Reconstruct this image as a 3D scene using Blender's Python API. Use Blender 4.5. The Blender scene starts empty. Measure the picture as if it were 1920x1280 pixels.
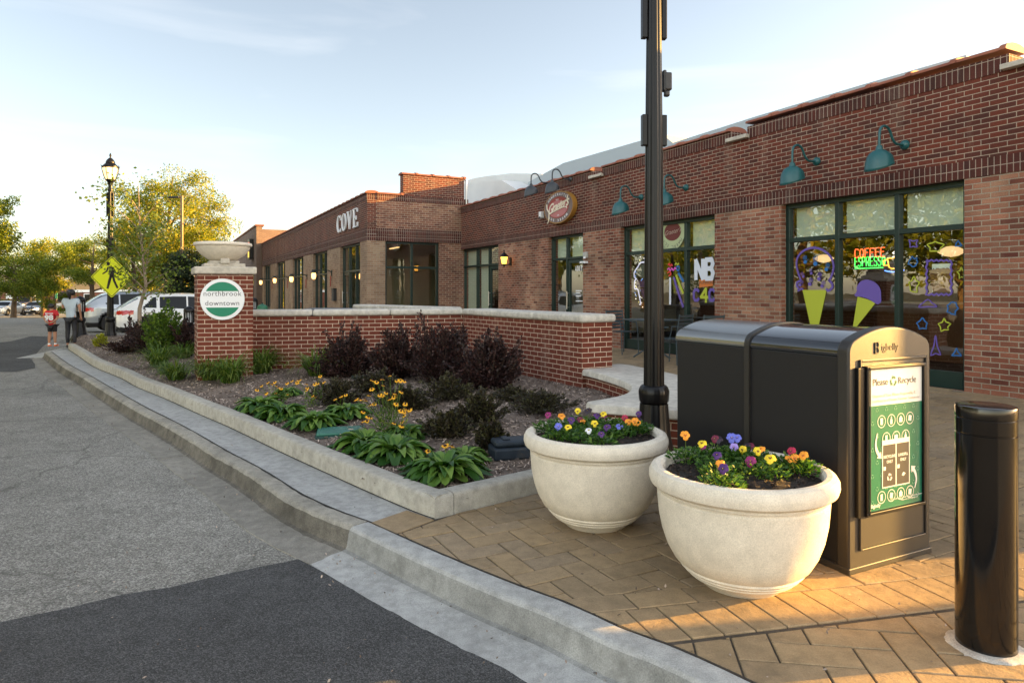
import bpy, bmesh, math, random
import numpy as np
from mathutils import Vector, Matrix
R = math.radians
H = 1.5           # eye height
F = 1270.0        # focal length in photo pixels
sc = bpy.context.scene
col = sc.collection
# ---------------------------------------------------------------- camera, sky, sun, exposure
cam = bpy.data.objects.new('camera', bpy.data.cameras.new('camera')); col.objects.link(cam)
cam.location = (0, 0, H); cam.rotation_euler = (R(90), 0, 0)
cam.data.sensor_width = 36; cam.data.lens = F/1920*36; cam.data.shift_y = -94/1920
cam.data.clip_end = 3000; cam.data.clip_start = .05
sc.camera = cam
SUN_EL = 9.6
az = math.atan2(.987, .16)                 # compass angle from +Y towards +X
sdir = Vector((math.sin(az)*math.cos(R(SUN_EL)), math.cos(az)*math.cos(R(SUN_EL)), math.sin(R(SUN_EL))))
sun = bpy.data.objects.new('sun', bpy.data.lights.new('sun', 'SUN')); col.objects.link(sun)
sun.rotation_euler = sdir.to_track_quat('Z', 'Y').to_euler()
sun.data.energy = 5; sun.data.angle = R(.5); sun.data.color = (1, .55, .13)
w = bpy.data.worlds.new('World'); sc.world = w; w.use_nodes = True
wn = w.node_tree.nodes; wl = w.node_tree.links
bg = wn['Background']; sky = wn.new('ShaderNodeTexSky'); sky.sky_type = 'NISHITA'; sky.sun_disc = False
sky.sun_elevation = R(SUN_EL); sky.sun_rotation = az; sky.air_density = .9; sky.dust_density = .9; sky.ozone_density = 1.6
bg.inputs['Strength'].default_value = .055
hs_ = wn.new('ShaderNodeHueSaturation'); hs_.inputs['Saturation'].default_value = .72; wl.new(sky.outputs[0], hs_.inputs['Color'])
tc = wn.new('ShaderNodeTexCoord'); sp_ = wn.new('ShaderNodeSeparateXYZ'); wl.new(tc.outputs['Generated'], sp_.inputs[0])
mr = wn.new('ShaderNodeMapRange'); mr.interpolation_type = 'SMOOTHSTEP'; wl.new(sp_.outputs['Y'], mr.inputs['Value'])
mr.inputs['From Min'].default_value = .35; mr.inputs['From Max'].default_value = -.45      # sky behind the camera brightened and warmed, added to light the street
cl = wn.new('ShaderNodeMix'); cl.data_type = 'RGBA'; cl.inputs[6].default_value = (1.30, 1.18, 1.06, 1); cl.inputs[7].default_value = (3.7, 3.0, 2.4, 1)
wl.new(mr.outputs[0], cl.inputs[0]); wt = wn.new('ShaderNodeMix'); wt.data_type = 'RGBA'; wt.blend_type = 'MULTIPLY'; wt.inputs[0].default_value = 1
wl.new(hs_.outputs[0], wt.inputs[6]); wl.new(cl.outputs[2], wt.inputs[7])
# faint high cloud
nz = wn.new('ShaderNodeTexNoise'); nz.inputs['Scale'].default_value = 2.2; nz.inputs['Detail'].default_value = 7; nz.inputs['Distortion'].default_value = .4
mpw = wn.new('ShaderNodeMapping'); mpw.inputs['Scale'].default_value = (1, 1, 6); wl.new(tc.outputs['Generated'], mpw.inputs[0]); wl.new(mpw.outputs[0], nz.inputs['Vector'])
rw = wn.new('ShaderNodeValToRGB'); rw.color_ramp.elements[0].position = .52; rw.color_ramp.elements[1].position = .85; wl.new(nz.outputs['Fac'], rw.inputs[0])
mm = wn.new('ShaderNodeMath'); mm.operation = 'MULTIPLY'; mm.inputs[1].default_value = .25; wl.new(rw.outputs[0], mm.inputs[0])
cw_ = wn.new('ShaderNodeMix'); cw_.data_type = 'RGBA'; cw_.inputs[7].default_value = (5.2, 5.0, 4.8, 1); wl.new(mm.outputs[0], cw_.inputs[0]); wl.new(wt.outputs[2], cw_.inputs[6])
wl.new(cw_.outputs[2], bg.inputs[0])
sc.view_settings.view_transform = 'Standard'; sc.view_settings.look = 'None'
sc.view_settings.exposure = 2.68; sc.view_settings.gamma = 1; sc.view_settings.use_curve_mapping = False
sc.cycles.max_bounces = 8; sc.cycles.transparent_max_bounces = 12

# ---------------------------------------------------------------- helpers
def P(px, py, z=0.0):
    Y = F*(H-z)/(py-546.0); return ((px-960)/F*Y, Y)
def P3(px, py, z=0.0):
    a = P(px, py, z); return (a[0], a[1], z)
def QX(px, Y): return (px-960)/F*Y
def QZ(py, Y): return H-(py-546.0)*Y/F
def tag(o, label=None, cat=None, group=None, kind=None):
    if label: o['label'] = label
    if cat: o['category'] = cat
    if group: o['group'] = group
    if kind: o['kind'] = kind
    return o
def empty(name, loc, rz=0, label=None, cat=None, group=None):
    o = bpy.data.objects.new(name, None); col.objects.link(o); o.location = loc; o.rotation_euler = (0, 0, rz)
    o.empty_display_size = .2
    return tag(o, label, cat, group)
def copy_tree(o, parent=None):
    c = o.copy(); col.objects.link(c)
    if parent is not None: c.parent = parent
    for ch in list(o.children): copy_tree(ch, c)
    return c
def circ(n, r, ph=0): return [(r*math.cos(ph+2*math.pi*i/n), r*math.sin(ph+2*math.pi*i/n)) for i in range(n)]
class MB:
    def __init__(s, mp=None): s.v = []; s.f = []; s.m = []; s.mp = mp; s.uvf = {}
    def pt(s, p):
        s.v.append(tuple(s.mp(*p)) if s.mp else tuple(p)); return len(s.v)-1
    def face(s, pts, m=0):
        s.f.append([s.pt(p) for p in pts]); s.m.append(m)
    def box(s, x0, x1, y0, y1, z0, z1, m=0):
        i = [s.pt(p) for p in ((x0,y0,z0),(x1,y0,z0),(x1,y1,z0),(x0,y1,z0),(x0,y0,z1),(x1,y0,z1),(x1,y1,z1),(x0,y1,z1))]
        for q in ((0,3,2,1),(4,5,6,7),(0,1,5,4),(1,2,6,5),(2,3,7,6),(3,0,4,7)):
            s.f.append([i[k] for k in q]); s.m.append(m)
        return s
    def prism(s, poly, z0, z1, m=0, ax='z'):
        # poly counter-clockwise in (x,y); ax='y': poly in (x,z), extruded along y
        if ax == 'z': fn = lambda a, b, c: (a, b, c)
        elif ax == 'y': fn = lambda a, b, c: (a, c, b)
        else: fn = lambda a, b, c: (c, a, b)
        n = len(poly); A = [s.pt(fn(p[0], p[1], z0)) for p in poly]; B = [s.pt(fn(p[0], p[1], z1)) for p in poly]
        s.f.append(A[::-1]); s.m.append(m); s.f.append(B); s.m.append(m)
        for k in range(n):
            s.f.append([A[k], A[(k+1) % n], B[(k+1) % n], B[k]]); s.m.append(m)
        return s
    def tube(s, pts, r, n=8, m=0, cap=True):
        pts = [Vector(p) for p in pts]; rs = r if isinstance(r, (list, tuple)) else [r]*len(pts)
        rings = []; up = None
        for k, p in enumerate(pts):
            d = (pts[min(k+1, len(pts)-1)]-pts[max(k-1, 0)]).normalized()
            if up is None:
                up = Vector((0, 0, 1)) if abs(d.z) < .9 else Vector((1, 0, 0))
            a = d.cross(up).normalized(); b = a.cross(d).normalized(); up = b
            rings.append([s.pt(p+a*(math.cos(t)*rs[k])+b*(math.sin(t)*rs[k])) for t in [2*math.pi*j/n for j in range(n)]])
        for k in range(len(rings)-1):
            for j in range(n):
                s.f.append([rings[k][j], rings[k][(j+1) % n], rings[k+1][(j+1) % n], rings[k+1][j]]); s.m.append(m)
        if cap: s.f.append(rings[0][::-1]); s.m.append(m); s.f.append(rings[-1]); s.m.append(m)
        return s
    def lathe(s, prof, n=32, m=0, c=(0, 0), flute=0, fl=0.0, cap=True):
        rings = []
        for (r, z) in prof:
            ring = []
            for j in range(n):
                t = 2*math.pi*j/n; rr = r*(1+fl*math.cos(flute*t)) if flute else r
                ring.append(s.pt((c[0]+rr*math.cos(t), c[1]+rr*math.sin(t), z)))
            rings.append(ring)
        for k in range(len(rings)-1):
            for j in range(n):
                s.f.append([rings[k][j], rings[k][(j+1) % n], rings[k+1][(j+1) % n], rings[k+1][j]]); s.m.append(m)
        if cap: s.f.append(rings[0][::-1]); s.m.append(m); s.f.append(rings[-1]); s.m.append(m)
        return s
    def build(s, name, mats, parent=None, smooth=False, bev=0, seg=2, loc=(0, 0, 0), rz=0, uv=True, sub=0, ang=40):
        me = bpy.data.meshes.new(name); me.from_pydata(s.v, [], s.f)
        for m in (mats if isinstance(mats, (list, tuple)) else [mats]): me.materials.append(m)
        me.polygons.foreach_set('material_index', s.m)
        if uv: autouv(me)
        if smooth: me.polygons.foreach_set('use_smooth', [True]*len(s.f)); 
        me.update()
        if smooth and ang: 
            me.set_sharp_from_angle(angle=R(ang))
        o = bpy.data.objects.new(name, me); col.objects.link(o); o.location = loc; o.rotation_euler = (0, 0, rz)
        if parent is not None: o.parent = parent
        if bev:
            b = o.modifiers.new('bevel', 'BEVEL'); b.width = bev; b.segments = seg; b.limit_method = 'ANGLE'; b.angle_limit = R(35)
            b.harden_normals = False
        if sub:
            b = o.modifiers.new('sub', 'SUBSURF'); b.levels = sub; b.render_levels = sub
        return o
def autouv(me):
    n = len(me.loops)
    if n == 0: return
    co = np.empty(len(me.vertices)*3); me.vertices.foreach_get('co', co); co = co.reshape(-1, 3)
    lv = np.empty(n, dtype=np.int32); me.loops.foreach_get('vertex_index', lv)
    pn = np.empty(len(me.polygons)*3); me.polygons.foreach_get('normal', pn); pn = pn.reshape(-1, 3)
    lt = np.empty(len(me.polygons), dtype=np.int32); me.polygons.foreach_get('loop_total', lt)
    fn = np.repeat(pn, lt, axis=0); c = co[lv]
    hz = np.abs(fn[:, 2]) > .7
    tx = -fn[:, 1]; ty = fn[:, 0]; L = np.sqrt(tx*tx+ty*ty)+1e-9
    u = np.where(hz, c[:, 0], (c[:, 0]*tx+c[:, 1]*ty)/L); v = np.where(hz, c[:, 1], c[:, 2])
    uvl = me.uv_layers.new(name='UVMap'); uvl.data.foreach_set('uv', np.stack([u, v], 1).ravel())
def quads(name, V, mat, parent=None, loc=(0, 0, 0), smooth=False):
    """V: (N,4,3) array of quads -> one mesh"""
    N = len(V); me = bpy.data.meshes.new(name)
    me.vertices.add(N*4); me.vertices.foreach_set('co', V.reshape(-1).astype(np.float32))
    me.loops.add(N*4); me.loops.foreach_set('vertex_index', np.arange(N*4, dtype=np.int32))
    me.polygons.add(N); me.polygons.foreach_set('loop_start', np.arange(0, N*4, 4, dtype=np.int32))
    me.polygons.foreach_set('loop_total', np.full(N, 4, dtype=np.int32))
    me.materials.append(mat); me.update(calc_edges=True)
    o = bpy.data.objects.new(name, me); col.objects.link(o); o.location = loc
    if parent is not None: o.parent = parent
    return o
def leafquads(C, size, rng, up=.3, asp=.55, dirs=None):
    """rhombus leaves at centres C; up biases normals upward"""
    N = len(C); d = rng.normal(size=(N, 3)) if dirs is None else dirs+rng.normal(size=(N, 3))*.35
    d /= np.linalg.norm(d, axis=1)[:, None]+1e-9
    n = rng.normal(size=(N, 3)); n[:, 2] = np.abs(n[:, 2])+up*2
    s = np.cross(d, n); s /= np.linalg.norm(s, axis=1)[:, None]+1e-9
    sz = (size*rng.uniform(.6, 1.3, N))[:, None]
    return np.stack([C, C+d*sz*.5+s*sz*asp*.5, C+d*sz, C+d*sz*.5-s*sz*asp*.5], 1)

# ---------------------------------------------------------------- materials
def mat(name, color=(.5, .5, .5), rough=.6, metal=0, spec=.5, emit=None, es=0, coat=0):
    m = bpy.data.materials.new(name); m.use_nodes = True; b = m.node_tree.nodes['Principled BSDF']
    b.inputs['Base Color'].default_value = (*color, 1); b.inputs['Roughness'].default_value = rough
    b.inputs['Metallic'].default_value = metal; b.inputs['Specular IOR Level'].default_value = spec
    if coat: b.inputs['Coat Weight'].default_value = coat; b.inputs['Coat Roughness'].default_value = .03
    if emit: b.inputs['Emission Color'].default_value = (*emit, 1); b.inputs['Emission Strength'].default_value = es
    return m
def nd(m, t, **kw):
    n = m.node_tree.nodes.new(t)
    for k, v in kw.items():
        if k in n.inputs.keys(): n.inputs[k].default_value = v
        else: setattr(n, k, v)
    return n
def lk(m, a, b): m.node_tree.links.new(a, b)
def mixc(m, fac, a, b, mode='MIX'):
    n = m.node_tree.nodes.new('ShaderNodeMix'); n.data_type = 'RGBA'; n.blend_type = mode
    for i, v in ((0, fac), (6, a), (7, b)):
        if hasattr(v, 'is_linked'): m.node_tree.links.new(v, n.inputs[i])
        elif i == 0: n.inputs[0].default_value = v
        else: n.inputs[i].default_value = (*v, 1)
    return n.outputs[2]
def ramp(m, src, stops):
    n = m.node_tree.nodes.new('ShaderNodeValToRGB'); lk(m, src, n.inputs[0])
    e = n.color_ramp.elements
    while len(e) < len(stops): e.new(.5)
    for k, (p, c) in enumerate(stops):
        e[k].position = p; e[k].color = (*c, 1) if not isinstance(c, (int, float)) else (c, c, c, 1)
    return n.outputs[0]
def noise(m, scale, detail=4, co='Object', rough=.55, vec=None, dist=0):
    n = nd(m, 'ShaderNodeTexNoise', Scale=scale, Detail=detail, Roughness=rough, Distortion=dist)
    if vec is None:
        t = nd(m, 'ShaderNodeTexCoord'); vec = t.outputs[co]
    lk(m, vec, n.inputs['Vector']); return n.outputs['Fac']
def bump(m, src, strength=.3, dist=.01, prev=None):
    b = nd(m, 'ShaderNodeBump', Strength=strength, Distance=dist); lk(m, src, b.inputs['Height'])
    if prev: lk(m, prev, b.inputs['Normal'])
    return b.outputs[0]
def bsdf(m): return m.node_tree.nodes['Principled BSDF']
def setn(m, c=None, n=None, r=None):
    b = bsdf(m)
    if c is not None: lk(m, c, b.inputs['Base Color'])
    if n is not None: lk(m, n, b.inputs['Normal'])
    if r is not None: lk(m, r, b.inputs['Roughness'])
def brick(name, c1, c2, mort, bw=.203, rh=.0695, ms=.0055, off=.5, bias=0, dark=None, wob=0, stain=.35, voff=0, c3=None, hd=.004):
    m = mat(name, rough=.85, spec=.25); t = nd(m, 'ShaderNodeTexCoord')
    mp = nd(m, 'ShaderNodeMapping'); lk(m, t.outputs['UV'], mp.inputs[0]); mp.inputs['Location'].default_value = (0, voff, 0)
    vec = mp.outputs[0]
    if wob:
        nn = nd(m, 'ShaderNodeTexNoise', Scale=9.0, Detail=2.0); lk(m, vec, nn.inputs['Vector'])
        ad = nd(m, 'ShaderNodeVectorMath', operation='MULTIPLY_ADD'); lk(m, nn.outputs['Color'], ad.inputs[0])
        ad.inputs[1].default_value = (wob, wob, 0); lk(m, vec, ad.inputs[2]); vec = ad.outputs[0]
    b = nd(m, 'ShaderNodeTexBrick', Scale=1.0, offset=off)
    b.inputs['Mortar Size'].default_value = ms; b.inputs['Mortar Smooth'].default_value = .15; b.inputs['Bias'].default_value = bias
    b.inputs['Brick Width'].default_value = bw; b.inputs['Row Height'].default_value = rh
    b.inputs['Color1'].default_value = (*c1, 1); b.inputs['Color2'].default_value = (*c2, 1); b.inputs['Mortar'].default_value = (*mort, 1)
    lk(m, vec, b.inputs['Vector']); c = b.outputs['Color']
    if c3:   # patches of another brick tone, larger areas
        b2 = nd(m, 'ShaderNodeTexBrick', Scale=1.0, offset=off)
        for k in ('Mortar Size', 'Mortar Smooth', 'Brick Width', 'Row Height'): b2.inputs[k].default_value = b.inputs[k].default_value
        b2.inputs['Color1'].default_value = (0, 0, 0, 1); b2.inputs['Color2'].default_value = (1, 1, 1, 1); b2.inputs['Mortar'].default_value = (0, 0, 0, 1)
        sh = nd(m, 'ShaderNodeVectorMath', operation='ADD'); lk(m, vec, sh.inputs[0]); sh.inputs[1].default_value = (bw*14, rh*22, 0); lk(m, sh.outputs[0], b2.inputs['Vector'])
        pa = noise(m, .55, 2, vec=vec); fa = ramp(m, pa, [(.40, 0.0), (.66, .95)])
        mu = nd(m, 'ShaderNodeMath', operation='MULTIPLY'); lk(m, b2.outputs['Color'], mu.inputs[0]); lk(m, fa, mu.inputs[1])
        mu.use_clamp = True; c = mixc(m, mu.outputs[0], c, c3)
    ms2 = nd(m, 'ShaderNodeMapping'); lk(m, t.outputs['UV'], ms2.inputs[0]); ms2.inputs['Scale'].default_value = (2.6, .45, 1)
    c = mixc(m, ramp(m, noise(m, 1.0, 6, rough=.7, vec=ms2.outputs[0]), [(.54, 0.0), (.74, .22)]), c, tuple(x*1.05 for x in mort))
    big = noise(m, 1.3, 5, vec=vec); fine = noise(m, 70, 3, vec=vec)
    c = mixc(m, 1.0, c, ramp(m, big, [(.3, 1-stain), (.7, 1.12)]), 'MULTIPLY')
    c = mixc(m, 1.0, c, ramp(m, fine, [(.25, .72), (.75, 1.2)]), 'MULTIPLY')
    inv = nd(m, 'ShaderNodeMath', operation='SUBTRACT'); inv.inputs[0].default_value = 1; lk(m, b.outputs['Fac'], inv.inputs[1])
    n1 = bump(m, inv.outputs[0], .9, hd); n2 = bump(m, fine, .35, .003, n1)
    setn(m, c, n2); return m
def concrete(name, c, var=.2, speck=.5, rough=.85, sc_=1, bumps=.25, dirt=None, dk=.78):
    m = mat(name, rough=rough, spec=.25)
    a = noise(m, 1.7*sc_, 6, rough=.65); b = noise(m, 160*sc_, 2); d = noise(m, 14*sc_, 5)
    lo = tuple(x*(1-var) for x in c); hi = tuple(x*(1+var*.6) for x in c)
    cc = ramp(m, a, [(.3, lo), (.7, hi)])
    cc = mixc(m, 1.0, cc, ramp(m, b, [(.3, 1-speck*.5), (.7, 1+speck*.35)]), 'MULTIPLY')
    cc = mixc(m, 1.0, cc, ramp(m, d, [(.32, dk), (.6, 1.06)]), 'MULTIPLY')
    if dirt:
        e = noise(m, 5, 8, rough=.75); cc = mixc(m, ramp(m, e, [(.56, 0.0), (.70, .8)]), cc, dirt)
    n1 = bump(m, d, bumps, .006); setn(m, cc, bump(m, b, bumps, .0025, n1)); return m
def leafmat(name, lo, hi, rough=.5, trans=.35, mid=None):
    m = mat(name, rough=rough, spec=.35); g = nd(m, 'ShaderNodeNewGeometry')
    st = [(0, lo), (1, hi)] if mid is None else [(0, lo), (.5, mid), (1, hi)]
    c = ramp(m, g.outputs['Random Per Island'], st); setn(m, c)
    if trans:
        t = nd(m, 'ShaderNodeBsdfTranslucent'); hs = nd(m, 'ShaderNodeHueSaturation', Value=1.5, Saturation=1.1); lk(m, c, hs.inputs['Color']); lk(m, hs.outputs[0], t.inputs['Color'])
        mx = nd(m, 'ShaderNodeMixShader'); mx.inputs[0].default_value = trans
        lk(m, bsdf(m).outputs[0], mx.inputs[1]); lk(m, t.outputs[0], mx.inputs[2])
        lk(m, mx.outputs[0], m.node_tree.nodes['Material Output'].inputs[0])
    return m
def glassmat(name, tint=(.7, .75, .7), add=.06, mul=1.3, wav=.03):
    m = mat(name); nt = m.node_tree; nt.nodes.remove(bsdf(m))
    fr = nd(m, 'ShaderNodeFresnel', IOR=1.52); ma = nd(m, 'ShaderNodeMath', operation='MULTIPLY_ADD'); ma.inputs[1].default_value = mul; ma.inputs[2].default_value = add; ma.use_clamp = True
    gg = nd(m, 'ShaderNodeNewGeometry'); ff = nd(m, 'ShaderNodeMath', operation='SUBTRACT'); ff.inputs[0].default_value = 1; lk(m, gg.outputs['Backfacing'], ff.inputs[1])
    m2 = nd(m, 'ShaderNodeMath', operation='MULTIPLY'); lk(m, ma.outputs[0], m2.inputs[0]); lk(m, ff.outputs[0], m2.inputs[1])
    lk(m, fr.outputs[0], ma.inputs[0]); tr = nd(m, 'ShaderNodeBsdfTransparent'); tr.inputs[0].default_value = (*tint, 1)
    gl = nd(m, 'ShaderNodeBsdfGlossy', Roughness=.01); gl.inputs[0].default_value = (1, 1, 1, 1)
    nz = noise(m, 2.2, 2); bp = bump(m, nz, wav, .05); lk(m, bp, gl.inputs['Normal'])
    mx = nd(m, 'ShaderNodeMixShader'); lk(m, m2.outputs[0], mx.inputs[0]); lk(m, tr.outputs[0], mx.inputs[1]); lk(m, gl.outputs[0], mx.inputs[2])
    lk(m, mx.outputs[0], nt.nodes['Material Output'].inputs[0]); return m
M = {}
M['red'] = brick('brick_red', (.145, .036, .021), (.062, .023, .018), (.38, .30, .23), bw=.194, rh=.0645, ms=.0052, bias=-.1, stain=.22)
M['solR'] = brick('brick_soldier', (.10, .028, .020), (.055, .022, .018), (.38, .30, .24), bw=.0695, rh=.212, off=0, stain=.25, ms=.0050)
M['old'] = brick('brick_common', (.33, .120, .072), (.115, .034, .024), (.37, .31, .235), rh=.066, ms=.0068, wob=.006, stain=.4, c3=(.47, .27, .17), hd=.008)
M['tan'] = brick('brick_tan', (.36, .235, .15), (.25, .145, .09), (.36, .30, .23), ms=.0068, wob=.005, stain=.3, c3=(.42, .31, .20), hd=.008)
M['mix'] = brick('brick_mixed', (.26, .11, .07), (.12, .045, .035), (.44, .35, .26), ms=.0062, wob=.005, stain=.3, c3=(.36, .22, .13), hd=.006)
M['wall'] = brick('brick_garden', (.165, .042, .024), (.135, .034, .020), (.60, .47, .36), rh=.0677, ms=.0052, stain=.18)
M['coping'] = mat('clay_tile', (.24, .075, .035), .7); setn(M['coping'], ramp(M['coping'], noise(M['coping'], 3, 5), [(.3, (.17, .05, .03)), (.7, (.30, .10, .05))]))
M['stone'] = concrete('limestone', (.50, .46, .39), .14, .25, bumps=.12)
M['capconc'] = concrete('cast_stone', (.55, .52, .46), .15, .3, bumps=.15, dirt=(.38, .35, .30))
M['conc'] = concrete('concrete', (.37, .37, .355), .18, .4)
M['curb'] = concrete('curb_concrete', (.40, .40, .385), .2, .45, dirt=(.24, .235, .22))
M['oldcurb'] = concrete('old_curb_concrete', (.33, .31, .265), .3, .7, bumps=.6, dirt=(.10, .09, .08))
M['bedcurb'] = concrete('bed_curb', (.40, .38, .33), .16, .35, dirt=(.33, .31, .27))
M['planter'] = concrete('planter_stone', (.66, .60, .50), .03, .30, bumps=.08, dirt=(.60, .54, .45), dk=.93)
M['green'] = mat('green_frame', (.003, .020, .016), .4)
M['teal'] = mat('teal_enamel', (.010, .085, .092), .35)
M['black'] = mat('black_paint', (.004, .004, .005), .34, spec=.28)
M['dark'] = mat('dark_metal', (.02, .02, .022), .5)
M['white'] = mat('white', (.75, .76, .77), .5)
M['glass'] = glassmat('shop_glass', tint=(.85, .88, .84), add=.07, mul=1.6)
M['glassC'] = glassmat('cove_glass', tint=(.62, .66, .62), add=.10)
M['shade'] = mat('roller_shade', (.50, .58, .47), .8)
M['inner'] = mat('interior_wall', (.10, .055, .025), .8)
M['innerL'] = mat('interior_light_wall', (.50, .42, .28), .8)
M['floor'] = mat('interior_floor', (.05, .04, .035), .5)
M['membrane'] = mat('roof_membrane', (.60, .61, .60), .6); setn(M['membrane'], ramp(M['membrane'], noise(M['membrane'], .8, 3), [(.3, (.55, .56, .56)), (.7, (.64, .65, .64))]))
M['memg'] = mat('roof_grey', (.36, .41, .44), .6)
M['bulb'] = mat('warm_bulb', (1, .7, .3), .5, emit=(1, .48, .13), es=.75)
M['lens'] = mat('lamp_glass', (.9, .75, .5), .3, emit=(1, .62, .25), es=.32)
M['soil'] = mat('soil', (.018, .012, .009), .95)
M['mulch'] = concrete('mulch_bed', (.19, .148, .12), .4, .9, bumps=.8, sc_=.8)
M['chip'] = leafmat('wood_chips', (.05, .036, .028), (.52, .42, .35), trans=0, mid=(.25, .19, .15), rough=.9)
M['bark'] = concrete('bark', (.13, .09, .06), .4, .6, bumps=.8, sc_=2)
M['barkL'] = concrete('young_bark', (.28, .22, .16), .3, .4, bumps=.4, sc_=3)
M['twig'] = mat('twig', (.06, .04, .025), .8)
M['gold'] = leafmat('leaf_gold', (.07, .115, .014), (.38, .31, .03), mid=(.17, .21, .022), trans=.45)
M['lgreen'] = leafmat('leaf_green', (.05, .09, .012), (.24, .26, .03), mid=(.12, .165, .02), trans=.45)
M['young'] = leafmat('leaf_young', (.06, .10, .015), (.20, .24, .05), mid=(.12, .17, .03), trans=.45)
M['dkgreen'] = leafmat('leaf_dark', (.010, .022, .008), (.035, .055, .018), trans=.15)
M['barberry'] = leafmat('leaf_barberry', (.010, .006, .006), (.065, .028, .024), mid=(.028, .013, .012), trans=.1)
M['rose'] = leafmat('leaf_rose', (.012, .014, .008), (.07, .07, .022), mid=(.035, .026, .016), trans=.15)
M['hosta'] = leafmat('leaf_hosta', (.022, .07, .012), (.17, .27, .05), mid=(.06, .14, .02), trans=.25, rough=.4)
M['lily'] = leafmat('leaf_daylily', (.035, .075, .012), (.20, .24, .05), mid=(.08, .15, .02), trans=.3)
M['shrub'] = leafmat('leaf_shrub', (.03, .07, .01), (.16, .24, .03), mid=(.08, .14, .02), trans=.35)
M['yball'] = leafmat('leaf_yellow', (.16, .20, .02), (.42, .40, .04), trans=.4)
M['pansyleaf'] = leafmat('leaf_pansy', (.02, .06, .012), (.12, .20, .03), mid=(.05, .12, .02), trans=.3)
# ---------------------------------------------------------------- terrain
def gz(X, Y):
    """road level: flat near, falling gently far up the street"""
    if Y < 27: return -.15
    return max(-.15-(Y-27)/43*.85, -1.0)
FA = Vector((5.638, 8.444)); D1 = Vector((-.4567, .8896)); NIN = Vector((.8896, .4567))
def pz(X, Y):
    """paved terrace rises towards the shop front"""
    d = -(Vector((X, Y))-FA).dot(NIN)       # metres in front of the shop wall
    t = min(max(1-d/4.2, 0), 1); s = t*t*(3-2*t)
    n = min(max((Y-3.9)/2.0, 0), 1)
    return .25*s*n
def grid(fx, xs, ys): return [(x, y, fx(x, y)) for y in ys for x in xs]
def sheet(name, xs, ys, fz, m, kind='structure'):
    b = MB(); nx = len(xs); b.v = grid(fz, xs, ys)
    for j in range(len(ys)-1):
        for i in range(nx-1):
            b.f.append([j*nx+i, j*nx+i+1, (j+1)*nx+i+1, (j+1)*nx+i]); b.m.append(0)
    return tag(b.build(name, m, uv=False), kind=kind)
gm = concrete('far_ground', (.10, .10, .05), .3, .3)
sheet('ground', [-900, -200, -60, 60, 200, 900], [-400, -40, 27, 48, 70, 200, 1500], lambda x, y: gz(x, y)-.06, gm)
def asphalt(name, c, sp, lo=.35, cr=True, sc_=120.0):
    m = mat(name, rough=.9, spec=.25)
    v = nd(m, 'ShaderNodeTexVoronoi', Scale=sc_); t = nd(m, 'ShaderNodeTexCoord'); lk(m, t.outputs['Object'], v.inputs['Vector'])
    big = noise(m, .5, 6, rough=.7); fine = noise(m, 230, 2); mid = noise(m, 9, 4)
    sep = nd(m, 'ShaderNodeSeparateColor'); lk(m, v.outputs['Color'], sep.inputs[0])
    cc = ramp(m, sep.outputs[0], [(0, tuple(x*lo for x in c)), (.6, c), (1, tuple(min(1, x*sp) for x in c))])
    cc = mixc(m, 1.0, cc, ramp(m, big, [(.3, .74), (.7, 1.22)]), 'MULTIPLY')
    cc = mixc(m, 1.0, cc, ramp(m, mid, [(.3, .86), (.7, 1.1)]), 'MULTIPLY')
    cc = mixc(m, 1.0, cc, ramp(m, fine, [(.3, .7), (.7, 1.25)]), 'MULTIPLY')
    if cr:
        vv = nd(m, 'ShaderNodeTexVoronoi', Scale=.38, feature='DISTANCE_TO_EDGE')
        nn = nd(m, 'ShaderNodeTexNoise', Scale=2.5, Detail=6.0); lk(m, t.outputs['Object'], nn.inputs['Vector'])
        ad = nd(m, 'ShaderNodeVectorMath', operation='MULTIPLY_ADD'); lk(m, nn.outputs['Color'], ad.inputs[0]); ad.inputs[1].default_value = (.5, .5, 0); lk(m, t.outputs['Object'], ad.inputs[2])
        lk(m, ad.outputs[0], vv.inputs['Vector'])
        cc = mixc(m, ramp(m, vv.outputs['Distance'], [(0.0, .7), (.006, 0.0)]), cc, (.09, .085, .075))
    b1 = bump(m, v.outputs['Distance'], .9, .006); setn(m, cc, bump(m, mid, .2, .01, b1)); return m
M['asphalt'] = asphalt('asphalt_old', (.25, .24, .215), 1.65, .5)
M['asphaltN'] = asphalt('asphalt_new', (.080, .080, .081), 1.9, .5, cr=False, sc_=190.0)
sheet('road', [-120, -60, -30, -20, -12, -6, -3, 0, 3, 8, 20, 60], [-60, -10, 0, 2, 4, 8, 14, 20, 27, 35, 45, 55, 70, 76], gz, M['asphalt'])

def curve(px, z=0.0): return [Vector(P(a, b, z)) for a, b in px]
def smoothline(pts, step=.25):
    out = []; n = len(pts)
    for i in range(n-1):
        p0, p1, p2, p3 = pts[max(i-1, 0)], pts[i], pts[i+1], pts[min(i+2, n-1)]
        k = max(2, int((p2-p1).length/step))
        for j in range(k):
            t = j/k; out.append(.5*((2*p1)+(p2-p0)*t+(2*p0-5*p1+4*p2-p3)*t*t+(3*p1-p0-3*p2+p3)*t**3))
    out.append(pts[-1]); return out
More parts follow.
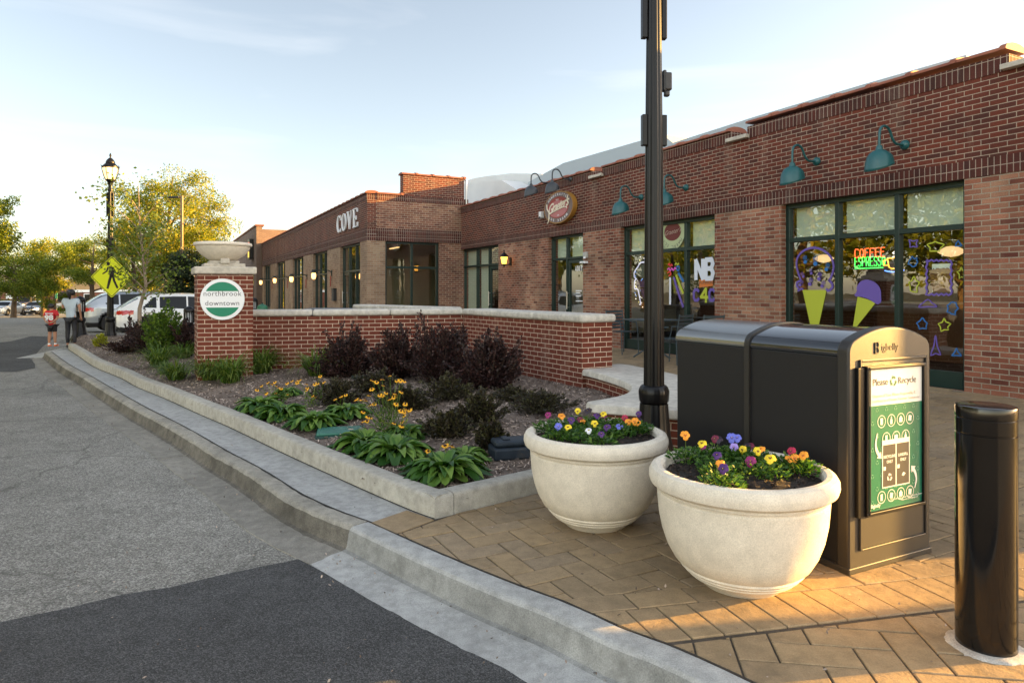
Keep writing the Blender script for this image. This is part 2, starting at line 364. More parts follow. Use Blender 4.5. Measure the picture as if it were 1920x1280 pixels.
# back edge of the street kerb, near end to far end (street is on its left)
near = [Vector((2.75, .45)), Vector((2.3, .97)), Vector((1.85, 1.49)), Vector((1.42, 1.99))]+curve([(1411, 1279), (1252, 1207.5), (1177, 1181), (1061, 1129), (960, 1092), (820, 1035), (690, 977)])
far_ = curve([(690, 977), (636, 958), (567, 927), (505, 888), (459, 862.5), (432, 849), (380, 819), (344, 799), (309, 781), (267, 760), (205, 725), (167, 703), (136, 687), (115, 673), (96, 659)])
turn = [Vector((-11.9, 18.6)), Vector((-11.8, 19.8)), Vector((-11.2, 20.9)), Vector((-10.2, 21.7)), Vector((-8.8, 22.1)), Vector((-4.6, 22.0))]
KN = smoothline(near, .2); KF = smoothline(far_, .2); KT = smoothline([far_[-1]]+turn, .25)
def normals(L):
    out = []
    for k in range(len(L)):
        d = (L[min(k+1, len(L)-1)]-L[max(k-1, 0)]).normalized(); out.append(Vector((-d.y, d.x)))
    return out
def sweep(b, L, prof, side=1, m=0, ms=None, jit=0, rng=None, zf=lambda x, y: 0, close=True):
    """prof: (offset to the street side, z)"""
    N = normals(L); rows = []
    for p, n in zip(L, N):
        row = []
        for (o, z) in prof:
            j = rng.normal()*jit if rng is not None else 0
            q = p+n*(side*(o+j)); row.append(b.pt((q.x, q.y, z+zf(q.x, q.y)+(rng.normal()*jit*.5 if rng is not None else 0))))
        rows.append(row)
    for r0, r1 in zip(rows[:-1], rows[1:]):
        for k in range(len(prof)-1):
            b.f.append([r0[k], r0[k+1], r1[k+1], r1[k]]); b.m.append(ms[k] if ms else m)
    if close: b.f.append(rows[0]); b.m.append(m); b.f.append(rows[-1][::-1]); b.m.append(m)
kp = [(0, -.17), (0, -.004), (.006, .001), (.03, .002), (.112, .0), (.130, -.006), (.143, -.020), (.150, -.04), (.162, -.115), (.172, -.130), (.195, -.138), (.43, -.145), (.435, -.19)]
def cut(L, a, b):   # sub-line between arc lengths
    out = []; s = 0
    for p, q in zip(L[:-1], L[1:]):
        l = max((q-p).length, 1e-9)
        if s+l >= a and s <= b:
            if not out: out.append(p.lerp(q, max(0, (a-s)/l)))
            out.append(p.lerp(q, min(1, (b-s)/l)))
        s += l
    return out
def length(L): return sum((q-p).length for p, q in zip(L[:-1], L[1:]))
rng = np.random.default_rng(4)
M['kface'] = concrete('kerb_face_grimy', (.30, .30, .285), .3, .5, bumps=.5, dirt=(.14, .135, .12))
M['kfaceo'] = concrete('old_kerb_face_grimy', (.17, .155, .13), .5, .8, bumps=1.0, dirt=(.04, .038, .034))
M['gutter'] = concrete('old_gutter', (.25, .235, .205), .3, .6, bumps=.35, dirt=(.14, .13, .115))
b = MB(); LN = length(KN)
jn = [0, LN-3.05, LN-.012]
for a, c in zip(jn[:-1], jn[1:]): sweep(b, cut(smoothline(cut(KN, a, c), .05), 0.006, 99), kp, rng=rng, jit=.0006, ms=[0]*6+[1]*4+[2, 0])
tag(b.build('curb', [M['curb'], M['kface'], M['curb']], smooth=True, ang=28), kind='structure')
b = MB(); LF = length(KF)
kpo = [(0, -.17), (0, -.004), (.006, .001), (.03, .002), (.098, .0), (.118, -.010), (.132, -.026), (.142, -.048), (.158, -.112), (.168, -.128), (.195, -.138), (.43, -.145), (.435, -.19)]
s = 0
while s < LF-.5:
    e = min(s+3.3, LF)
    if LF-e < 1: e = LF
    sweep(b, cut(smoothline(cut(KF, s+.008, e-.008), .05), 0, 99), kpo, rng=rng, jit=.0028, ms=[0]*6+[1]*4+[2, 0]); s = e
tag(b.build('curb', [M['oldcurb'], M['kfaceo'], M['gutter']], smooth=True, ang=28), kind='structure')
b = MB(); sweep(b, KT, [(0, -.17), (0, 0), (.13, -.004), (.15, -.03), (.17, -.11), (.22, -.137), (.75, -.142), (.76, -.19)]); tag(b.build('curb', M['curb'], smooth=True, ang=60), kind='structure')
# new asphalt patches (thin sheets lying on the road)
def flat(name, poly, z, m, kind='structure'):
    b = MB(); b.face([(p[0], p[1], z) for p in poly]); return tag(b.build(name, m), kind=kind)
def offl(L, o): return [p+n*o for p, n in zip(L, normals(L))]
pe = Vector(P(560, 1049, -.15)); pw = pe+Vector((-.844, -.536))*14
edge = [q for q in offl(smoothline(near, .3), .425) if q.y < pe.y-.05]
rr = random.Random(3)
jag = [pe.lerp(pw, k/60)+Vector((rr.uniform(-.012, .012), rr.uniform(-.022, .022))) for k in range(1, 61)]
flat('asphalt_patch', [(-14, -12), (4, -12)]+[(q.x, q.y) for q in edge]+[(pe.x, pe.y)]+[(q.x, q.y) for q in jag], -.145, M['asphaltN'])
flat('asphalt_patch', [P(-200, 697, -.15), P(30, 697, -.15), P(66, 690, -.15), P(64, 668, -.15), P(80, 650, -.15), P(104, 632, -.15), P(60, 630, -.15), P(20, 640, -.15), P(-200, 660, -.15)], -.145, M['asphaltN'])
# ---------------------------------------------------------------- pavement base, slab strip, pavers
CU = curve([(815, 971), (778, 958), (707, 928), (609, 884), (526, 846), (430, 800), (372, 775), (315, 749), (257, 725), (226, 708), (178, 688), (147, 667), (128, 654.5)])
BC = smoothline(CU, .3)
strip = [q for q in KF]
BCc = [Vector((q.x, q.y)) for q in BC]
grout = concrete('grout', (.085, .07, .055), .3, .5)
b = MB()
poly = [(q.x, q.y) for q in KN]
xs = np.linspace(-1.2, 14, 52); ys = np.linspace(.2, 24, 80)
def inside(x, y): return x-kerbx(y) if y <= KN[-1].y else x+.9
B0 = BC[0]; SD = Vector((.781, .624))        # short kerb of the bed starts at its near corner
def cgrid(b, x0, x1, y0, y1, nx, ny, dz, m=0):
    for j in range(ny):
        for i in range(nx):
            X0 = x0+(x1-x0)*i/nx; X1 = x0+(x1-x0)*(i+1)/nx; Y0 = y0+(y1-y0)*j/ny; Y1 = y0+(y1-y0)*(j+1)/ny
            b.face([(X0, Y0, pz(X0, Y0)+dz), (X1, Y0, pz(X1, Y0)+dz), (X1, Y1, pz(X1, Y1)+dz), (X0, Y1, pz(X0, Y1)+dz)], m)
# grout bed: fan of strips running right from the kerb line
ys2 = [.9+k*.2 for k in range(20)]
def kerbx(y):
    best = None
    for p, q in zip(KN[:-1], KN[1:]):
        if (p.y-y)*(q.y-y) <= 0 and abs(q.y-p.y) > 1e-6: best = p.x+(q.x-p.x)*(y-p.y)/(q.y-p.y)
    return best if best is not None else KN[-1].x
for y0, y1 in zip(ys2[:-1], ys2[1:]):
    y1 = min(y1, KN[-1].y); 
    if y1 <= y0: continue
    a0 = kerbx(y0); a1 = kerbx(y1)
    for k in range(24):
        t0 = (k/24)**1.5; t1 = ((k+1)/24)**1.5
        p = [(a0+(14-a0)*t0, y0), (a0+(14-a0)*t1, y0), (a1+(14-a1)*t1, y1), (a1+(14-a1)*t0, y1)]
        b.face([(x, y, pz(x, y)-.008) for x, y in p])
yt = KN[-1].y
for y0, y1 in zip(np.arange(yt, 24, .3), np.arange(yt+.3, 24.3, .3)):
    a = KN[-1].x+.02 if y0 < 4.6 else -.6
    for x0 in np.arange(a, 14, .4): b.face([(x, y, pz(x, y)-.008) for x, y in ((x0, y0), (x0+.4, y0), (x0+.4, y1), (x0, y1))])
tag(b.build('pavement_bed', grout, uv=False), kind='structure')
def clip(poly, a, n):
    """keep the part of poly where (p-a).n >= 0"""
    out = []
    for i in range(len(poly)):
        p, q = poly[i], poly[(i+1) % len(poly)]
        dp = (p[0]-a[0])*n[0]+(p[1]-a[1])*n[1]; dq = (q[0]-a[0])*n[0]+(q[1]-a[1])*n[1]
        if dp >= 0: out.append(p)
        if dp*dq < 0:
            t = dp/(dp-dq); out.append((p[0]+(q[0]-p[0])*t, p[1]+(q[1]-p[1])*t))
    return out
def clipline(poly, L, side=-1, o=.0):
    """clip convex poly against the nearest segments of a polyline (keep its right side)"""
    cx = sum(p[0] for p in poly)/len(poly); cy = sum(p[1] for p in poly)/len(poly); c = Vector((cx, cy))
    best = sorted(range(len(L)-1), key=lambda i: ((L[i]+L[i+1])/2-c).length)[:2]
    for i in best:
        p, q = L[i], L[i+1]
        if ((p+q)/2-c).length < .7:
            e = (q-p).normalized(); n = Vector((e.y, -e.x))*(1 if side < 0 else -1); a = p+n*o; poly = clip(poly, a, n)
            if len(poly) < 3: return []
    return poly
pav = mat('pavers', rough=.75, spec=.3)
g = nd(pav, 'ShaderNodeNewGeometry'); big = noise(pav, .9, 5); md = noise(pav, 11, 5, rough=.7); fi = noise(pav, 150, 3)
c = ramp(pav, g.outputs['Random Per Island'], [(0, (.245, .180, .108)), (.35, (.285, .205, .118)), (.7, (.31, .222, .125)), (1, (.265, .20, .13))])
c = mixc(pav, 1.0, c, ramp(pav, big, [(.3, .8), (.7, 1.18)]), 'MULTIPLY'); c = mixc(pav, 1.0, c, ramp(pav, md, [(.3, .76), (.62, 1.10)]), 'MULTIPLY')
c = mixc(pav, 1.0, c, ramp(pav, fi, [(.3, .85), (.7, 1.12)]), 'MULTIPLY')
dk = noise(pav, 2.7, 7, rough=.75); c = mixc(pav, ramp(pav, dk, [(.58, 0.0), (.75, .55)]), c, (.085, .07, .055))
setn(pav, c, bump(pav, fi, .3, .003, bump(pav, md, .5, .012)))
def herring(poly_test, ang, org, umin, umax, vmin, vmax, W=.15, g=.009, clips=()):
    """herringbone of pavers W x 2W in axes turned by ang"""
    ca, sa = math.cos(ang), math.sin(ang); out = []
    def add(u0, v0, u1, v1):
        q = [(u0+g/2, v0+g/2), (u1-g/2, v0+g/2), (u1-g/2, v1-g/2), (u0+g/2, v1-g/2)]
        q = [(org[0]+u*ca-v*sa, org[1]+u*sa+v*ca) for u, v in q]
        cx = sum(p[0] for p in q)/4; cy = sum(p[1] for p in q)/4
        if not poly_test(cx, cy): return
        for cl in clips:
            q = cl(q)
            if len(q) < 3: return
        out.append(q)
    for j in range(int(vmin/W), int(vmax/W)+1):
        for i in range(int(umin/W), int(umax/W)+1):
            k = (i-j) % 4
            if k == 0: add(i*W, j*W, (i+2)*W, (j+1)*W)
            elif k == 3: add(i*W, j*W, (i+1)*W, (j+2)*W)
    return out
def lay(b, polys, rn, far=False):
    for q in polys:
        dz = rn.uniform(-.0018, .0018); cx = sum(p[0] for p in q)/len(q); cy = sum(p[1] for p in q)/len(q)
        sx = rn.uniform(-.004, .004); sy = rn.uniform(-.004, .004)
        hz = lambda x, y, k: pz(x, y)+dz+(x-cx)*sx+(y-cy)*sy+k
        ins = [(p[0]+(cx-p[0])*min(.3, .005/max(.01, math.hypot(cx-p[0], cy-p[1]))), p[1]+(cy-p[1])*min(.3, .005/max(.01, math.hypot(cx-p[0], cy-p[1])))) for p in q]
        T = [b.pt((x, y, hz(x, y, 0))) for x, y in ins]; b.f.append(T); b.m.append(0)
        U = [b.pt((x, y, hz(x, y, -.004))) for x, y in q]; L = [b.pt((x, y, hz(x, y, -.02))) for x, y in q]; n = len(q)
        for k in range(n):
            b.f.append([U[k], U[(k+1) % n], T[(k+1) % n], T[k]]); b.m.append(0)
            b.f.append([L[k], L[(k+1) % n], U[(k+1) % n], U[k]]); b.m.append(0)
BD = Vector((.977, .212)); BN = Vector((-.212, .977))     # soldier band across the walk
b1 = Vector((.629, 2.90)); bandq = lambda x, y: (Vector((x, y))-b1).dot(BN)
kc = lambda q: clipline(q, KN, -1, .012)
bedn = Vector((SD.y, -SD.x))
bedc = lambda q: clip(q, (B0.x+bedn.x*.012, B0.y+bedn.y*.012), bedn) if max(p[0] for p in q) < 1.6 or True else q
rn = random.Random(5); pb = MB()
A1 = herring(lambda x, y: inside(x, y) > -.2 and bandq(x, y) > .2 and -1.6 < x < 9 and y < 16 and (Vector((x, y))-Vector(FA)).dot(NIN) < .05, R(28), (1.0, 3.6), -6, 14, -8, 13,
             clips=[lambda q: clip(q, b1+BN*.475, BN), lambda q: (clip(q, (B0.x+bedn.x*.012, B0.y+bedn.y*.012), bedn) if (Vector((sum(p[0] for p in q)/len(q), sum(p[1] for p in q)/len(q)))-B0).dot(SD) < 2.6 else q), kc,
                   lambda q: clip(q, P(741, 1003), (P(817, 976)[1]-P(741, 1003)[1], P(741, 1003)[0]-P(817, 976)[0])) if max(p[0] for p in q) < -.1 and min(p[1] for p in q) > 3.9 else q])
lay(pb, A1, rn)
A2 = herring(lambda x, y: inside(x, y) > -.2 and bandq(x, y) < .2 and .2 < x < 6 and y > .6, R(-8), (.9, 2.6), -2, 6, -3, 2, W=.165,
             clips=[lambda q: clip(q, b1-BN*.03, -BN), kc])
lay(pb, A2, rn)
band = []
for k in range(-10, 40):     # long soldiers, then a row of shorter ones
    u = k*.155; sk = .10
    def c4(u0, u1, v0, v1): return [(b1.x+BD.x*(uu-sk*v)+BN.x*v, b1.y+BD.y*(uu-sk*v)+BN.y*v) for uu, v in ((u0, v0), (u1, v0), (u1, v1), (u0, v1))]
    q = kc(c4(u+.004, u+.151, .002, .305))
    if len(q) > 2 and rn.random() > -1: band.append(q)
for k in range(-6, 20):
    u = k*.31+.07
    q = kc(c4(u+.004, u+.306, .313, .468))
    if len(q) > 2: band.append(q)
lay(pb, [q for q in band if inside(sum(p[0] for p in q)/len(q), sum(p[1] for p in q)/len(q)) > 0], rn)
# cut paver at the end of the slab strip
tag(pb.build('pavement', pav, uv=False), kind='structure')
# concrete slab strip between the two kerbs
b = MB()
def strip_rows(L1, L2, n=80):
    def res(L):
        T = length(L); return [cut(L, 0, max(1e-4, T*k/n))[-1] if k else L[0] for k in range(n+1)]
    return res(L1), res(L2)
K1 = [q for q in KF]; a_, c_ = strip_rows(K1, BCc)
e0 = Vector(P(706, 973, 0)); e1 = Vector(P(761, 954, 0))
a_ = [p for p in a_]; 
for k in range(len(a_)-1):
    p0, p1, q1, q0 = a_[k], a_[k+1], c_[k+1], c_[k]
    b.face([(p0.x+.012, p0.y, -.003), (q0.x, q0.y, -.003), (q1.x, q1.y, -.003), (p1.x+.012, p1.y, -.003)])
# landing by the crossing
b.face([(q[0], q[1], -.003) for q in (a_[-1], c_[-1], (-10.4, 19.8), (-9.0, 21.5), (-10.2, 21.65), (-11.15, 20.85), (-11.75, 19.8), (-11.85, 18.6))])
tag(b.build('sidewalk_slab', M['conc']), kind='structure')
b = MB(); b.prism([P(694, 979), P(739, 1001), P(814, 973.5), P(763, 955.5)], -.02, .0)

tag(b.build('end_paver', pav, bev=.004), kind='structure')
# dark joints beside the slab, and debris
M['joint'] = mat('joint_dirt', (.028, .024, .02), .95)
b = MB(); sweep(b, KF, [(-.014, .0), (.003, .003)], close=False); sweep(b, [p for p in KN], [(-.017, -.002), (.003, .003)], close=False)
sweep(b, BC, [(-.004, .0), (.014, .0005)], close=False)
tag(b.build('joint_dirt', M['joint']), kind='structure')
# ---------------------------------------------------------------- planting bed
b = MB()
prof = [(0, -.05), (0, .118), (-.012, .135), (-.03, .141), (-.13, .141), (-.15, .135), (-.155, .05)]
L = [Vector((B0.x, B0.y))]+BC[1:]
sweep(b, cut(smoothline(L, .1), .0, 99), prof, rng=rng, jit=.0008)
bc1 = tag(b.build('bed_curb', M['bedcurb'], smooth=True, ang=50), 'long pale concrete kerb edging the planting bed along the slab strip', 'kerb')
b = MB(); e = B0+SD*.165; sweep(b, [B0+SD*.0-SD*0, B0+SD*.15], prof, side=-1)
sweep(b, [B0+SD*.156+SD*k*.2 for k in range(13)], prof, side=-1, rng=rng, jit=.0008)
tag(b.build('bed_curb', M['bedcurb'], smooth=True, ang=50), 'short concrete kerb of the planting bed running behind the left planter', 'kerb')
WA = Vector((-.862, 12.156)); WBn = Vector((.935, 9.03)); BDIR = Vector((-.4984, .867)); ADIR = Vector((.963, .269))
bedpoly = [B0]+[q for q in BC[::3]]+[BC[-1], Vector((-12.6, 19.9)), Vector((-7.0, 20.4)), Vector((-5.2, 11.7)), WA+Vector((0, .1)), WBn+Vector((.3, .1)), Vector((1.35, 7.9)), Vector((1.35, 6.2)), B0+SD*2.4]
def inpoly(x, y, pl):
    c = False; n = len(pl)
    for i in range(n):
        p, q = pl[i], pl[(i+1) % n]
        if (p.y > y) != (q.y > y) and x < (q.x-p.x)*(y-p.y)/(q.y-p.y)+p.x: c = not c
    return c
def dline(x, y, L):
    v = Vector((x, y)); d = 9
    for p, q in zip(L[:-1], L[1:]):
        e = q-p; t = max(0, min(1, (v-p).dot(e)/max(e.dot(e), 1e-9))); d = min(d, (p+e*t-v).length)
    return d
BCd = BC[::2]+[BC[-1]]; SHd = [B0, B0+SD*2.6]
def bz(x, y):
    d = min(dline(x, y, BCd), dline(x, y, SHd)); t = min(1, max(0, (d-.12)/2.6))
    return .085+.13*t*(2-t)+.012*math.sin(x*5.1+y*2.3)*math.sin(y*4.7-x*1.7)
b = MB(); vid = {}
def gv(i, j):
    if (i, j) not in vid:
        x = -13.5+i*.12; y = 4.4+j*.12; vid[(i, j)] = b.pt((x, y, bz(x, y)))
    return vid[(i, j)]
for i in range(0, 130):
    for j in range(0, 135):
        x = -13.5+(i+.5)*.12; y = 4.4+(j+.5)*.12
        if inpoly(x, y, bedpoly) and min(dline(x, y, BCd), dline(x, y, SHd)) > .06:
            b.f.append([gv(i, j), gv(i+1, j), gv(i+1, j+1), gv(i, j+1)]); b.m.append(0)
tag(b.build('planting_bed', M['mulch'], uv=False, smooth=True, ang=0), kind='structure')
# wood chips
r2 = np.random.default_rng(8); C = []
while len(C) < 26000:
    t = r2.random(); Y = 4.7+ (t**1.7)*15; X = r2.uniform(-13, 1.6)
    if inpoly(X, Y, bedpoly) and min(dline(X, Y, BCd), dline(X, Y, SHd)) > .13: C.append((X, Y, bz(X, Y)+r2.uniform(.002, .016)))
C = np.array(C); N = len(C)
dirs = r2.normal(size=(N, 3)); dirs[:, 2] *= .35; dirs /= np.linalg.norm(dirs, axis=1)[:, None]
nn_ = np.tile([0, 0, 1.0], (N, 1))+r2.normal(size=(N, 3))*.45; sd = np.cross(dirs, nn_); sd /= np.linalg.norm(sd, axis=1)[:, None]
ln = r2.uniform(.018, .055, N)[:, None]; wd = r2.uniform(.006, .014, N)[:, None]
tag(quads('wood_chips', np.stack([C-dirs*ln*.5-sd*wd*.5, C-dirs*ln*.5+sd*wd*.5, C+dirs*ln*.5+sd*wd*.5, C+dirs*ln*.5-sd*wd*.5], 1), M['chip']), 'shredded brown wood mulch covering the planting bed', 'mulch', kind='stuff')
# grit and leaf crumbs on the concrete and in the gutter
C = []
for k in range(420):
    L = KF if r2.random() < .6 else KN; p = L[int(r2.integers(0, len(L)-1))]; i = L.index(p); n = normals(L)[i]
    o = r2.choice([r2.uniform(-.4, -.02), r2.normal(.2, .03), r2.uniform(.2, .42)]) if L is KF else r2.choice([r2.normal(.2, .03), r2.uniform(.2, .42)])
    q = p+n*o+Vector((r2.normal()*.05, r2.normal()*.05)); z = .002 if o < 0 else (-.128 if o > .19 else -.1)
    if 0 < o < .19: continue
    C.append((q.x, q.y, z))
for k in range(260):
    x, y = r2.uniform(-.3, 4), r2.uniform(2.2, 6)
    if inside(x, y) > .02: C.append((x, y, pz(x, y)+.003))
for k in range(260): C.append((r2.uniform(-2.6, .6), r2.uniform(2.2, 5.2), -.142))
C = [c for c in C if c[2] > -.14 or (c[1] < 5 and c[0] < -.35-(c[1]-3)*.55)]
C = np.array(C); V = leafquads(C, .018, r2, up=2, asp=.6); tag(quads('leaf_litter', V, M['chip']), 'scattered crumbs of mulch and dry leaves on the walk and gutter', 'debris', kind='stuff')
# ---------------------------------------------------------------- text
def textmesh(s, size, ext=.002, align='CENTER', shear=0, off=0, space=1, res=4):
    cu = bpy.data.curves.new('t', 'FONT'); cu.body = s; cu.size = size; cu.extrude = ext; cu.align_x = align; cu.align_y = 'CENTER'
    cu.shear = shear; cu.offset = off; cu.space_character = space; cu.resolution_u = res
    o = bpy.data.objects.new('t', cu); col.objects.link(o); dg = bpy.context.evaluated_depsgraph_get(); dg.update()
    me = bpy.data.meshes.new_from_object(o.evaluated_get(dg)); V = [tuple(v.co) for v in me.vertices]; Fc = [list(p.vertices) for p in me.polygons]
    bpy.data.objects.remove(o); bpy.data.curves.remove(cu); bpy.data.meshes.remove(me); return V, Fc
def addtext(b, s, size, fn, m=0, **kw):
    """fn maps text plane (x, y, depth) to the MB frame"""
    V, Fc = textmesh(s, size, **kw); i0 = len(b.v)
    for v in V: b.pt(fn(*v))
    for f in Fc: b.f.append([i0+k for k in f]); b.m.append(m)
def arctext(b, s, size, cx, cz, rx, rz, a0, a1, fy, m=0, flip=1, **kw):
    n = len(s)
    for i, ch in enumerate(s):
        if ch == ' ': continue
        a = a0+(a1-a0)*(i/(n-1)); x = cx+rx*math.cos(a); z = cz+rz*math.sin(a)
        th = math.atan2(rz*math.cos(a), -rx*math.sin(a)) if flip > 0 else math.atan2(-rz*math.cos(a), rx*math.sin(a))
        if flip > 0: th += math.pi
        c_, s_ = math.cos(th), math.sin(th)
        addtext(b, ch, size, lambda X, Y, Z: (x+X*c_-Y*s_, fy-Z, z+X*s_+Y*c_), m, **kw)
STROKES = {'C': [[(1, .85), (.75, 1), (.25, 1), (0, .75), (0, .25), (.25, 0), (.75, 0), (1, .15)]], 'O': [[(.5, 1), (.1, .85), (0, .5), (.1, .15), (.5, 0), (.9, .15), (1, .5), (.9, .85), (.5, 1)]],
 'F': [[(1, 1), (0, 1), (0, 0)], [(0, .55), (.75, .55)]], 'E': [[(1, 1), (0, 1), (0, 0), (1, 0)], [(0, .55), (.75, .55)]],
 'S': [[(1, .85), (.7, 1), (.2, .97), (0, .75), (.2, .55), (.8, .45), (1, .25), (.75, .02), (.2, 0), (0, .15)]], 'P': [[(0, 0), (0, 1), (.75, 1), (1, .78), (.75, .5), (0, .5)]],
 'R': [[(0, 0), (0, 1), (.75, 1), (1, .78), (.75, .5), (0, .5)], [(.4, .5), (1, 0)]], '4': [[(.75, 0), (.75, 1), (0, .35), (1, .35)]], 'N': [[(0, 0), (0, 1), (1, 0), (1, 1)]],
 'B': [[(0, 0), (0, 1), (.8, 1), (.95, .78), (.75, .53), (0, .53)], [(.75, .53), (1, .28), (.8, 0), (0, 0)]]}
def strokes(b, s, x, z, w, h, y, r, gap=.35, m=0):
    for ch in s:
        for pl in STROKES[ch]: b.tube([(x+p[0]*w, y, z+p[1]*h) for p in pl], r, n=6, m=m)
        x += w*(1+gap)
# ---------------------------------------------------------------- shop buildings
RZ = math.atan2(-.8896, .4567)
def tF(px): k = (px-960)/F; return -((FA.x-FA.y*k)/(.4567+.8896*k))        # local x on the near shop front
CO = FA+D1*16.07-NIN*3.20                                                    # corner of the far shop
def uF(px): k = (px-960)/F; return -((-CO.x+CO.y*k)/(-.4567-.8896*k)) if 0 else (CO.x-CO.y*k)/(-(.4567+.8896*k))
def locF(org, x): return org-D1*x                                            # local x -> world
def zF(org, x, py): p = locF(org, x); return QZ(py, p.y)-.25
def window(root, mp, x0, x1, z0, z1, mull, tr, mats, base=.12, fr=.055, dep=(.10, .20), shade=None, door=None, gl=None, name='window'):
    """frame with mullions at mull, transom at tr; panes, shade and door as its pieces"""
    ya, yb = dep; b = MB(mp)
    b.box(x0, x0+fr, ya, yb, z0, z1); b.box(x1-fr, x1, ya, yb, z0, z1); b.box(x0+fr, x1-fr, ya, yb, z1-fr, z1); b.box(x0+fr, x1-fr, ya, yb, z0, z0+base)
    xs = [x0+fr]+[q for m_ in mull for q in (m_-fr*.5, m_+fr*.5)]+[x1-fr]
    for m_ in mull: b.box(m_-fr*.5, m_+fr*.5, ya, yb, z0+base, z1-fr)
    for k in range(0, len(xs), 2): b.box(xs[k], xs[k+1], ya+.003, yb-.003, tr-fr*.5, tr+fr*.5)
    f = b.build(name, mats[0], root, uv=False, bev=.004, seg=1)
    g = MB(mp); yg = (ya+yb)/2
    for k in range(0, len(xs), 2):
        isd = door is not None and k//2 == door
        for (a, c) in ((z0+base, tr-fr*.5), (tr+fr*.5, z1-fr)):
            if isd and c < tr: continue
            g.face([(xs[k], yg, a), (xs[k+1], yg, a), (xs[k+1], yg, c), (xs[k], yg, c)])
    g.build('pane', mats[1], f, uv=False)
    if shade:
        s = MB(mp)
        for k in range(0, len(xs), 2):
            if k//2 in shade[2]: s.box(xs[k]+.03, xs[k+1]-.03, yg+.09, yg+.095, shade[0], shade[1]-.03)
        s.build('roller_shade', mats[2], f, uv=False)
    if door is not None:
        k = door*2; a, c = xs[k]+.006, xs[k+1]-.006; zt = tr-fr*.5-.01; st = .085
        d = MB(mp); d.box(a, a+st, ya+.02, yb-.02, z0+.01, zt); d.box(c-st, c, ya+.02, yb-.02, z0+.01, zt); d.box(a+st, c-st, ya+.02, yb-.02, zt-st, zt); d.box(a+st, c-st, ya+.02, yb-.02, z0+.01, z0+.24)
        do = d.build('door', mats[0], root, uv=False, bev=.004, seg=1)
        g = MB(mp); g.face([(a+st, yg, z0+.24), (c-st, yg, z0+.24), (c-st, yg, zt-st), (a+st, yg, zt-st)]); g.build('pane', mats[1], do, uv=False)
        h = MB(mp); h.tube([(a+st*.5, ya-.04, z0+.80), (a+st*.5, ya-.04, z0+1.25)], .013); h.tube([(a+st*.5, ya-.04, z0+.85), (a+st*.5, ya+.03, z0+.85)], .01); h.tube([(a+st*.5, ya-.04, z0+1.2), (a+st*.5, ya+.03, z0+1.2)], .01)
        h.build('handle', M['steel'], do, uv=False)
    return f
M['steel'] = mat('steel', (.5, .5, .5), .3, metal=1)
def coping(b, x0, x1, z, y0=-.06, y1=.36, tile=.62, m=0):
    """row of round-backed clay coping tiles along x"""
    n = max(1, round((x1-x0)/tile)); t = (x1-x0)/n; yc = (y0+y1)/2; hw = (y1-y0)/2
    def arch(s, xa, xb, rise):
        pts = [(-hw*s, 0)]+[(-hw*s*math.cos(math.pi*k/8), .02+rise*math.sin(math.pi*k/8)) for k in range(9)]+[(hw*s, 0)]
        A = [b.pt((xa, yc+p[0], z+p[1])) for p in pts]; B = [b.pt((xb, yc+p[0], z+p[1])) for p in pts]
        for k in range(len(pts)-1): b.f.append([A[k+1], A[k], B[k], B[k+1]]); b.m.append(m)
        b.f.append(A[::-1]); b.m.append(m); b.f.append(B); b.m.append(m); b.f.append([A[0], A[-1], B[-1], B[0]]); b.m.append(m)
    for k in range(n):
        arch(1, x0+k*t+.003, x0+(k+1)*t-.08, .05); arch(1.06, x0+(k+1)*t-.08, x0+(k+1)*t-.003, .078)
BM = [M['red'], M['solR'], M['old'], M['tan'], M['mix'], M['stone']]
# ---- near shop
A = empty('shop_building', (FA.x, FA.y, .25), RZ, 'long red brick shop with green framed display windows and clay coping, nearest the planters', 'building')
xL, xR = -16.07, 4.27
ZL, ZS, ZF, ZT = 2.65, 2.865, 3.86, 4.055
ops = [(tF(864), tF(934.5)), (tF(1028), tF(1093)), (tF(1163.5), tF(1340)), (tF(1465), tF(1808))]
b = MB(); x = xL
for a, c in ops+[(xR, xR)]:
    if a-x > .01: b.box(x, a, 0, .30, -.35, ZL, 2)
    x = c
for a, c in ops: b.box(a, c, .02, .30, -.35, 0.0, 2)
b.box(xL, xR, -.012, .30, ZL, ZS, 1)
gaps = [(tF(1112), tF(1130)), (tF(1372), tF(1402)), (tF(1893), tF(1893)+.42)]
b.box(xL, xR, 0, .30, ZS, ZF, 0)
x = xL
for a, c in gaps+[(xR, xR)]:
    b.box(x, a, -.012, .30, ZF, ZT, 1); x = c
b.box(xL, xR, 9.7, 10, -.35, ZF+.15, 0); b.box(xR-.3, xR, .30, 9.7, -.35, ZT, 0); b.box(xL, xL+.3, .30, 9.7, -.35, ZF, 0)
b.build('wall', BM, A)
x = xL
for i, (a, c) in enumerate(gaps+[(xR, xR)]):
    b = MB(); coping(b, x, a, ZT+(.0 if i < 2 else .05)); x = c
    b.build('coping', M['coping'], A, smooth=True)
for a, c in gaps:
    b = MB(); b.box(a-.06, c+.05, -.10, .30, ZF+.002, ZF+.065); b.build('scupper_sill', M['stone'], A, bev=.006)
b = MB(); b.box(xL+.3, xR-.3, .30, 9.7, 3.30, 3.45); rf = b.build('roof', M['membrane'], A)
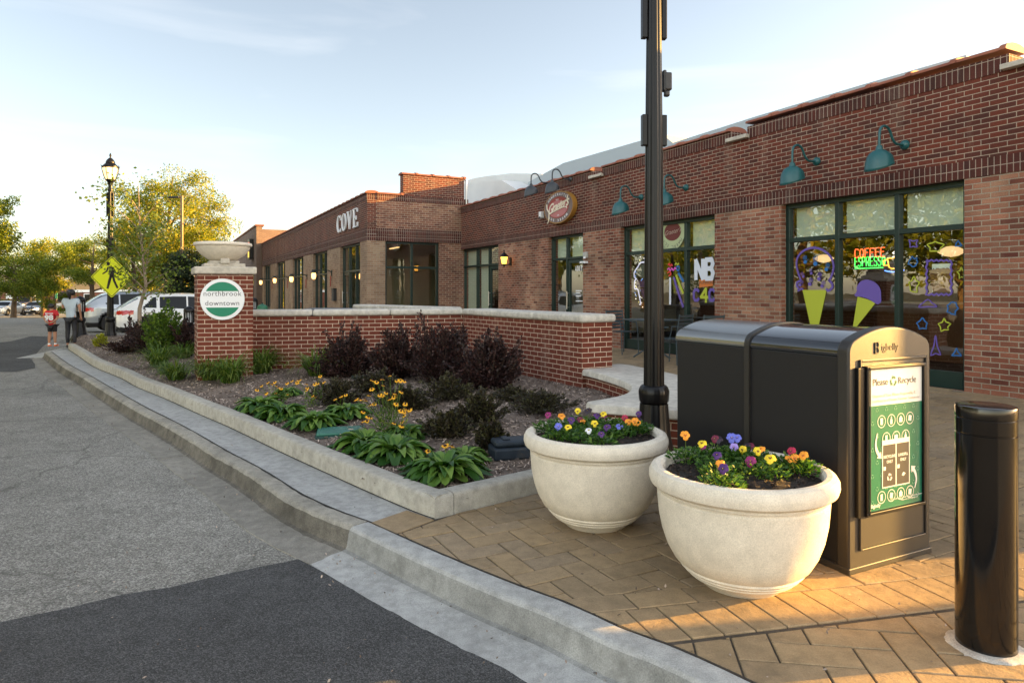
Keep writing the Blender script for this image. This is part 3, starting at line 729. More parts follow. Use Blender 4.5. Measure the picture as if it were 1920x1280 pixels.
# white membrane slopes of the raised roof behind the parapet
def hidF(px, py, d):
    k = (px-960)/F; o = FA+NIN*d; t = (o.x-o.y*k)/(.4567+.8896*k); return (-t, QZ(py, (o+D1*t).y)-.25)
def roofvol(pts, d, th, m):
    q = [hidF(a, c_, d) for a, c_ in pts]; q = [(q[0][0], 3.45)]+q+[(q[-1][0], 3.45)]
    b = MB(); b.prism(q if q[-1][0] < q[0][0] else q[::-1], d, d+th, ax='y'); return b.build('roof_slope', m, A)
roofvol([(1246, 273), (1420, 217.5), (1620, 158), (1812, 103), (1813, 115)], 1.3, 3.0, M['memg'])
roofvol([(990, 342), (1056, 306), (1242, 252), (1264, 270)], 1.9, 2.0, M['memg'])
roofvol([(868, 352), (868, 346), (905, 340), (940, 338), (968, 355)], 1.3, .8, M['membrane']); roofvol([(866, 342), (890, 334), (915, 330), (960, 325), (1015, 326), (1030, 345)], 2.3, 2.0, M['membrane'])
b = MB()
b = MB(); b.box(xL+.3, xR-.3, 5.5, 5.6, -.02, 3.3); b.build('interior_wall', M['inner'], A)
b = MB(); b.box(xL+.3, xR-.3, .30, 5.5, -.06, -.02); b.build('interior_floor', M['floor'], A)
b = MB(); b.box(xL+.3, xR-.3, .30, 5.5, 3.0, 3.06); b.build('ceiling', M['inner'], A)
b = MB(); xa = (ops[1][1]+ops[2][0])/2; xb = (ops[0][1]+ops[1][0])/2
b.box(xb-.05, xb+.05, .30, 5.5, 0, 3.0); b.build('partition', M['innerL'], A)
W3 = ops[3]; W2 = ops[2]; W1 = ops[1]; W0 = ops[0]; I3 = lambda *p: p
mats3 = [M['green'], M['glass'], M['shade']]
w3 = window(A, I3, W3[0], W3[1], 0, ZL, [tF(1560.5), tF(1672.5)], 2.07, mats3, base=.22, fr=.07, shade=(2.10, ZL, (0, 1, 2)))
w2 = window(A, I3, W2[0], W2[1], 0, ZL, [W2[0]+(W2[1]-W2[0])*.345, tF(1277.5)], 2.07, mats3, base=.22, fr=.07, shade=(2.10, ZL, (0, 1, 2)))
w1 = window(A, I3, W1[0], W1[1], 0, ZL, [tF(1056)], 2.07, mats3, base=.15, fr=.06, shade=(2.10, ZL, (0, 1)), door=1)
w0 = window(A, I3, W0[0], W0[1], 0, ZL, [tF(888.5), tF(911)], 2.07, [M['green'], M['glass'], M['shade']], base=.15, fr=.06, shade=(.2, ZL, (0, 1)), door=2)
b = MB(); addtext(b, '1317', .17, lambda X, Y, Z: (W1[1]-.36+X, .115-Z, 1.80+Y), off=.004); b.build('house_number', M['white'], A, uv=False)
b = MB(); [b.box(W1[1]-.5, W1[1]-.5+w_, .117, .119, z_, z_+.025) for w_, z_ in ((.28, 1.25), (.2, 1.20), (.24, 1.12), (.3, 1.0))]; b.build('door_lettering', M['white'], A, uv=False)
# ---- far shop
Bz = empty('shop_building', (CO.x, CO.y, .25), RZ, 'brick shop with white COVE lettering, tan piers and a sunlit raised brick parapet', 'building')
CZL, CZM, CZS, CZF, CZT = 2.85, 3.05, 3.25, 4.14, 4.335
side = lambda a, d, z: (-d, a, z)
xe = uF(491.5)
cw = [(uF(495), uF(507)), (uF(518.5), uF(534.5)), (uF(548.5), uF(568.5)), (uF(587), uF(613.5)), (uF(637.7), uF(675))]
b = MB(); x = xe
for a, c in cw+[(0, 0)]:
    b.box(x, a if a else 0, 0, .30, -.45, CZL, 3); x = c
for a, c in cw: b.box(a, c, .02, .3, -.45, 0, 3)
b.box(xe, 0, -.012, .30, CZL, CZM, 1); b.box(xe, 0, -.014, .30, CZM+.008, CZS, 1); b.box(xe, 0, -.004, .30, CZM, CZM+.008, 5)
b.box(xe, 0, 0, .30, CZS, CZF, 0); b.box(xe, 0, -.012, .30, CZF, CZT, 1)
b.mp = side
k0 = (722.5-960)/F; k1 = (823.8-960)/F
sS = lambda px: (lambda k: (CO.x-k*CO.y)/(k*NIN.y-NIN.x))((px-960)/F)
s0, s1 = sS(722.5), sS(823.8); sE = 3.45
b.box(.30, s0, -.003, .30, -.45, CZL, 3); b.box(s1, sE, -.003, .30, -.45, CZL, 4); b.box(s0, s1, .02, .3, -.45, 0, 3)
b.box(.30, sE, -.015, .30, CZL, CZM, 1); b.box(.30, sE, -.017, .30, CZM+.008, CZS, 1); b.box(.30, sE, -.007, .30, CZM, CZM+.008, 5)
b.box(.30, sE, -.003, .30, CZS, CZF, 4); b.box(.30, sE, -.015, .30, CZF, CZT, 1)
# the raised piece of parapet
p0 = sS(756); b.box(p0, 3.30, -.006, .32, CZT, 5.02, 0)
b.mp = None
b.box(xe, 0, 9.7, 10, -.45, CZF, 0); b.box(xe, xe+.3, .30, 9.7, -.45, CZF, 0); b.box(-.3, 0, 3.46, 9.7, -.45, CZF, 0)
b.build('wall', BM, Bz)
b = MB(); coping(b, xe, .04, CZT); b.build('coping', M['coping'], Bz, smooth=True)
b = MB(side); coping(b, .30, p0, CZT); b.build('coping', M['coping'], Bz, smooth=True)
b = MB(side); coping(b, p0-.05, 3.36, 5.02, y0=-.05, y1=.37); b.build('coping', M['coping'], Bz, smooth=True)
b = MB(); b.box(xe+.3, -.3, .30, 9.7, 3.4, 3.5); b.build('roof', M['membrane'], Bz)
b = MB(); b.tube([(.06, 3.36, CZF-.1), (.06, 3.36, 4.95), (-.2, 3.3, 5.06)], .03); b.build('downpipe', M['steel'], Bz, uv=False)
b = MB(); b.box(xe+.3, -.3, 5.2, 5.3, -.02, 3.2); b.box(-4.6, -4.5, .3, 5.2, -.02, 3.2); b.build('interior_wall', M['innerL'], Bz)
b = MB(); b.box(xe+.3, -.3, .3, 5.2, -.06, -.02); b.build('interior_floor', M['floor'], Bz)
b = MB(); b.box(xe+.3, -.3, .3, 5.2, 3.2, 3.26); b.build('ceiling', M['inner'], Bz)
ctr = 1.95
for i, (a, c) in enumerate(cw):
    window(Bz, I3, a, c, 0, CZL, [a+(c-a)/3, a+(c-a)*2/3], ctr, [M['green'], M['glassC'], M['shade']], base=.3 if i != 4 else .12, fr=.06, door=0 if i == 4 else None)
window(Bz, side, s0, s1, 0, CZL, [s0+(s1-s0)*.5], 2.02, [M['green'], M['glassC'], M['shade']], base=.3, fr=.07)
for i, (yy, zz) in enumerate(((1.0, 2.9), (1.5, 2.75), (2.2, 2.95))):
    o = MB(); o.box(-2.6, -1.6, yy, yy+.06, zz, zz+.04); o = o.build('light_bar', M['lens'], Bz, uv=False)
# COVE, condensed roman capitals cut from polygons
def ring(b, x, z, w, h, tk, tn, y0, y1, a0=0, a1=2*math.pi, n=28):
    for k in range(n):
        s, e = a0+(a1-a0)*k/n, a0+(a1-a0)*(k+1)/n
        q = []
        for t, o in ((s, 1), (e, 1), (e, 0), (s, 0)):
            wx = w/2-(0 if o else tk); wz = h/2-(0 if o else tn); q.append((x+w/2+wx*math.cos(t), z+h/2+wz*math.sin(t)))
        b.prism(q[::-1], y0, y1, ax='y')
xa, xb = uF(634.5), uF(674); cwid = xb-xa; zt_, zb_ = zF(CO, xb, 389), zF(CO, xb, 424.5); h = zt_-zb_; lw = cwid/4.35; ya, yb = -.12, -.02
ya, yb = -.07, -.02; tk = .115
b = MB(); ring(b, xa, zb_, lw*.86, h, tk, .03, ya, yb, R(50), R(310)); b.box(xa+lw*.74, xa+lw*.78, ya, yb, zb_+h*.68, zb_+h*.99); b.box(xa+lw*.74, xa+lw*.78, ya, yb, zb_+.01, zb_+h*.22)
LW = mat('letter_white', (.82, .84, .88), .4); b.build('wall_letter', LW, Bz, uv=False); b = MB(); ring(b, xa+lw*1.08, zb_, lw*.92, h, tk, .03, ya, yb); b.build('wall_letter', LW, Bz, uv=False); b = MB()
xv = xa+lw*2.22; zz0, zz1 = zb_, zb_+h
b.prism([(xv+.04, zz1), (xv+.17, zz1), (xv+lw*.52, zz0), (xv+lw*.44, zz0)][::-1], ya, yb, ax='y'); b.prism([(xv+lw*.80, zz1), (xv+lw*.85, zz1), (xv+lw*.52, zz0), (xv+lw*.48, zz0+.06)][::-1], ya-.002, yb, ax='y')
b.box(xv-.04, xv+.25, ya-.003, yb, zz1-.025, zz1); b.box(xv+lw*.72, xv+lw*.94, ya-.003, yb, zz1-.025, zz1)
b.build('wall_letter', LW, Bz, uv=False); b = MB(); xe_ = xa+lw*3.42
b.box(xe_+.05, xe_+.05+tk, ya, yb, zz0, zz1); b.box(xe_-.02, xe_+lw*.80, ya-.003, yb, zz1-.028, zz1); b.box(xe_-.02, xe_+lw*.84, ya-.003, yb, zz0, zz0+.028); b.box(xe_+.15, xe_+lw*.56, ya-.002, yb, (zz0+zz1)/2-.012, (zz0+zz1)/2+.012)
b.box(xe_+lw*.76, xe_+lw*.80, ya-.004, yb, zz1-.13, zz1); b.box(xe_+lw*.80, xe_+lw*.84, ya-.004, yb, zz0, zz0+.15); b.box(xe_+lw*.54, xe_+lw*.57, ya-.004, yb, (zz0+zz1)/2-.07, (zz0+zz1)/2+.07)
o = b.build('wall_letter', LW, Bz, uv=False)
# ---- taller block beyond, with its sunlit end
CE = locF(CO, xe); B3 = empty('shop_building', (CE.x, CE.y, 0), RZ, 'taller plain brown block with a small red illuminated sign, beyond the COVE shop', 'building')
zt3 = QZ(423, CE.y-.3); b = MB(); M['brown'] = brick('brick_brown', (.19, .13, .10), (.15, .10, .08), (.25, .2, .16), stain=.15)
xw0 = -((CO.x-CO.y*((463-960)/F))) if 0 else -3.3
b.box(-16, -3.7, -.35, .0, -1.2, zt3, 0); b.box(-3.7, -1.5, -.35, .0, 3.0, zt3, 0); b.box(-1.5, 0, -.35, .0, -1.2, zt3, 0); b.box(-16, 0, 0, 10, -1.2, zt3-.2, 0)
b.build('wall', M['brown'], B3); b = MB(); b.box(-16.1, .08, -.42, .12, zt3, zt3+.09); b.build('coping', M['coping'], B3)
f_ = MB(); f_.box(-3.6, -1.6, -.3, -.2, .2, .3); f_.box(-3.7, -3.6, -.3, -.2, .2, 3.0); f_.box(-1.6, -1.5, -.3, -.2, .2, 3.0); f_.box(-3.6, -1.6, -.3, -.2, 2.9, 3.0); f_.box(-3.6, -1.6, -.3, -.2, 1.9, 1.98); f_.box(-2.7, -2.6, -.3, -.2, .3, 1.9); f_ = f_.build('window', M['green'], B3, uv=False)
g = MB(); g.face([(-3.6, -.24, .2), (-1.6, -.24, .2), (-1.6, -.24, 2.9), (-3.6, -.24, 2.9)]); g.build('pane', M['glassC'], f_, uv=False)
# small illuminated sign of that block
sg = empty('shop_sign', tuple(locF(CO, xe))+(0,), RZ, 'small black shop sign with glowing red and yellow letters on the far brown block', 'sign')
zc = QZ(466, CE.y); b = MB(); b.box(-2.7, -1.5, -.62, -.36, zc-.62, zc+.72); b.build('cabinet', M['black'], sg, uv=False)
b = MB(); b.box(-2.5, -1.6, -.64, -.62, zc-.02, zc+.5); b.build('red_panel', mat('sign_red', (.5, .05, .02), .5, emit=(1, .12, .04), es=.2), sg, uv=False)
b = MB(); b.box(-2.3, -1.7, -.64, -.62, zc-.5, zc-.12); b.build('yellow_panel', mat('sign_yellow', (.7, .5, .05), .5, emit=(1, .6, .1), es=.2), sg, uv=False)
# ---------------------------------------------------------------- garden walls, sign pillar, bench
def capped(name, p, d, n, L, z0, z1, w, label, cat, jointL=1.35, ct=.11, ov=.045, end=True):
    """low brick wall: front face from p along d (length L), thickness w along n"""
    rz = math.atan2(d.y, d.x); r = empty(name, (p.x, p.y, 0), rz, label, cat)
    b = MB(); s = 1 if Vector((-d.y, d.x)).dot(n) > 0 else -1
    y0, y1 = (0, w) if s > 0 else (-w, 0)
    b.box(0, L, y0, y1, z0, z1); b.build('brickwork', M['wall'], r)
    k = max(1, round(L/jointL)); t = L/k
    b = MB()
    for i in range(k): b.box(i*t+.002-(ov if i == 0 and end else 0), (i+1)*t-.002, y0-ov, y1+ov, z1+.001, z1+ct)
    b.build('coping', M['capconc'], r, bev=.038, seg=3, smooth=True, ang=30)
    return r
# wall B: from its near end to the corner; local x runs from the near end away
capped('garden_wall', WBn, BDIR, Vector((.867, .498)), 3.605, .05, 1.08, .505, 'low brick garden wall with pale coping running back from the curved bench to the inner corner', 'wall')
# wall A: from the sign pillar to the corner
PA = WA-ADIR*3.605
capped('garden_wall', PA-ADIR*.3, ADIR, Vector((-.269, .963)), 3.895, .05, 1.08, .40, 'low brick garden wall with pale coping between the round sign pillar and the inner corner', 'wall', end=False)
# wall C: behind the corner, running away to the left
CB = Vector((-.95, 12.55)); CEe = Vector((-3.25, 15.3)); cd = (CEe-CB)
capped('garden_wall', CB, cd.normalized(), Vector((cd.normalized().y, -cd.normalized().x))*-1, cd.length, .0, 1.10, .35, 'short brick garden wall with pale coping seen beyond the corner, in front of the COVE shop', 'wall', end=False)
# bench with S-shaped top
seat = [(.93, 9.18), (1.53, 9.72), (1.86, 9.1), (2.12, 8.35), (2.28, 7.6), (2.22, 6.9), (1.98, 6.25), (1.62, 5.90), (1.30, 5.98), (1.0, 6.12), (.72, 6.27), (.70, 6.40), (.86, 6.55), (1.02, 6.72), (1.17, 6.95), (1.27, 7.25), (1.31, 7.6), (1.27, 7.95), (1.17, 8.35), (1.03, 8.8), (.93, 9.05)]
def closed(pl, step=.09):
    V = [Vector(p) for p in pl]; n = len(V); out = []
    for i in range(n):
        p0, p1, p2, p3 = V[i-1], V[i], V[(i+1) % n], V[(i+2) % n]; k = max(1, int((p2-p1).length/step))
        for j in range(k):
            t = j/k; out.append(.5*((2*p1)+(p2-p0)*t+(2*p0-5*p1+4*p2-p3)*t*t+(3*p1-p0-3*p2+p3)*t**3))
    return out
SP = closed(seat)
c0 = Vector((1.6, 7.6)); r = empty('curved_bench', (0, 0, 0), 0, 'low curved brick seat wall with a wide smooth concrete top, behind the lamp post', 'bench')
def rowring(b, L, z0, z1, m=0):
    A_ = [b.pt((p.x, p.y, z0)) for p in L]; B_ = [b.pt((p.x, p.y, z1)) for p in L]; n = len(L)
    for k in range(n): b.f.append([A_[k], A_[(k+1) % n], B_[(k+1) % n], B_[k]][::-1]); b.m.append(m)
    return A_, B_
def inset(L, o):
    n = len(L); out = []
    for i in range(n):
        d = (L[(i+1) % n]-L[i-1]).normalized(); out.append(L[i]+Vector((d.y, -d.x))*o)
    return out
b = MB(); rowring(b, inset(SP, .06), -.02, .37)
me = b.build('brickwork', M['wall'], r)
uvl = me.data.uv_layers[0].data; s_ = 0; base = inset(SP, .06)
for k, pl in enumerate(me.data.polygons):
    l_ = (base[(k+1) % len(base)]-base[k]).length
    for li in pl.loop_indices:
        v = me.data.vertices[me.data.loops[li].vertex_index].co; dk_ = (Vector((v.x, v.y))-base[k]).length
        uvl[li].uv = (s_+(l_ if dk_ > l_*.5 else 0), v.z)
    s_ += l_
b = MB(); n_ = len(SP); layers = [(.02, .371), (.0, .385), (0, .43), (.012, .455), (.035, .462)]
prev = None
for o_, z_ in layers:
    Rg = [b.pt((p.x, p.y, z_)) for p in inset(SP, o_)]
    if prev:
        for k in range(n_): b.f.append([prev[k], prev[(k+1) % n_], Rg[(k+1) % n_], Rg[k]][::-1]); b.m.append(0)
    else: b.f.append(Rg); b.m.append(0)
    prev = Rg
b.f.append(prev[::-1]); b.m.append(0)
b.build('seat', M['capconc'], r, smooth=True, ang=35)
# sign pillar
PL = Vector((-4.82, 10.38)); pw_ = .80; r = empty('sign_pillar', (PL.x, PL.y, .05), math.atan2(ADIR.y, ADIR.x), 'square brick pillar with stone cap carrying the round northbrook downtown plaque', 'pillar')
sk = -.22
def skew(x, y, z): return (x+y*sk, y, z)
b = MB(skew); b.box(0, pw_, 0, .80, 0, 1.715); b.build('brickwork', M['wall'], r)
b = MB(skew); b.box(-.05, pw_+.05, -.05, .85, 1.716, 1.83); b.build('cap', M['stone'], r, bev=.02, seg=2)
b = MB(skew); b.box(.10, .70, .10, .70, 1.831, 1.885); b.box(.18, .62, .18, .62, 1.885, 1.93); b.box(.335, .465, .07, .73, 1.884, 1.965); b.build('plinth', M['stone'], r, bev=.008)
pc = skew(.40, .40, 0)
urn = empty('stone_bowl', tuple((Matrix.Rotation(r.rotation_euler.z, 4, 'Z')@Vector((pc[0], pc[1], 0)))+Vector((PL.x, PL.y, 2.005))), 0, 'wide shallow stone bowl planter standing on top of the sign pillar', 'planter')
b = MB(); b.lathe([(.02, -.04), (.16, -.03), (.22, .0), (.32, .07), (.385, .15), (.405, .195), (.40, .205), (.43, .215), (.44, .235), (.43, .262), (.40, .27), (.37, .262), (.36, .22), (.01, .20)], 48)
b.build('bowl', M['planter'], urn, smooth=True, ang=35)
rg = np.random.default_rng(3); C = rg.normal(size=(260, 3))*np.array([.12, .12, .03])+np.array([0, 0, .25]); quads('foliage', leafquads(C, .035, rg), M['lgreen'], urn)
# plaque
sgn = MB(); pd_ = Vector((ADIR.x, ADIR.y)); xk = (417.5-960)/F
t_ = (xk*PL.y-PL.x)/(pd_.x-xk*pd_.y); zc = QZ(561, PL.y+pd_.y*t_)-.05; rs = 38.6*(PL.y+pd_.y*t_)/F*1.0
rsx = rs
sgn.prism([(t_+rsx*math.cos(a), zc+rs*math.sin(a)) for a in [2*math.pi*k/64 for k in range(64)]][::-1], -.03, -.002, ax='y')
pq = sgn.build('plaque', M['white'], r, uv=False, bev=.003, seg=1)
M['sgreen'] = mat('sign_green', (.0, .19, .10), .5)
b = MB()
for sg_ in (1, -1):
    a0 = math.asin(.47); pts = [(t_+rs*.84*math.cos(a), zc+sg_*rs*.84*math.sin(a)) for a in np.linspace(a0, math.pi-a0, 24)]
    b.prism(pts if sg_ < 0 else pts[::-1], -.034, -.030, ax='y')
b.build('green_band', M['sgreen'], pq, uv=False)
b = MB(); 
for tx, dz in (('northbrook', .085), ('downtown', -.062)): addtext(b, tx, rs*.335, lambda X, Y, Z: (t_+X*1.0, -.032-Z, zc+dz*rs/.32+Y), space=1.08, off=-.0006, ext=.0005)
b.build('lettering', mat('sign_grey', (.035, .038, .045), .6), pq, uv=False)

# ---------------------------------------------------------------- planters
def planter(x, y, label):
    r = empty('flower_planter', (x, y, pz(x, y)-.003), 0, label, 'planter')
    prof = [(.19, 0), (.205, .012), (.225, .03), (.258, .050), (.270, .060), (.271, .068), (.281, .072), (.291, .080), (.290, .088), (.300, .092), (.309, .100), (.306, .110), (.338, .135), (.372, .195), (.398, .27), (.414, .35), (.421, .43), (.423, .462), (.416, .470), (.417, .478), (.428, .484), (.430, .492), (.425, .497), (.442, .502), (.458, .515), (.4655, .54), (.464, .565), (.452, .588), (.43, .599), (.405, .597), (.392, .582), (.388, .55), (.386, .50)]
    b = MB(); b.lathe(prof, 96, cap=False); b.f.append(list(range(96))[::-1]); b.m.append(0)
    b.build('pot', M['planter'], r, smooth=True, ang=28)
    b = MB(); rg = random.Random(int(x*100)); rings = []
    for k in range(14):
        rr = .388*k/13; ring = []
        for j in range(40):
            t = 2*math.pi*j/40; ring.append(b.pt((rr*math.cos(t), rr*math.sin(t), .545+(1-(rr/.388)**2)*.025+rg.uniform(-.012, .012))))
        rings.append(ring)
    for k in range(13):
        for j in range(40): b.f.append([rings[k][j], rings[k][(j+1) % 40], rings[k+1][(j+1) % 40], rings[k+1][j]]); b.m.append(0)
    so = b.build('soil', M['soil'], r, uv=False)
    rn_ = np.random.default_rng(int(x*97)); N = 700; a = rn_.uniform(0, 6.283, N); q = .375*np.sqrt(rn_.random(N))
    C = np.stack([q*np.cos(a), q*np.sin(a), .565+rn_.uniform(0, .012, N)], 1); tag(quads('bark_bits', leafquads(C, .018, rn_, up=.5), M['soilbit'], so), kind='stuff')
    return r
M['soilbit'] = leafmat('soil_bits', (.010, .007, .005), (.07, .045, .032), trans=0, rough=.8)
PL1 = (.541, 4.40); PL2 = (1.182, 3.50)
planter(*PL1, 'round cream stone planter of pansies by the bed kerb, farther left of the pair')
planter(*PL2, 'round cream stone planter of pansies partly sunlit, nearer one beside the black bin')
# pansies
PC = {'yellow': ((.85, .62, .02), (.10, .03, .01)), 'orange': ((.90, .33, .02), (.45, .10, .01)), 'purple': ((.07, .015, .14), (.01, .005, .02)), 'maroon': ((.14, .008, .035), (.03, .0, .01)),
      'blue': ((.14, .16, .62), (.05, .05, .3)), 'black': ((.018, .008, .022), (.01, .0, .01)), 'white': ((.75, .75, .8), (.3, .25, .02)), 'crimson': ((.42, .015, .06), (.1, 0, .02)), 'lilac': ((.35, .25, .65), (.1, .03, .3)), 'magenta': ((.25, .01, .12), (.06, 0, .04))}
PM = {k: mat('petal_'+k, v[0], .6) for k, v in PC.items()}; PM2 = {k: mat('petal_centre_'+k, v[1], .6) for k, v in PC.items()}
for k, m_ in PM.items():
    setn(m_, mixc(m_, 1.0, PC[k][0], ramp(m_, noise(m_, 60, 3), [(.3, .7), (.7, 1.15)]), 'MULTIPLY'))
M['pistil'] = mat('pistil', (.8, .45, .02), .6)
def flower(root, c, nrm, s, colr, rg, side=False):
    """five overlapping rounded petals with a dark eye"""
    n = Vector(nrm).normalized(); up = Vector((0, 0, 1)); a = n.cross(up).normalized(); u = a.cross(n).normalized(); c = Vector(c)
    b = MB()
    for k, (ang, rr, dz) in enumerate(((60, .58, -.06), (120, .58, -.06), (5, .52, 0), (175, .52, 0), (270, .62, .04))):
        t = R(ang+rg.uniform(-6, 6)); pc_ = c+(a*math.cos(t)+u*math.sin(t))*s*.30+n*(dz*s)
        ctr = b.pt(pc_+n*s*.04); ring = []
        for j in range(12):
            q = 2*math.pi*j/12; w_ = rr*s*.5*(1+.08*math.sin(q*5+k)); rim = pc_+(a*math.cos(q)+u*math.sin(q))*w_
            out = (rim-c).dot((a*math.cos(t)+u*math.sin(t))); rim = rim-n*(out*.35)+n*s*.04*math.sin(q*3+k*2); ring.append(b.pt(rim))
        for j in range(12): b.f.append([ctr, ring[j], ring[(j+1) % 12]]); b.m.append(0)
    e = c+n*s*.10
    if not side:
        for k, (ang, L_) in enumerate(((270, .26), (225, .2), (315, .2), (180, .18), (0, .18))):
            t = R(ang); d = a*math.cos(t)+u*math.sin(t); p = a*-math.sin(t)+u*math.cos(t)
            b.face([e, e+d*s*L_*.6+p*s*.06, e+d*s*L_, e+d*s*L_*.6-p*s*.06], 1)
        b.face([e+n*.001+a*s*.05, e+n*.001+u*s*.05, e+n*.001-a*s*.05, e+n*.001-u*s*.05], 2)
    return b.build('flower', [PM[colr], PM2[colr], M['pistil']], root, smooth=True, uv=False, ang=0)
def pansy(px, py, colr, where, pot, extra=(), big=1.0):
    """px, py: photo position of the main bloom; plant stands in the pot"""
    ztop = pz(*pot)+.575; rg = random.Random(px*7+py); rn_ = np.random.default_rng(px*3+py)
    hgt = .055+rg.uniform(0, .03); X, Y = P(px, py, ztop+hgt)
    dx, dy = X-pot[0], Y-pot[1]; q = math.hypot(dx, dy)
    if q > .33: 
        # keep inside: raise the bloom instead, same line of sight
        for hh in np.arange(hgt, .25, .005):
            X, Y = P(px, py, ztop+hh); dx, dy = X-pot[0], Y-pot[1]
            if math.hypot(dx, dy) < .335: hgt = hh; break
        else: 
            f_ = .33/math.hypot(dx, dy); X, Y = pot[0]+dx*f_, pot[1]+dy*f_
    X_, Y_ = X-pot[0], Y-pot[1]; r = empty('pansy_plant', (X, Y, ztop-.02), 0, '%s pansy %s' % (colr, where), 'flower')
    N = 210; a = rn_.uniform(0, 6.283, N); q = .095*np.sqrt(rn_.random(N)); zz = rn_.uniform(.0, .075, N)*(1-q*6)+.010
    C = np.stack([q*np.cos(a), q*np.sin(a), zz], 1); dr = np.stack([np.cos(a), np.sin(a), np.full(N, .5)], 1)
    quads('foliage', leafquads(C, .030, rn_, asp=.5, dirs=dr), M['pansyleaf'], r)
    b = MB(); b.tube([(0, 0, 0), (rg.uniform(-.01, .01), 0, hgt*.6), (0, 0, hgt+.02)], .002, n=5); b.build('stem', M['lily'], r, uv=False)
    flower(r, (0, 0, hgt+.02), (-X*.8+rg.uniform(-.9, .9), -Y*.55, .75+rg.uniform(0, .5)*Y), .045*big*rg.uniform(.85, 1.12), colr, rg)
    for (ox, oy, oz, c2) in extra:
        b = MB(); b.tube([(0, 0, 0), (ox*.6, oy*.6, (hgt+oz)*.6), (ox, oy, hgt+oz+.018)], .002, n=5); b.build('stem', M['lily'], r, uv=False)
        flower(r, (ox, oy, hgt+.02+oz), (-X+rg.uniform(-2, 2), -Y*.6, .4*Y+rg.uniform(0, 2)), .042*big*rg.uniform(.8, 1.1), c2, rg)
L1 = 'in the left planter, '
for px, py, c_, wh, ex in ((1027, 777, 'magenta', 'hanging over the far left rim of the left planter', ()), (1053, 779, 'orange', L1+'at the back near the left rim', ()), (1083, 770, 'yellow', L1+'highest at the back', ()),
    (1065, 800, 'yellow', L1+'large bloom at the front left', ()), (1047, 799, 'blue', L1+'small bloom at the left edge', ()), (1087, 785, 'maroon', L1+'mixed with gold behind the large yellow bloom', ((.02, -.015, -.01, 'orange'),)),
    (1101, 770, 'black', L1+'very dark pair at the back', ((.018, .01, .01, 'black'),)), (1071, 787, 'purple', L1+'between the large yellow and the dark blooms', ()), (1115, 793, 'yellow', L1+'at the middle of the front', ()),
    (1119, 778, 'purple', L1+'dark purple at the back centre', ()), (1131, 775, 'yellow', L1+'at the back right of centre', ((.012, -.01, -.02, 'magenta'),)), (1161, 798, 'blue', L1+'light blue at the front right', ()),
    (1171, 783, 'crimson', L1+'at the back towards the right', ()), (1179, 790, 'orange', L1+'just right of the crimson bloom', ()), (1190, 789, 'orange', L1+'small bloom nearest the right rim', ((.02, .0, -.01, 'orange'),)),
    (1197, 776, 'purple', L1+'tall one against the black lamp post', ((0, -.01, -.035, 'black'),)), (1104, 806, 'white', L1+'small white bloom at the front', ()), (1138, 800, 'purple', L1+'low one right of centre', ()), (1168, 815, 'purple', L1+'low bloom at the front edge', ())):
    pansy(px, py, c_, wh, PL1, ex)
L2 = 'in the right planter, '
for px, py, c_, wh, ex in ((1285, 815, 'orange', L2+'tall bloom standing over the left rim', ()), (1316, 830, 'yellow', L2+'upright bloom left of centre', ((.0, -.01, -.02, 'magenta'),)), (1340, 822, 'maroon', L2+'dark pair at the back', ((.02, 0, 0, 'black'),)),
    (1372, 820, 'blue', L2+'at the back against the black bin', ((.03, .0, .0, 'blue'),)), (1376, 838, 'lilac', L2+'pale bloom in the middle', ()), (1406, 835, 'maroon', L2+'behind the bright yellow blooms', ((-.02, 0, 0, 'black'),)),
    (1344, 852, 'purple', L2+'small dark bloom at the middle left', ()), (1392, 842, 'yellow', L2+'small bloom behind the lilac one', ()), (1421, 845, 'yellow', L2+'bright large bloom right of centre', ((.02, .01, .01, 'orange'),)),
    (1444, 858, 'yellow', L2+'bright bloom nearest the front edge', ()), (1407, 864, 'magenta', L2+'small bloom below the yellow ones', ()), (1351, 871, 'orange', L2+'low bloom at the front left', ()),
    (1483, 845, 'crimson', L2+'near the sunlit right rim', ()), (1490, 858, 'orange', L2+'below the crimson bloom at the right', ((-.025, 0, .0, 'orange'),)), (1506, 853, 'orange', L2+'smallest bloom farthest right', ()), (1269, 868, 'purple', L2+'low bloom at the far left edge', ())):
    pansy(px, py, c_, wh, PL2, ex, 1.05)

# ---------------------------------------------------------------- twin bin
E = Vector((.893, .449)); SB = Vector((-.449, .893)); BC0 = Vector((1.764, 3.622)); BW = .688; BD_ = 1.337
r = empty('waste_station', (BC0.x, BC0.y, pz(BC0.x, BC0.y)), math.atan2(E.y, E.x), 'black twin recycling and litter bin with domed lids and a green Please Recycle poster', 'bin')
M['binblk'] = mat('bin_panel', (.011, .011, .013), .42, spec=.4)
mm_ = M['binblk']; setn(mm_, None, bump(mm_, noise(mm_, 400, 2), .12, .001))
M['binpl'] = mat('bin_plastic', (.022, .020, .018), .45, spec=.45); mm_ = M['binpl']; setn(mm_, None, bump(mm_, noise(mm_, 300, 2), .25, .0012))
M['binlid'] = mat('bin_lid', (.012, .013, .016), .16, spec=.6, coat=1)
M['binlidg'] = mat('bin_lid_grey', (.30, .30, .29), .26, metal=.85)
def arc(o=0, n=20, zs=1.165, zt=1.30, rr=.075):
    """outline of the domed top from left shoulder to right"""
    L_ = []; x0, x1 = o, BW-o
    for k in range(7):
        a = math.pi-(math.pi/2)*k/6*.72; L_.append((x0+rr+rr*math.cos(a), zs-o+rr*math.sin(a)))
    R_ = [(BW-x, z) for x, z in L_[::-1]]; xa, za = L_[-1]; xb = R_[0][0]
    mid = [(xa+(xb-xa)*k/n, za+(zt-o-za)*(1-(2*k/n-1)**2)) for k in range(1, n)]
    return L_+mid+R_
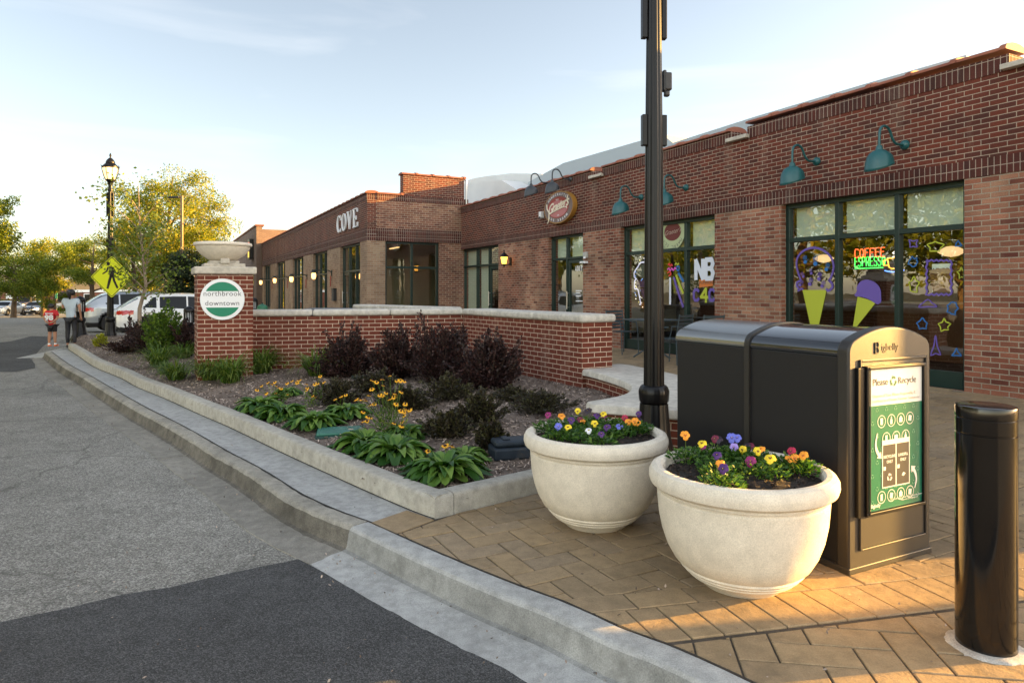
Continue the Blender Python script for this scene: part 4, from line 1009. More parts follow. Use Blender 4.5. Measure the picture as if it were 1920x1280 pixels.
for i, (ya, yb, lm) in enumerate(((0.012, .655, 'binlid'), (.682, BD_, 'binlidg'))):
    b = MB(); b.box(.012, BW-.012, ya, yb, .03, 1.15); b.build('body', M['binblk'], r, bev=.008)
    A_ = arc(.004); b = MB(); pl = [(.006, 1.152)]+A_+[(BW-.006, 1.152)]
    b.prism(pl[::-1], ya+.0, yb+.004, ax='y'); b.build('lid', M[lm], r, smooth=True, ang=25, uv=False)
b = MB(); A_ = arc(-.004); pl = [(-.004, .0)]+A_+[(BW+.004, 0)]; b.prism(pl[::-1], .650, .688, ax='y'); b.build('centre_frame', M['binpl'], r, uv=False, smooth=True, ang=25)
# front shell: rim and recessed panel
b = MB(); out = [(-.006, 0)]+arc(-.006)+[(BW+.006, 0)]; b.prism(out[::-1], -.045, .03, ax='y')
b.build('front_shell', M['binpl'], r, bev=.012, seg=3, smooth=True, ang=40)
b = MB(); f0, f1, g0, g1 = .075, BW-.035, .115, 1.135
for q in ((f0, f0+.012, g0, g1), (f1-.014, f1, g0, g1), (f0+.012, f1-.014, g1-.014, g1), (f0+.012, f1-.014, g0, g0+.010)): b.box(q[0], q[1], -.056, -.044, q[2], q[3])
b.build('panel_moulding', M['binpl'], r, bev=.004, uv=False)
b = MB(); b.box(-.012, BW+.012, -.052, BD_+.01, 0, .035); b.build('base', M['binpl'], r, bev=.006, uv=False)
px0, px1, pz0, pz1 = .118, .585, .318, 1.078
b = MB(); b.box(px0-.075, px0-.018, -.066, -.044, pz0-.02, pz1+.015); b.box(px0-.018, px1+.018, -.078, -.044, pz0-.02, pz0-.002); b.box(px0-.018, px1+.018, -.078, -.044, pz1+.002, pz1+.022); b.box(px0-.018, px0-.001, -.078, -.044, pz0-.002, pz1+.002); b.box(px1+.001, px1+.02, -.078, -.044, pz0-.002, pz1+.002)
pf = b.build('poster_frame', M['black'], r, bev=.003, uv=False)
b = MB(); b.tube([(px0+.001, -.08, pz0-.01), (px0+.001, -.08, pz1+.01)], .004, n=6); b.tube([(px0, -.08, pz1+.012), (px1+.01, -.08, pz1+.012)], .004, n=6); b.build('frame_edge', M['dark'], pf, uv=False)
M['pgreen'] = mat('poster_green', (.015, .13, .075), .25); M['plg'] = mat('poster_pale_green', (.06, .22, .14), .3); M['pwh'] = mat('poster_white', (.60, .61, .59), .25)
M['pgr'] = mat('poster_grey', (.045, .045, .045), .3); M['pdg'] = mat('poster_dark_green', (.01, .09, .04), .3); M['ppl'] = mat('poster_pale_text', (.48, .45, .40), .3)
b = MB(); b.box(px0, px1, -.064, -.050, pz0, 1.078-.195); b.box(px0, px1, -.064, -.050, 1.078-.195, pz1, 1)
po = b.build('poster', [M['pgreen'], M['pwh']], r, uv=False)
yF = -.0655; PW_ = px1-px0
def fm(x0, z0): return lambda X, Y, Z: (x0+X, yF-Z, z0+Y)
def recyc(b, x, z, s, m=0, y=yF):
    for k in range(3):
        a = R(90+120*k); 
        for (aa, ab) in ((a-R(52), a+R(10)),):
            q = [(x+s*math.cos(t), z+s*math.sin(t)) for t in np.linspace(aa, ab, 4)]+[(x+s*.58*math.cos(t), z+s*.58*math.sin(t)) for t in np.linspace(ab, aa, 4)]
            b.face([(p[0], y, p[1]) for p in q], m)
        t = a+R(10); tip = a+R(42); b.face([(x+s*1.25*math.cos(t), y, z+s*1.25*math.sin(t)), (x+s*.8*math.cos(tip), y, z+s*.8*math.sin(tip)), (x+s*.35*math.cos(t), y, z+s*.35*math.sin(t))], m)
b = MB(); addtext(b, 'Please', .052, fm(px0+.105, 1.008), ext=.0004); addtext(b, 'Recycle', .052, fm(px0+.335, 1.008), ext=.0004)
b.build('poster_lettering', M['pgr'], po, uv=False)
b = MB(); recyc(b, px0+.215, 1.008, .028); b.build('recycling_symbol', M['pdg'], po, uv=False)
b = MB(); addtext(b, 'Dispose of Your Waste Responsibly &', .0235, fm(px0+.225, .935), ext=.0004); addtext(b, 'Contribute to a Cleaner, Greener Tomorrow', .0225, fm(px0+.235, .908), ext=.0004); b.build('poster_small_print', M['ppl'], po, uv=False)
b = MB(); rg = random.Random(2)
for i in range(6):
    for j in range(8): recyc(b, px0+.04+i*.078+(.039 if j % 2 else 0), pz0+.045+j*.071, .0125, y=yF+.0006) if px0+.04+i*.078+(.039 if j % 2 else 0) < px1-.015 else None
b.build('poster_pattern', M['plg'], po, uv=False)
b = MB()
def hoop(b, x, z, r_, w_, y=yF-.0004):
    for k in range(28):
        a, c = 2*math.pi*k/28, 2*math.pi*(k+1)/28
        b.face([(x+r_*math.cos(a), y, z+r_*math.sin(a)), (x+r_*math.cos(c), y, z+r_*math.sin(c)), (x+(r_-w_)*math.cos(c), y, z+(r_-w_)*math.sin(c)), (x+(r_-w_)*math.cos(a), y, z+(r_-w_)*math.sin(a))])
icons = [(.115, .795), (.197, .795), (.278, .795), (.358, .795), (.155, .70), (.238, .70), (.320, .70), (.115, .405-.02), (.197, .385), (.278, .385), (.358, .385)]
shp = {0: [(-.012, .018), (.012, .018), (.009, -.018), (-.009, -.018)], 1: [(-.004, .022), (.004, .022), (.004, .01), (.009, .002), (.009, -.02), (-.009, -.02), (-.009, .002), (-.004, .01)], 2: [(-.014, .006), (0, .02), (.014, .006), (.014, -.016), (-.014, -.016)],
       3: [(-.010, .017), (.015, .013), (.011, -.017), (-.014, -.012)], 4: [(-.009, .016), (.009, .018), (.009, -.018), (-.009, -.018)], 5: [(-.016, .008), (-.010, .014), (.016, .012), (.014, -.014), (-.015, -.014)]}
for i, (x, z) in enumerate(icons):
    hoop(b, px0+x, z, .034, .0035); q = shp[[0, 1, 2, 3, 4, 5, 1, 4, 3, 2, 3][i]]; b.face([(px0+x+p[0], yF-.0004, z+p[1]) for p in q])
# arrows
def curvarrow(b, pts, w0, w1, head):
    L_ = smoothline([Vector(p) for p in pts], .01); n = normals(L_); k_ = len(L_)
    for i in range(k_-1):
        wa = w0+(w1-w0)*i/k_; wb = w0+(w1-w0)*(i+1)/k_
        b.face([(L_[i].x+n[i].x*wa, yF-.0008, L_[i].y+n[i].y*wa), (L_[i].x-n[i].x*wa, yF-.0008, L_[i].y-n[i].y*wa), (L_[i+1].x-n[i+1].x*wb, yF-.0008, L_[i+1].y-n[i+1].y*wb), (L_[i+1].x+n[i+1].x*wb, yF-.0008, L_[i+1].y+n[i+1].y*wb)])
    d = (L_[-1]-L_[-2]).normalized(); p = L_[-1]; m_ = n[-1]; b.face([(p.x+m_.x*head, yF-.0009, p.y+m_.y*head), (p.x-m_.x*head, yF-.0009, p.y-m_.y*head), (p.x+d.x*head*1.3, yF-.0009, p.y+d.y*head*1.3)])
curvarrow(b, [(px0+.080, .735), (px0+.066, .68), (px0+.075, .64), (px0+.092, .618)], .003, .011, .024)
curvarrow(b, [(px0+.400, .40), (px0+.415, .445), (px0+.405, .485), (px0+.390, .505)], .003, .011, .024)
# bin picture
bx0, bx1, bz0, bz1 = px0+.118, px0+.355, .432, .665
for q in ((bx0, bx1, bz0, bz0+.006), (bx0, bx1, bz1, bz1+.026), (bx0, bx0+.006, bz0, bz1), (bx1-.006, bx1, bz0, bz1), ((bx0+bx1)/2-.004, (bx0+bx1)/2+.004, bz0, bz1)): b.box(q[0], q[1], yF-.0012, yF, q[2], q[3])
for x_, l1 in ((bx0+.062, 'RECYCLING'), (bx0+.178, 'LANDFILL')):
    addtext(b, l1, .0215, lambda X, Y, Z: (x_+X*.9, yF-.002-Z, .600+Y), ext=.0003, off=.0006); addtext(b, 'ONLY', .0215, lambda X, Y, Z: (x_+X*.9, yF-.002-Z, .572+Y), ext=.0003, off=.0006)
recyc(b, bx0+.062, .487, .020, y=yF-.002); b.face([(bx0+.165, yF-.002, .487), (bx0+.180, yF-.002, .503), (bx0+.200, yF-.002, .493), (bx0+.182, yF-.002, .480)])
b.box(bx0+.010, bx0+.030, yF-.002, yF, .528, .548); b.box(bx0+.128, bx0+.148, yF-.002, yF, .528, .548)
addtext(b, 'The World Leader in Smart Waste & Recycling Systems', .0125, fm(px0+.33, .362), ext=.0002); addtext(b, 'Please visit us at bigbelly.com', .0125, fm(px0+.355, .349), ext=.0002); addtext(b, 'Bigbelly', .026, fm(px0+.065, .345), ext=.0003, off=.0006)
b.build('poster_symbols', M['pwh'], po, uv=False)
b = MB(); b.box(bx0+.006, (bx0+bx1)/2-.004, yF-.0009, yF, bz0+.006, bz1); b.box((bx0+bx1)/2+.004, bx1-.006, yF-.0009, yF, bz0+.006, bz1); b.build('poster_bin_picture', M['pgr'], po, uv=False)
b = MB(); addtext(b, 'igbelly', .058, lambda X, Y, Z: (.332+X, -.046-Z, 1.193+Y), ext=.001, off=-.0006); strokes(b, 'B', .205, 1.165, .030, .056, -.046, .0045)
b.build('logo', mat('logo_black', (.006, .006, .006), .4), r, uv=False)

# ---------------------------------------------------------------- bollard
r = empty('bollard', (2.005, 2.866, 0), 0, 'thick glossy black steel bollard at the right, with a flat cap', 'bollard')
M['bol'] = mat('bollard_paint', (.0045, .0045, .005), .22, spec=.5); mm_ = M['bol']; nz_ = noise(mm_, 3, 5); setn(mm_, None, bump(mm_, noise(mm_, 45, 3), .05, .002), ramp(mm_, nz_, [(.3, .08), (.7, .20)]))
b = MB(); b.lathe([(.111, .0), (.111, .90), (.1085, .902), (.1085, .906), (.111, .908), (.111, .965), (.109, .967), (.109, .97), (.1115, .972), (.1125, 1.01), (.110, 1.018), (.10, 1.021), (.0, 1.022)], 64, cap=False); b.build('post', M['bol'], r, smooth=True, ang=30, uv=False)
b = MB(); rg = random.Random(1); b.lathe([(.108, .012), (.125, .008), (.145, .003), (.152, -.01)], 64, cap=False); o = b.build('caulk_ring', concrete('caulk', (.42, .40, .37), .2, .5), r, smooth=True, ang=0, uv=False)
for v in o.data.vertices:
    rr_ = math.hypot(v.co.x, v.co.y)
    if rr_ > .12: v.co.x *= 1+rg.uniform(-.03, .05); v.co.y *= 1+rg.uniform(-.03, .05)

# ---------------------------------------------------------------- lamp posts
def lamp_post(x, y, z, label, rz=0, mh=4.35, lit=True, arms=True, clutter=True):
    r = empty('lamp_post', (x, y, z), rz, label, 'lamp post', None)
    b = MB(); b.lathe([(.21, 0), (.21, .05), (.19, .06), (.185, .12), (.17, .15), (.155, .20), (.135, .30), (.125, .42), (.115, .56)], 48, flute=12, fl=.035); b.build('base', M['black'], r, smooth=True, ang=50, uv=False)
    b = MB(); b.lathe([(.10, .56), (.118, .575), (.122, .60), (.125, .64), (.125, .665), (.112, .70), (.10, .712)], 48, flute=16, fl=.02); b.build('collar', M['black'], r, smooth=True, ang=50, uv=False)
    b = MB(); b.lathe([(.083, .70), (.078, 1.6), (.068, 3.0), (.056, mh-.2), (.054, mh)], 72, flute=12, fl=.05); b.build('shaft', M['black'], r, smooth=True, ang=60, uv=False)
    b = MB(); b.lathe([(.062, mh-.02), (.07, mh+.02), (.062, mh+.06), (.052, mh+.12), (.065, mh+.2), (.085, mh+.26), (.11, mh+.29), (.13, mh+.31), (.12, mh+.33)], 32); b.build('neck', M['black'], r, smooth=True, uv=False)
    b = MB(); b.lathe([(.115, mh+.335), (.16, mh+.45), (.195, mh+.60), (.20, mh+.66)], 32); b.build('globe', M['lens'], r, smooth=True, uv=False)
    b = MB()
    for k in range(8):
        t = 2*math.pi*k/8; c_, s_ = math.cos(t), math.sin(t); b.tube([(c_*q*1.04, s_*q*1.04, mh+zz) for q, zz in ((.125, .31), (.17, .44), (.205, .59), (.215, .68), (.235, .73))], .009, n=6)
    b.lathe([(.20, mh+.655), (.225, mh+.67), (.225, mh+.70), (.20, mh+.72), (.15, mh+.77), (.12, mh+.80), (.125, mh+.82), (.10, mh+.88), (.06, mh+.93), (.02, mh+.96), (.018, mh+.99), (.03, mh+1.01), (.028, mh+1.04), (.01, mh+1.09), (.002, mh+1.10)], 32); b.build('lantern_cage', M['black'], r, smooth=True, uv=False)
    if clutter:
        for sx in (-1, 1):
            for (a, c) in ((2.72, 2.98), (3.62, 4.30)):
                o = MB(); o.box(sx*.085-.022, sx*.085+.022, -.03, .03, a, c); o.build('bracket', M['black'], r, bev=.006, uv=False)
    return r
LPX, LPY = 1.194, 5.70
lp = lamp_post(LPX, LPY, pz(LPX, LPY), 'tall black fluted lamp post behind the planters, cut off by the picture top', rz=R(8))
b = MB(); b.box(.075, .105, -.03, .03, 3.18, 3.36); b.box(.085, .15, -.035, .035, 3.19, 3.34); b.box(.09, .135, -.025, .025, 3.14, 3.19); b.build('outlet_box', M['dark'], lp, bev=.012, uv=False)
lamp_post(QX(207, 19.6), 19.6, .05, 'black lamp post with glowing lantern behind the yellow crossing sign')
# ---------------------------------------------------------------- crossing sign
sy = 19.38; r = empty('crossing_sign', (QX(209.5, sy), sy, 0), 0, 'yellow diamond warning sign with a walking figure, fixed to the far lamp post', 'sign')
zc = QZ(519, sy); hd = 39.5*sy/F; b = MB()
def diamond(s, rr=.05):
    pts = []
    for k in range(4):
        a = math.pi/2*k+math.pi/2; cx_, cz_ = (s-rr*1.414)*math.cos(a), (s-rr*1.414)*math.sin(a)
        for j in range(5): t = a-math.pi/4+math.pi/2*j/4; pts.append((cx_+rr*math.cos(t), zc+cz_+rr*math.sin(t)))
    return pts
b.prism(diamond(hd)[::-1], 0, .006, ax='y'); M['syel'] = mat('sign_yellow_green', (.72, .78, .02), .4); bd_ = b.build('panel', M['syel'], r, uv=False)
b = MB(); O = diamond(hd*.955); I = diamond(hd*.915, .04)
for k in range(len(O)): b.face([(O[k][0], -.002, O[k][1]), (O[(k+1) % 20][0], -.002, O[(k+1) % 20][1]), (I[(k+1) % 20][0], -.002, I[(k+1) % 20][1]), (I[k][0], -.002, I[k][1])])
s_ = hd/40.
def pp(L_): b.face([(x*s_, -.003, zc-y*s_) for x, y in L_])
# figure, in photo pixels about the sign centre (y down)
pp([(-6.5+3.4*math.cos(t), -25+3.6*math.sin(t)) for t in np.linspace(0, 2*math.pi, 16)[:-1]])
pp([(-5, -20), (3, -19), (6, -14), (4, 0), (-4, 0), (-5, -8)]); pp([(-5, -19), (-8, -10), (-17, -4.5), (-18, -6.5), (-11, -11.5), (-8, -19)]); pp([(4, -18), (8, -10), (13, -6), (11.5, -4), (5, -8), (3, -13)])
pp([(-4, -2), (1, -2), (-1, 6), (-6, 23), (-10, 22), (-7, 8)]); pp([(0, -2), (5, -1), (7, 7), (13, 21), (9.5, 22), (3, 9)])
b.build('pedestrian_symbol', mat('sign_black', (.01, .01, .01), .5), bd_, uv=False)
b = MB(); b.box(-.02, .02, .006, .16, zc-.3, zc-.25); b.box(-.02, .02, .006, .16, zc+.25, zc+.3); b.build('mounting', M['dark'], r, uv=False)

# ---------------------------------------------------------------- lantern bollards
def lantern_bollard(x, y, z, label, h=1.05, group=None):
    r = empty('lantern_bollard', (x, y, z), 0, label, 'bollard', group); k = h/1.05
    b = MB(); b.lathe([(.21*k, 0), (.21*k, .05*k), (.19*k, .07*k), (.18*k, .10*k), (.13*k, .20*k), (.105*k, .34*k), (.09*k, .46*k)], 40, flute=10, fl=.05); b.lathe([(.10*k, .46*k), (.115*k, .48*k), (.115*k, .53*k), (.10*k, .56*k)], 32); b.build('base', M['black'], r, smooth=True, ang=50, uv=False)
    b = MB(); b.lathe([(.085*k, .56*k), (.085*k, .68*k), (.10*k, .70*k)], 32); b.build('shaft', M['black'], r, smooth=True, uv=False)
    b = MB(); b.lathe([(.07*k, .70*k), (.07*k, .92*k)], 24); b.build('lens', mat('frosted_lens', (.6, .62, .62), .4), r, smooth=True, uv=False)
    b = MB()
    for j in range(12):
        t = 2*math.pi*j/12; c_, s_ = math.cos(t)*.098*k, math.sin(t)*.098*k; b.tube([(c_, s_, .69*k), (c_, s_, .93*k)], .011*k, n=6)
    b.build('bars', M['black'], r, uv=False)
    b = MB(); b.lathe([(.108*k, .92*k), (.112*k, .95*k), (.10*k, .99*k), (.06*k, 1.03*k), (.01, 1.05*k)], 32); b.build('cap', M['black'], r, smooth=True, uv=False)
    return r
lantern_bollard(QX(150, 19.9), 19.9, 0, 'black lantern bollard with a fluted flared base beside the woman', 1.36)
lantern_bollard(QX(354.5, 16.0), 16.0, .0, 'black lantern bollard half hidden by the left edge of the sign pillar', 1.15)
lantern_bollard(QX(477, 24.0), 24.0, .12, 'black lantern bollard seen just above the garden wall, right of the sign pillar', 1.15)
# ---------------------------------------------------------------- plants in the bed
def gpt(px, py): # iterate onto the bed surface
    z = .12
    for _ in range(4): X, Y = P(px, py, z); z = bz(X, Y)
    return X, Y, z
def bladequads(root, name, m, N, L, W, rn_, lean=(.3, 1.2), segs=4, droop=1.0, base=.03, asp=None):
    """arching blades: each a strip of segs quads"""
    V = []
    for k in range(N):
        a = rn_.uniform(0, 6.283); el = rn_.uniform(*lean); ln = L*rn_.uniform(.6, 1.1); w_ = W*rn_.uniform(.7, 1.2)
        d = np.array([math.cos(a), math.sin(a), 0]); s_ = np.array([-math.sin(a), math.cos(a), 0]); p = d*rn_.uniform(0, base)+s_*rn_.uniform(-base, base)
        th = el; pts = [p.copy()]
        for j in range(segs): p = p+(d*math.cos(th)+np.array([0, 0, math.sin(th)]))*ln/segs; th -= droop*rn_.uniform(.5, 1.3)/segs*(j+1)*.6; pts.append(p.copy())
        ws = [w_*q for q in ((.5, .9, 1, .75, .08, .02) if asp is None else asp)]
        for j in range(segs): V.append([pts[j]-s_*ws[j]/2, pts[j]+s_*ws[j]/2, pts[j+1]+s_*ws[j+1]/2, pts[j+1]-s_*ws[j+1]/2])
    V = np.array(V); V[:, :, 2] = np.maximum(V[:, :, 2], .004); return V
def hosta(px, py, sz, label, seed, gold=None):
    X, Y, z = gpt(px, py); r = empty('hosta_plant', (X, Y, z), 0, label, 'plant', 'broad leaved plants along the bed kerb'); rn_ = np.random.default_rng(seed)
    b = MB(); 
    for k in range(105):
        t = k/105; a = k*2.4+rn_.uniform(-.3, .3); el = 1.3-.95*t+rn_.uniform(-.12, .12); ln = sz*(.75+.55*t)*rn_.uniform(.8, 1.15); w_ = ln*.27
        d = Vector((math.cos(a), math.sin(a), 0)); s_ = Vector((-math.sin(a), math.cos(a), 0)); p = d*.02; th = el; rows = []
        for j in range(7):
            q = j/6; wj = w_*(.18, .35, .85, 1.0, .85, .5, .03)[j]; n_ = Vector((0, 0, 1))*math.cos(th)-d*math.sin(th)
            rows.append([b.pt(p-s_*wj*.5+n_*wj*.22), b.pt(p-n_*wj*.02), b.pt(p+s_*wj*.5+n_*wj*.22)])
            p = p+(d*math.cos(th)+Vector((0, 0, math.sin(th))))*ln/6; th -= .26+.12*q
            if p.z < .01: p.z = .01+rn_.uniform(0, .01)
        for j in range(6):
            for s2 in (0, 1): b.f.append([rows[j][s2], rows[j][s2+1], rows[j+1][s2+1], rows[j+1][s2]]); b.m.append(0)
    b.build('foliage', M['hosta'], r, smooth=True, uv=False, ang=0)
    return r
for i, (px, py, s_, lb) in enumerate(((488, 768, .27, 'broad leaved green plant farthest left in the row by the kerb'), (530, 782, .27, 'green plant second from the left in the row by the kerb'), (588, 798, .25, 'green plant just left of the green valve lid'),
    (650, 779, .24, 'leafy green plant set back, behind the green valve lid'), (686, 838, .25, 'green plant just right of the green valve lid'), (741, 856, .28, 'largest leafy green plant, right of the middle by the kerb'),
    (832, 890, .27, 'leafy green plant nearest the corner of the bed kerb'), (872, 862, .17, 'small leafy plant behind the one nearest the bed corner'), (762, 818, .20, 'leafy green plant at the foot of the tall yellow flowers'), (540, 740, .17, 'small leafy plant among the low yellow flowers'))):
    hosta(px, py, s_*1.14, lb, 100+i)
def daylily(px, py, L, N, label, seed):
    X, Y, z = gpt(px, py); r = empty('daylily_clump', (X, Y, z), 0, label, 'plant', 'grassy leaved clumps near the walls'); rn_ = np.random.default_rng(seed)
    quads('foliage', bladequads(r, '', None, int(N*1.5), L*1.45, .019, rn_, lean=(.75, 1.5), segs=5, droop=1.5, base=.09, asp=(.7, 1, 1, .8, .5, .05)), M['lily'], r)
for i, (px, py, L, N, lb) in enumerate(((395, 712, .42, 150, 'grassy clump in front of the left half of the sign pillar'), (432, 718, .42, 150, 'grassy clump in front of the right half of the sign pillar'), (490, 700, .46, 170, 'tall grassy clump against the wall right of the sign pillar'),
    (594, 705, .46, 130, 'lone grassy clump against the middle of the wall'), (331, 712, .34, 120, 'low grassy clump left of the sign pillar foot'), (298, 686, .44, 120, 'grassy clump in front of the green shrub'), (345, 672, .36, 80, 'thin grassy clump touching the left side of the sign pillar'), (312, 700, .22, 60, 'small yellowish grass tuft near the kerb'))):
    daylily(px, py, L, N, lb, 200+i)
def bushy(root, name, m, N, rx, rz_, leaf, rn_, tw=24, spiky=.0, zb=.05, ry=None, twm='twig', asp=.55):
    """twiggy bush: stems from the base, leaves clustered along them"""
    b = MB(); C = []; D = []; per = max(4, N//tw); ry = ry or rx
    for k in range(tw):
        a = rn_.uniform(0, 6.283); el = rn_.uniform(.25, 1.45); q = rn_.uniform(.7, 1.0)*(1+spiky*(rn_.random() < .3))
        tip = np.array([math.cos(a)*math.cos(el)*rx, math.sin(a)*math.cos(el)*ry, math.sin(el)*rz_])*q; mid = tip*np.array([.6, .6, .35])
        tip[2] = max(tip[2], zb+.03); b.tube([(0, 0, 0), tuple(mid*.6), tuple(mid+(tip-mid)*.3), tuple(tip)], [.008, .006, .004, .0015], n=4, cap=False)
        t = rn_.uniform(.15, 1.0, per)[:, None]; c = mid*.2+(tip-mid*.2)*t+rn_.normal(size=(per, 3))*np.array([.10*rx, .10*rx, .08*rz_])*(1.25-t)
        C.append(c); D.append(np.tile(tip/np.linalg.norm(tip), (per, 1)))
    C = np.concatenate(C); D = np.concatenate(D); C[:, 2] = np.maximum(C[:, 2], .01)
    quads('foliage', leafquads(C, leaf, rn_, up=.1, asp=asp, dirs=D*.8), M[m], root); b.build('stems', M[twm], root, uv=False)
def bush(px, py, wpx, hpx, N, leaf, m, label, seed, group=None, spiky=.25, cat='bush', name='barberry_bush', z=None, tw=40, asp=.55):
    if z is None: X, Y, z = gpt(px, py)
    else: X, Y = P(px, py, z)
    r = empty(name, (X, Y, z), 0, label, cat, group); rn_ = np.random.default_rng(seed)
    bushy(r, name, m, int(N*1.8), wpx/2*Y/F*1.42, hpx*Y/F*1.05, leaf*1.12, rn_, tw=int(tw*1.3), spiky=spiky, asp=asp); return r
G1 = 'dark purple bushes along the wall'
for i, a in enumerate(((650, 706, 100, 80, 5200, .038, 'barberry', 'dark purple bush farthest left along the wall, beside the grassy clump'), (748, 708, 90, 82, 5200, .038, 'barberry', 'second dark purple bush from the left along the wall'),
    (832, 716, 120, 108, 8500, .038, 'barberry', 'tallest dark purple bush, below the inner corner of the walls'), (918, 728, 112, 92, 8000, .038, 'barberry', 'dark purple bush farthest right, by the wall leading to the bench'))):
    bush(*a, 300+i, group=G1, tw=60)
G2 = 'low dark rose bushes in the middle of the bed'
for i, a in enumerate(((636, 756, 90, 42, 2600, .03, 'rose', 'low dark rose bush behind the green valve lid'), (760, 768, 90, 46, 2600, .03, 'rose', 'low dark rose bush right of the tall yellow flowers'), (838, 748, 90, 40, 2600, .03, 'rose', 'low rose bush in front of the tallest purple bush'),
    (900, 790, 85, 52, 2800, .03, 'rose', 'low rose bush with greener leaves right of the bed centre'), (836, 820, 86, 48, 2600, .03, 'rose', 'low dark rose bush nearest the front of the bed'), (920, 842, 60, 50, 1800, .03, 'rose', 'low dark rose bush just left of the dark utility box'),
    (1010, 772, 110, 34, 2400, .028, 'rose', 'low spreading rose bush below the bench wall'), (700, 735, 80, 40, 2200, .03, 'rose', 'low dark rose bush between the two left purple bushes'), (965, 752, 80, 26, 1600, .028, 'rose', 'low dark rose bush at the foot of the right hand wall'))):
    bush(*a, 320+i, group=G2, spiky=.2, name='rose_bush', tw=36)
bush(279, 662, 74, 72, 4200, .04, 'barberry', 'dark purple bush below the slim young tree', 341, spiky=.15, tw=50)
bush(238, 661, 62, 26, 1800, .04, 'barberry', 'low spreading purple bush at the foot of the far lamp post', 342, tw=30)
bush(352, 668, 44, 66, 1600, .05, 'barberry', 'dark bush squeezed between the green shrub and the sign pillar', 343, tw=24)
bush(244, 640, 24, 46, 500, .04, 'barberry', 'thin dark purple sprig beside the white car tail light', 344, tw=8, name='purple_sprig', cat='plant')
bush(312, 668, 72, 92, 3200, .055, 'shrub', 'fresh green shrub left of the sign pillar, in front of the white car', 345, spiky=.1, name='green_shrub', cat='shrub', asp=.7)
bush(188, 650, 22, 26, 1400, .035, 'yball', 'small round yellow green shrub left of the far lamp post', 346, spiky=0, name='round_shrub', cat='shrub', tw=40)
bush(452, 697, 34, 14, 260, .05, 'shrub', 'small broad leaved weed at the foot of the wall right of the pillar', 347, name='weed', cat='plant', tw=12)
# black-eyed susans
M['ray'] = mat('ray_petal', (.85, .42, .01), .6); M['cone'] = mat('cone_brown', (.05, .015, .005), .8)
def susan(px, py, spots, label, seed):
    """spots: photo positions of the blooms"""
    X, Y, z = gpt(px, py); r = empty('yellow_daisy_plant', (X, Y, z), 0, label, 'flower'); rn_ = np.random.default_rng(seed); rg = random.Random(seed); b = MB(); C = []
    for sx, sy_ in spots:
        yy = rg.uniform(-.14, .14); x_ = QX(sx, Y+yy)-X; zz = max(.05, QZ(sy_, Y+yy)-z); bx, by = x_*.25+rg.uniform(-.05, .05), rg.uniform(-.05, .05)
        p = [(bx, by, 0), (bx+(x_-bx)*.35, by+(yy-by)*.4, zz*.5), (x_, yy, zz)]; b.tube(p, .0028, n=5, cap=False); C += [tuple(Vector(p[0]).lerp(Vector(p[1]), t)+Vector((rg.uniform(-.03, .03), rg.uniform(-.03, .03), 0))) for t in (.3, .6, .9)]
        fb = MB(); c = Vector((x_, yy, zz)); tl = rg.uniform(0, 6.28); nv = Vector((.5*math.cos(tl), .5*math.sin(tl)-.35, 1)).normalized(); a = nv.cross(Vector((0, 1, 0))).normalized(); u = a.cross(nv); s_ = rg.uniform(.024, .033)
        for k in range(11):
            t = 2*math.pi*k/11+rg.uniform(-.15, .15); d = a*math.cos(t)+u*math.sin(t); q = a*-math.sin(t)+u*math.cos(t); dr = -nv*rg.uniform(.1, .5)
            fb.face([c+d*.006, c+d*s_*.5+q*.007+dr*s_*.2, c+d*s_+dr*s_*.9, c+d*s_*.5-q*.007+dr*s_*.2], 0)
        rings = [[fb.pt(c+(a*math.cos(2*math.pi*j/7)+u*math.sin(2*math.pi*j/7))*rr+nv*h_) for j in range(7)] for rr, h_ in ((.010, 0), (.009, .008), (.004, .013))]
        for k in range(2):
            for j in range(7): fb.f.append([rings[k][j], rings[k][(j+1) % 7], rings[k+1][(j+1) % 7], rings[k+1][j]]); fb.m.append(1)
        fb.f.append(rings[2]); fb.m.append(1); fb.build('flower', [M['ray'], M['cone']], r, uv=False)
    b.build('stems', M['lily'], r, uv=False)
    C = np.array(C*3)+rn_.normal(size=(len(C)*3, 3))*.03; C[:, 2] = np.abs(C[:, 2]); quads('foliage', leafquads(C, .05, rn_, asp=.3), M['lily'], r)
S1 = [(731, 704), (717, 711), (706, 716), (718, 722), (744, 713), (751, 713), (758, 714), (698, 713), (712, 740), (717, 741), (692, 741), (738, 744), (741, 738), (724, 736), (697, 729), (695, 758), (702, 757), (730, 748), (752, 734), (684, 748)]
S2 = [(743, 757), (752, 770), (757, 772), (757, 779), (760, 766), (754, 790), (753, 798), (739, 793), (760, 757), (768, 768), (681, 772), (690, 781), (694, 784), (680, 790), (688, 789), (668, 748), (676, 749), (686, 751)]
susan(733, 800, S1, 'tallest clump of yellow daisies with brown centres in the middle of the bed', 61)
susan(742, 822, S2, 'lower yellow daisies just in front of the tallest clump', 62)
susan(520, 757, [(499, 737), (517, 737), (539, 739), (502, 717), (510, 720), (523, 726), (527, 728), (518, 723), (538, 718), (515, 716), (557, 717), (547, 714), (482, 731), (490, 723), (562, 712)], 'low cluster of yellow daisies between the pillar grass and the kerb', 63)
susan(588, 762, [(575, 720), (576, 727), (575, 731), (590, 720), (595, 718), (600, 705), (586, 742), (592, 743), (607, 716), (560, 713)], 'thin yellow daisies left of the first purple bush', 64)
susan(846, 860, [(833, 836), (848, 836), (803, 850), (836, 835)], 'few small yellow daisies by the plant nearest the bed corner', 65)
susan(640, 775, [(639, 743), (628, 748), (648, 740)], 'two or three yellow daisies behind the green valve lid', 66)
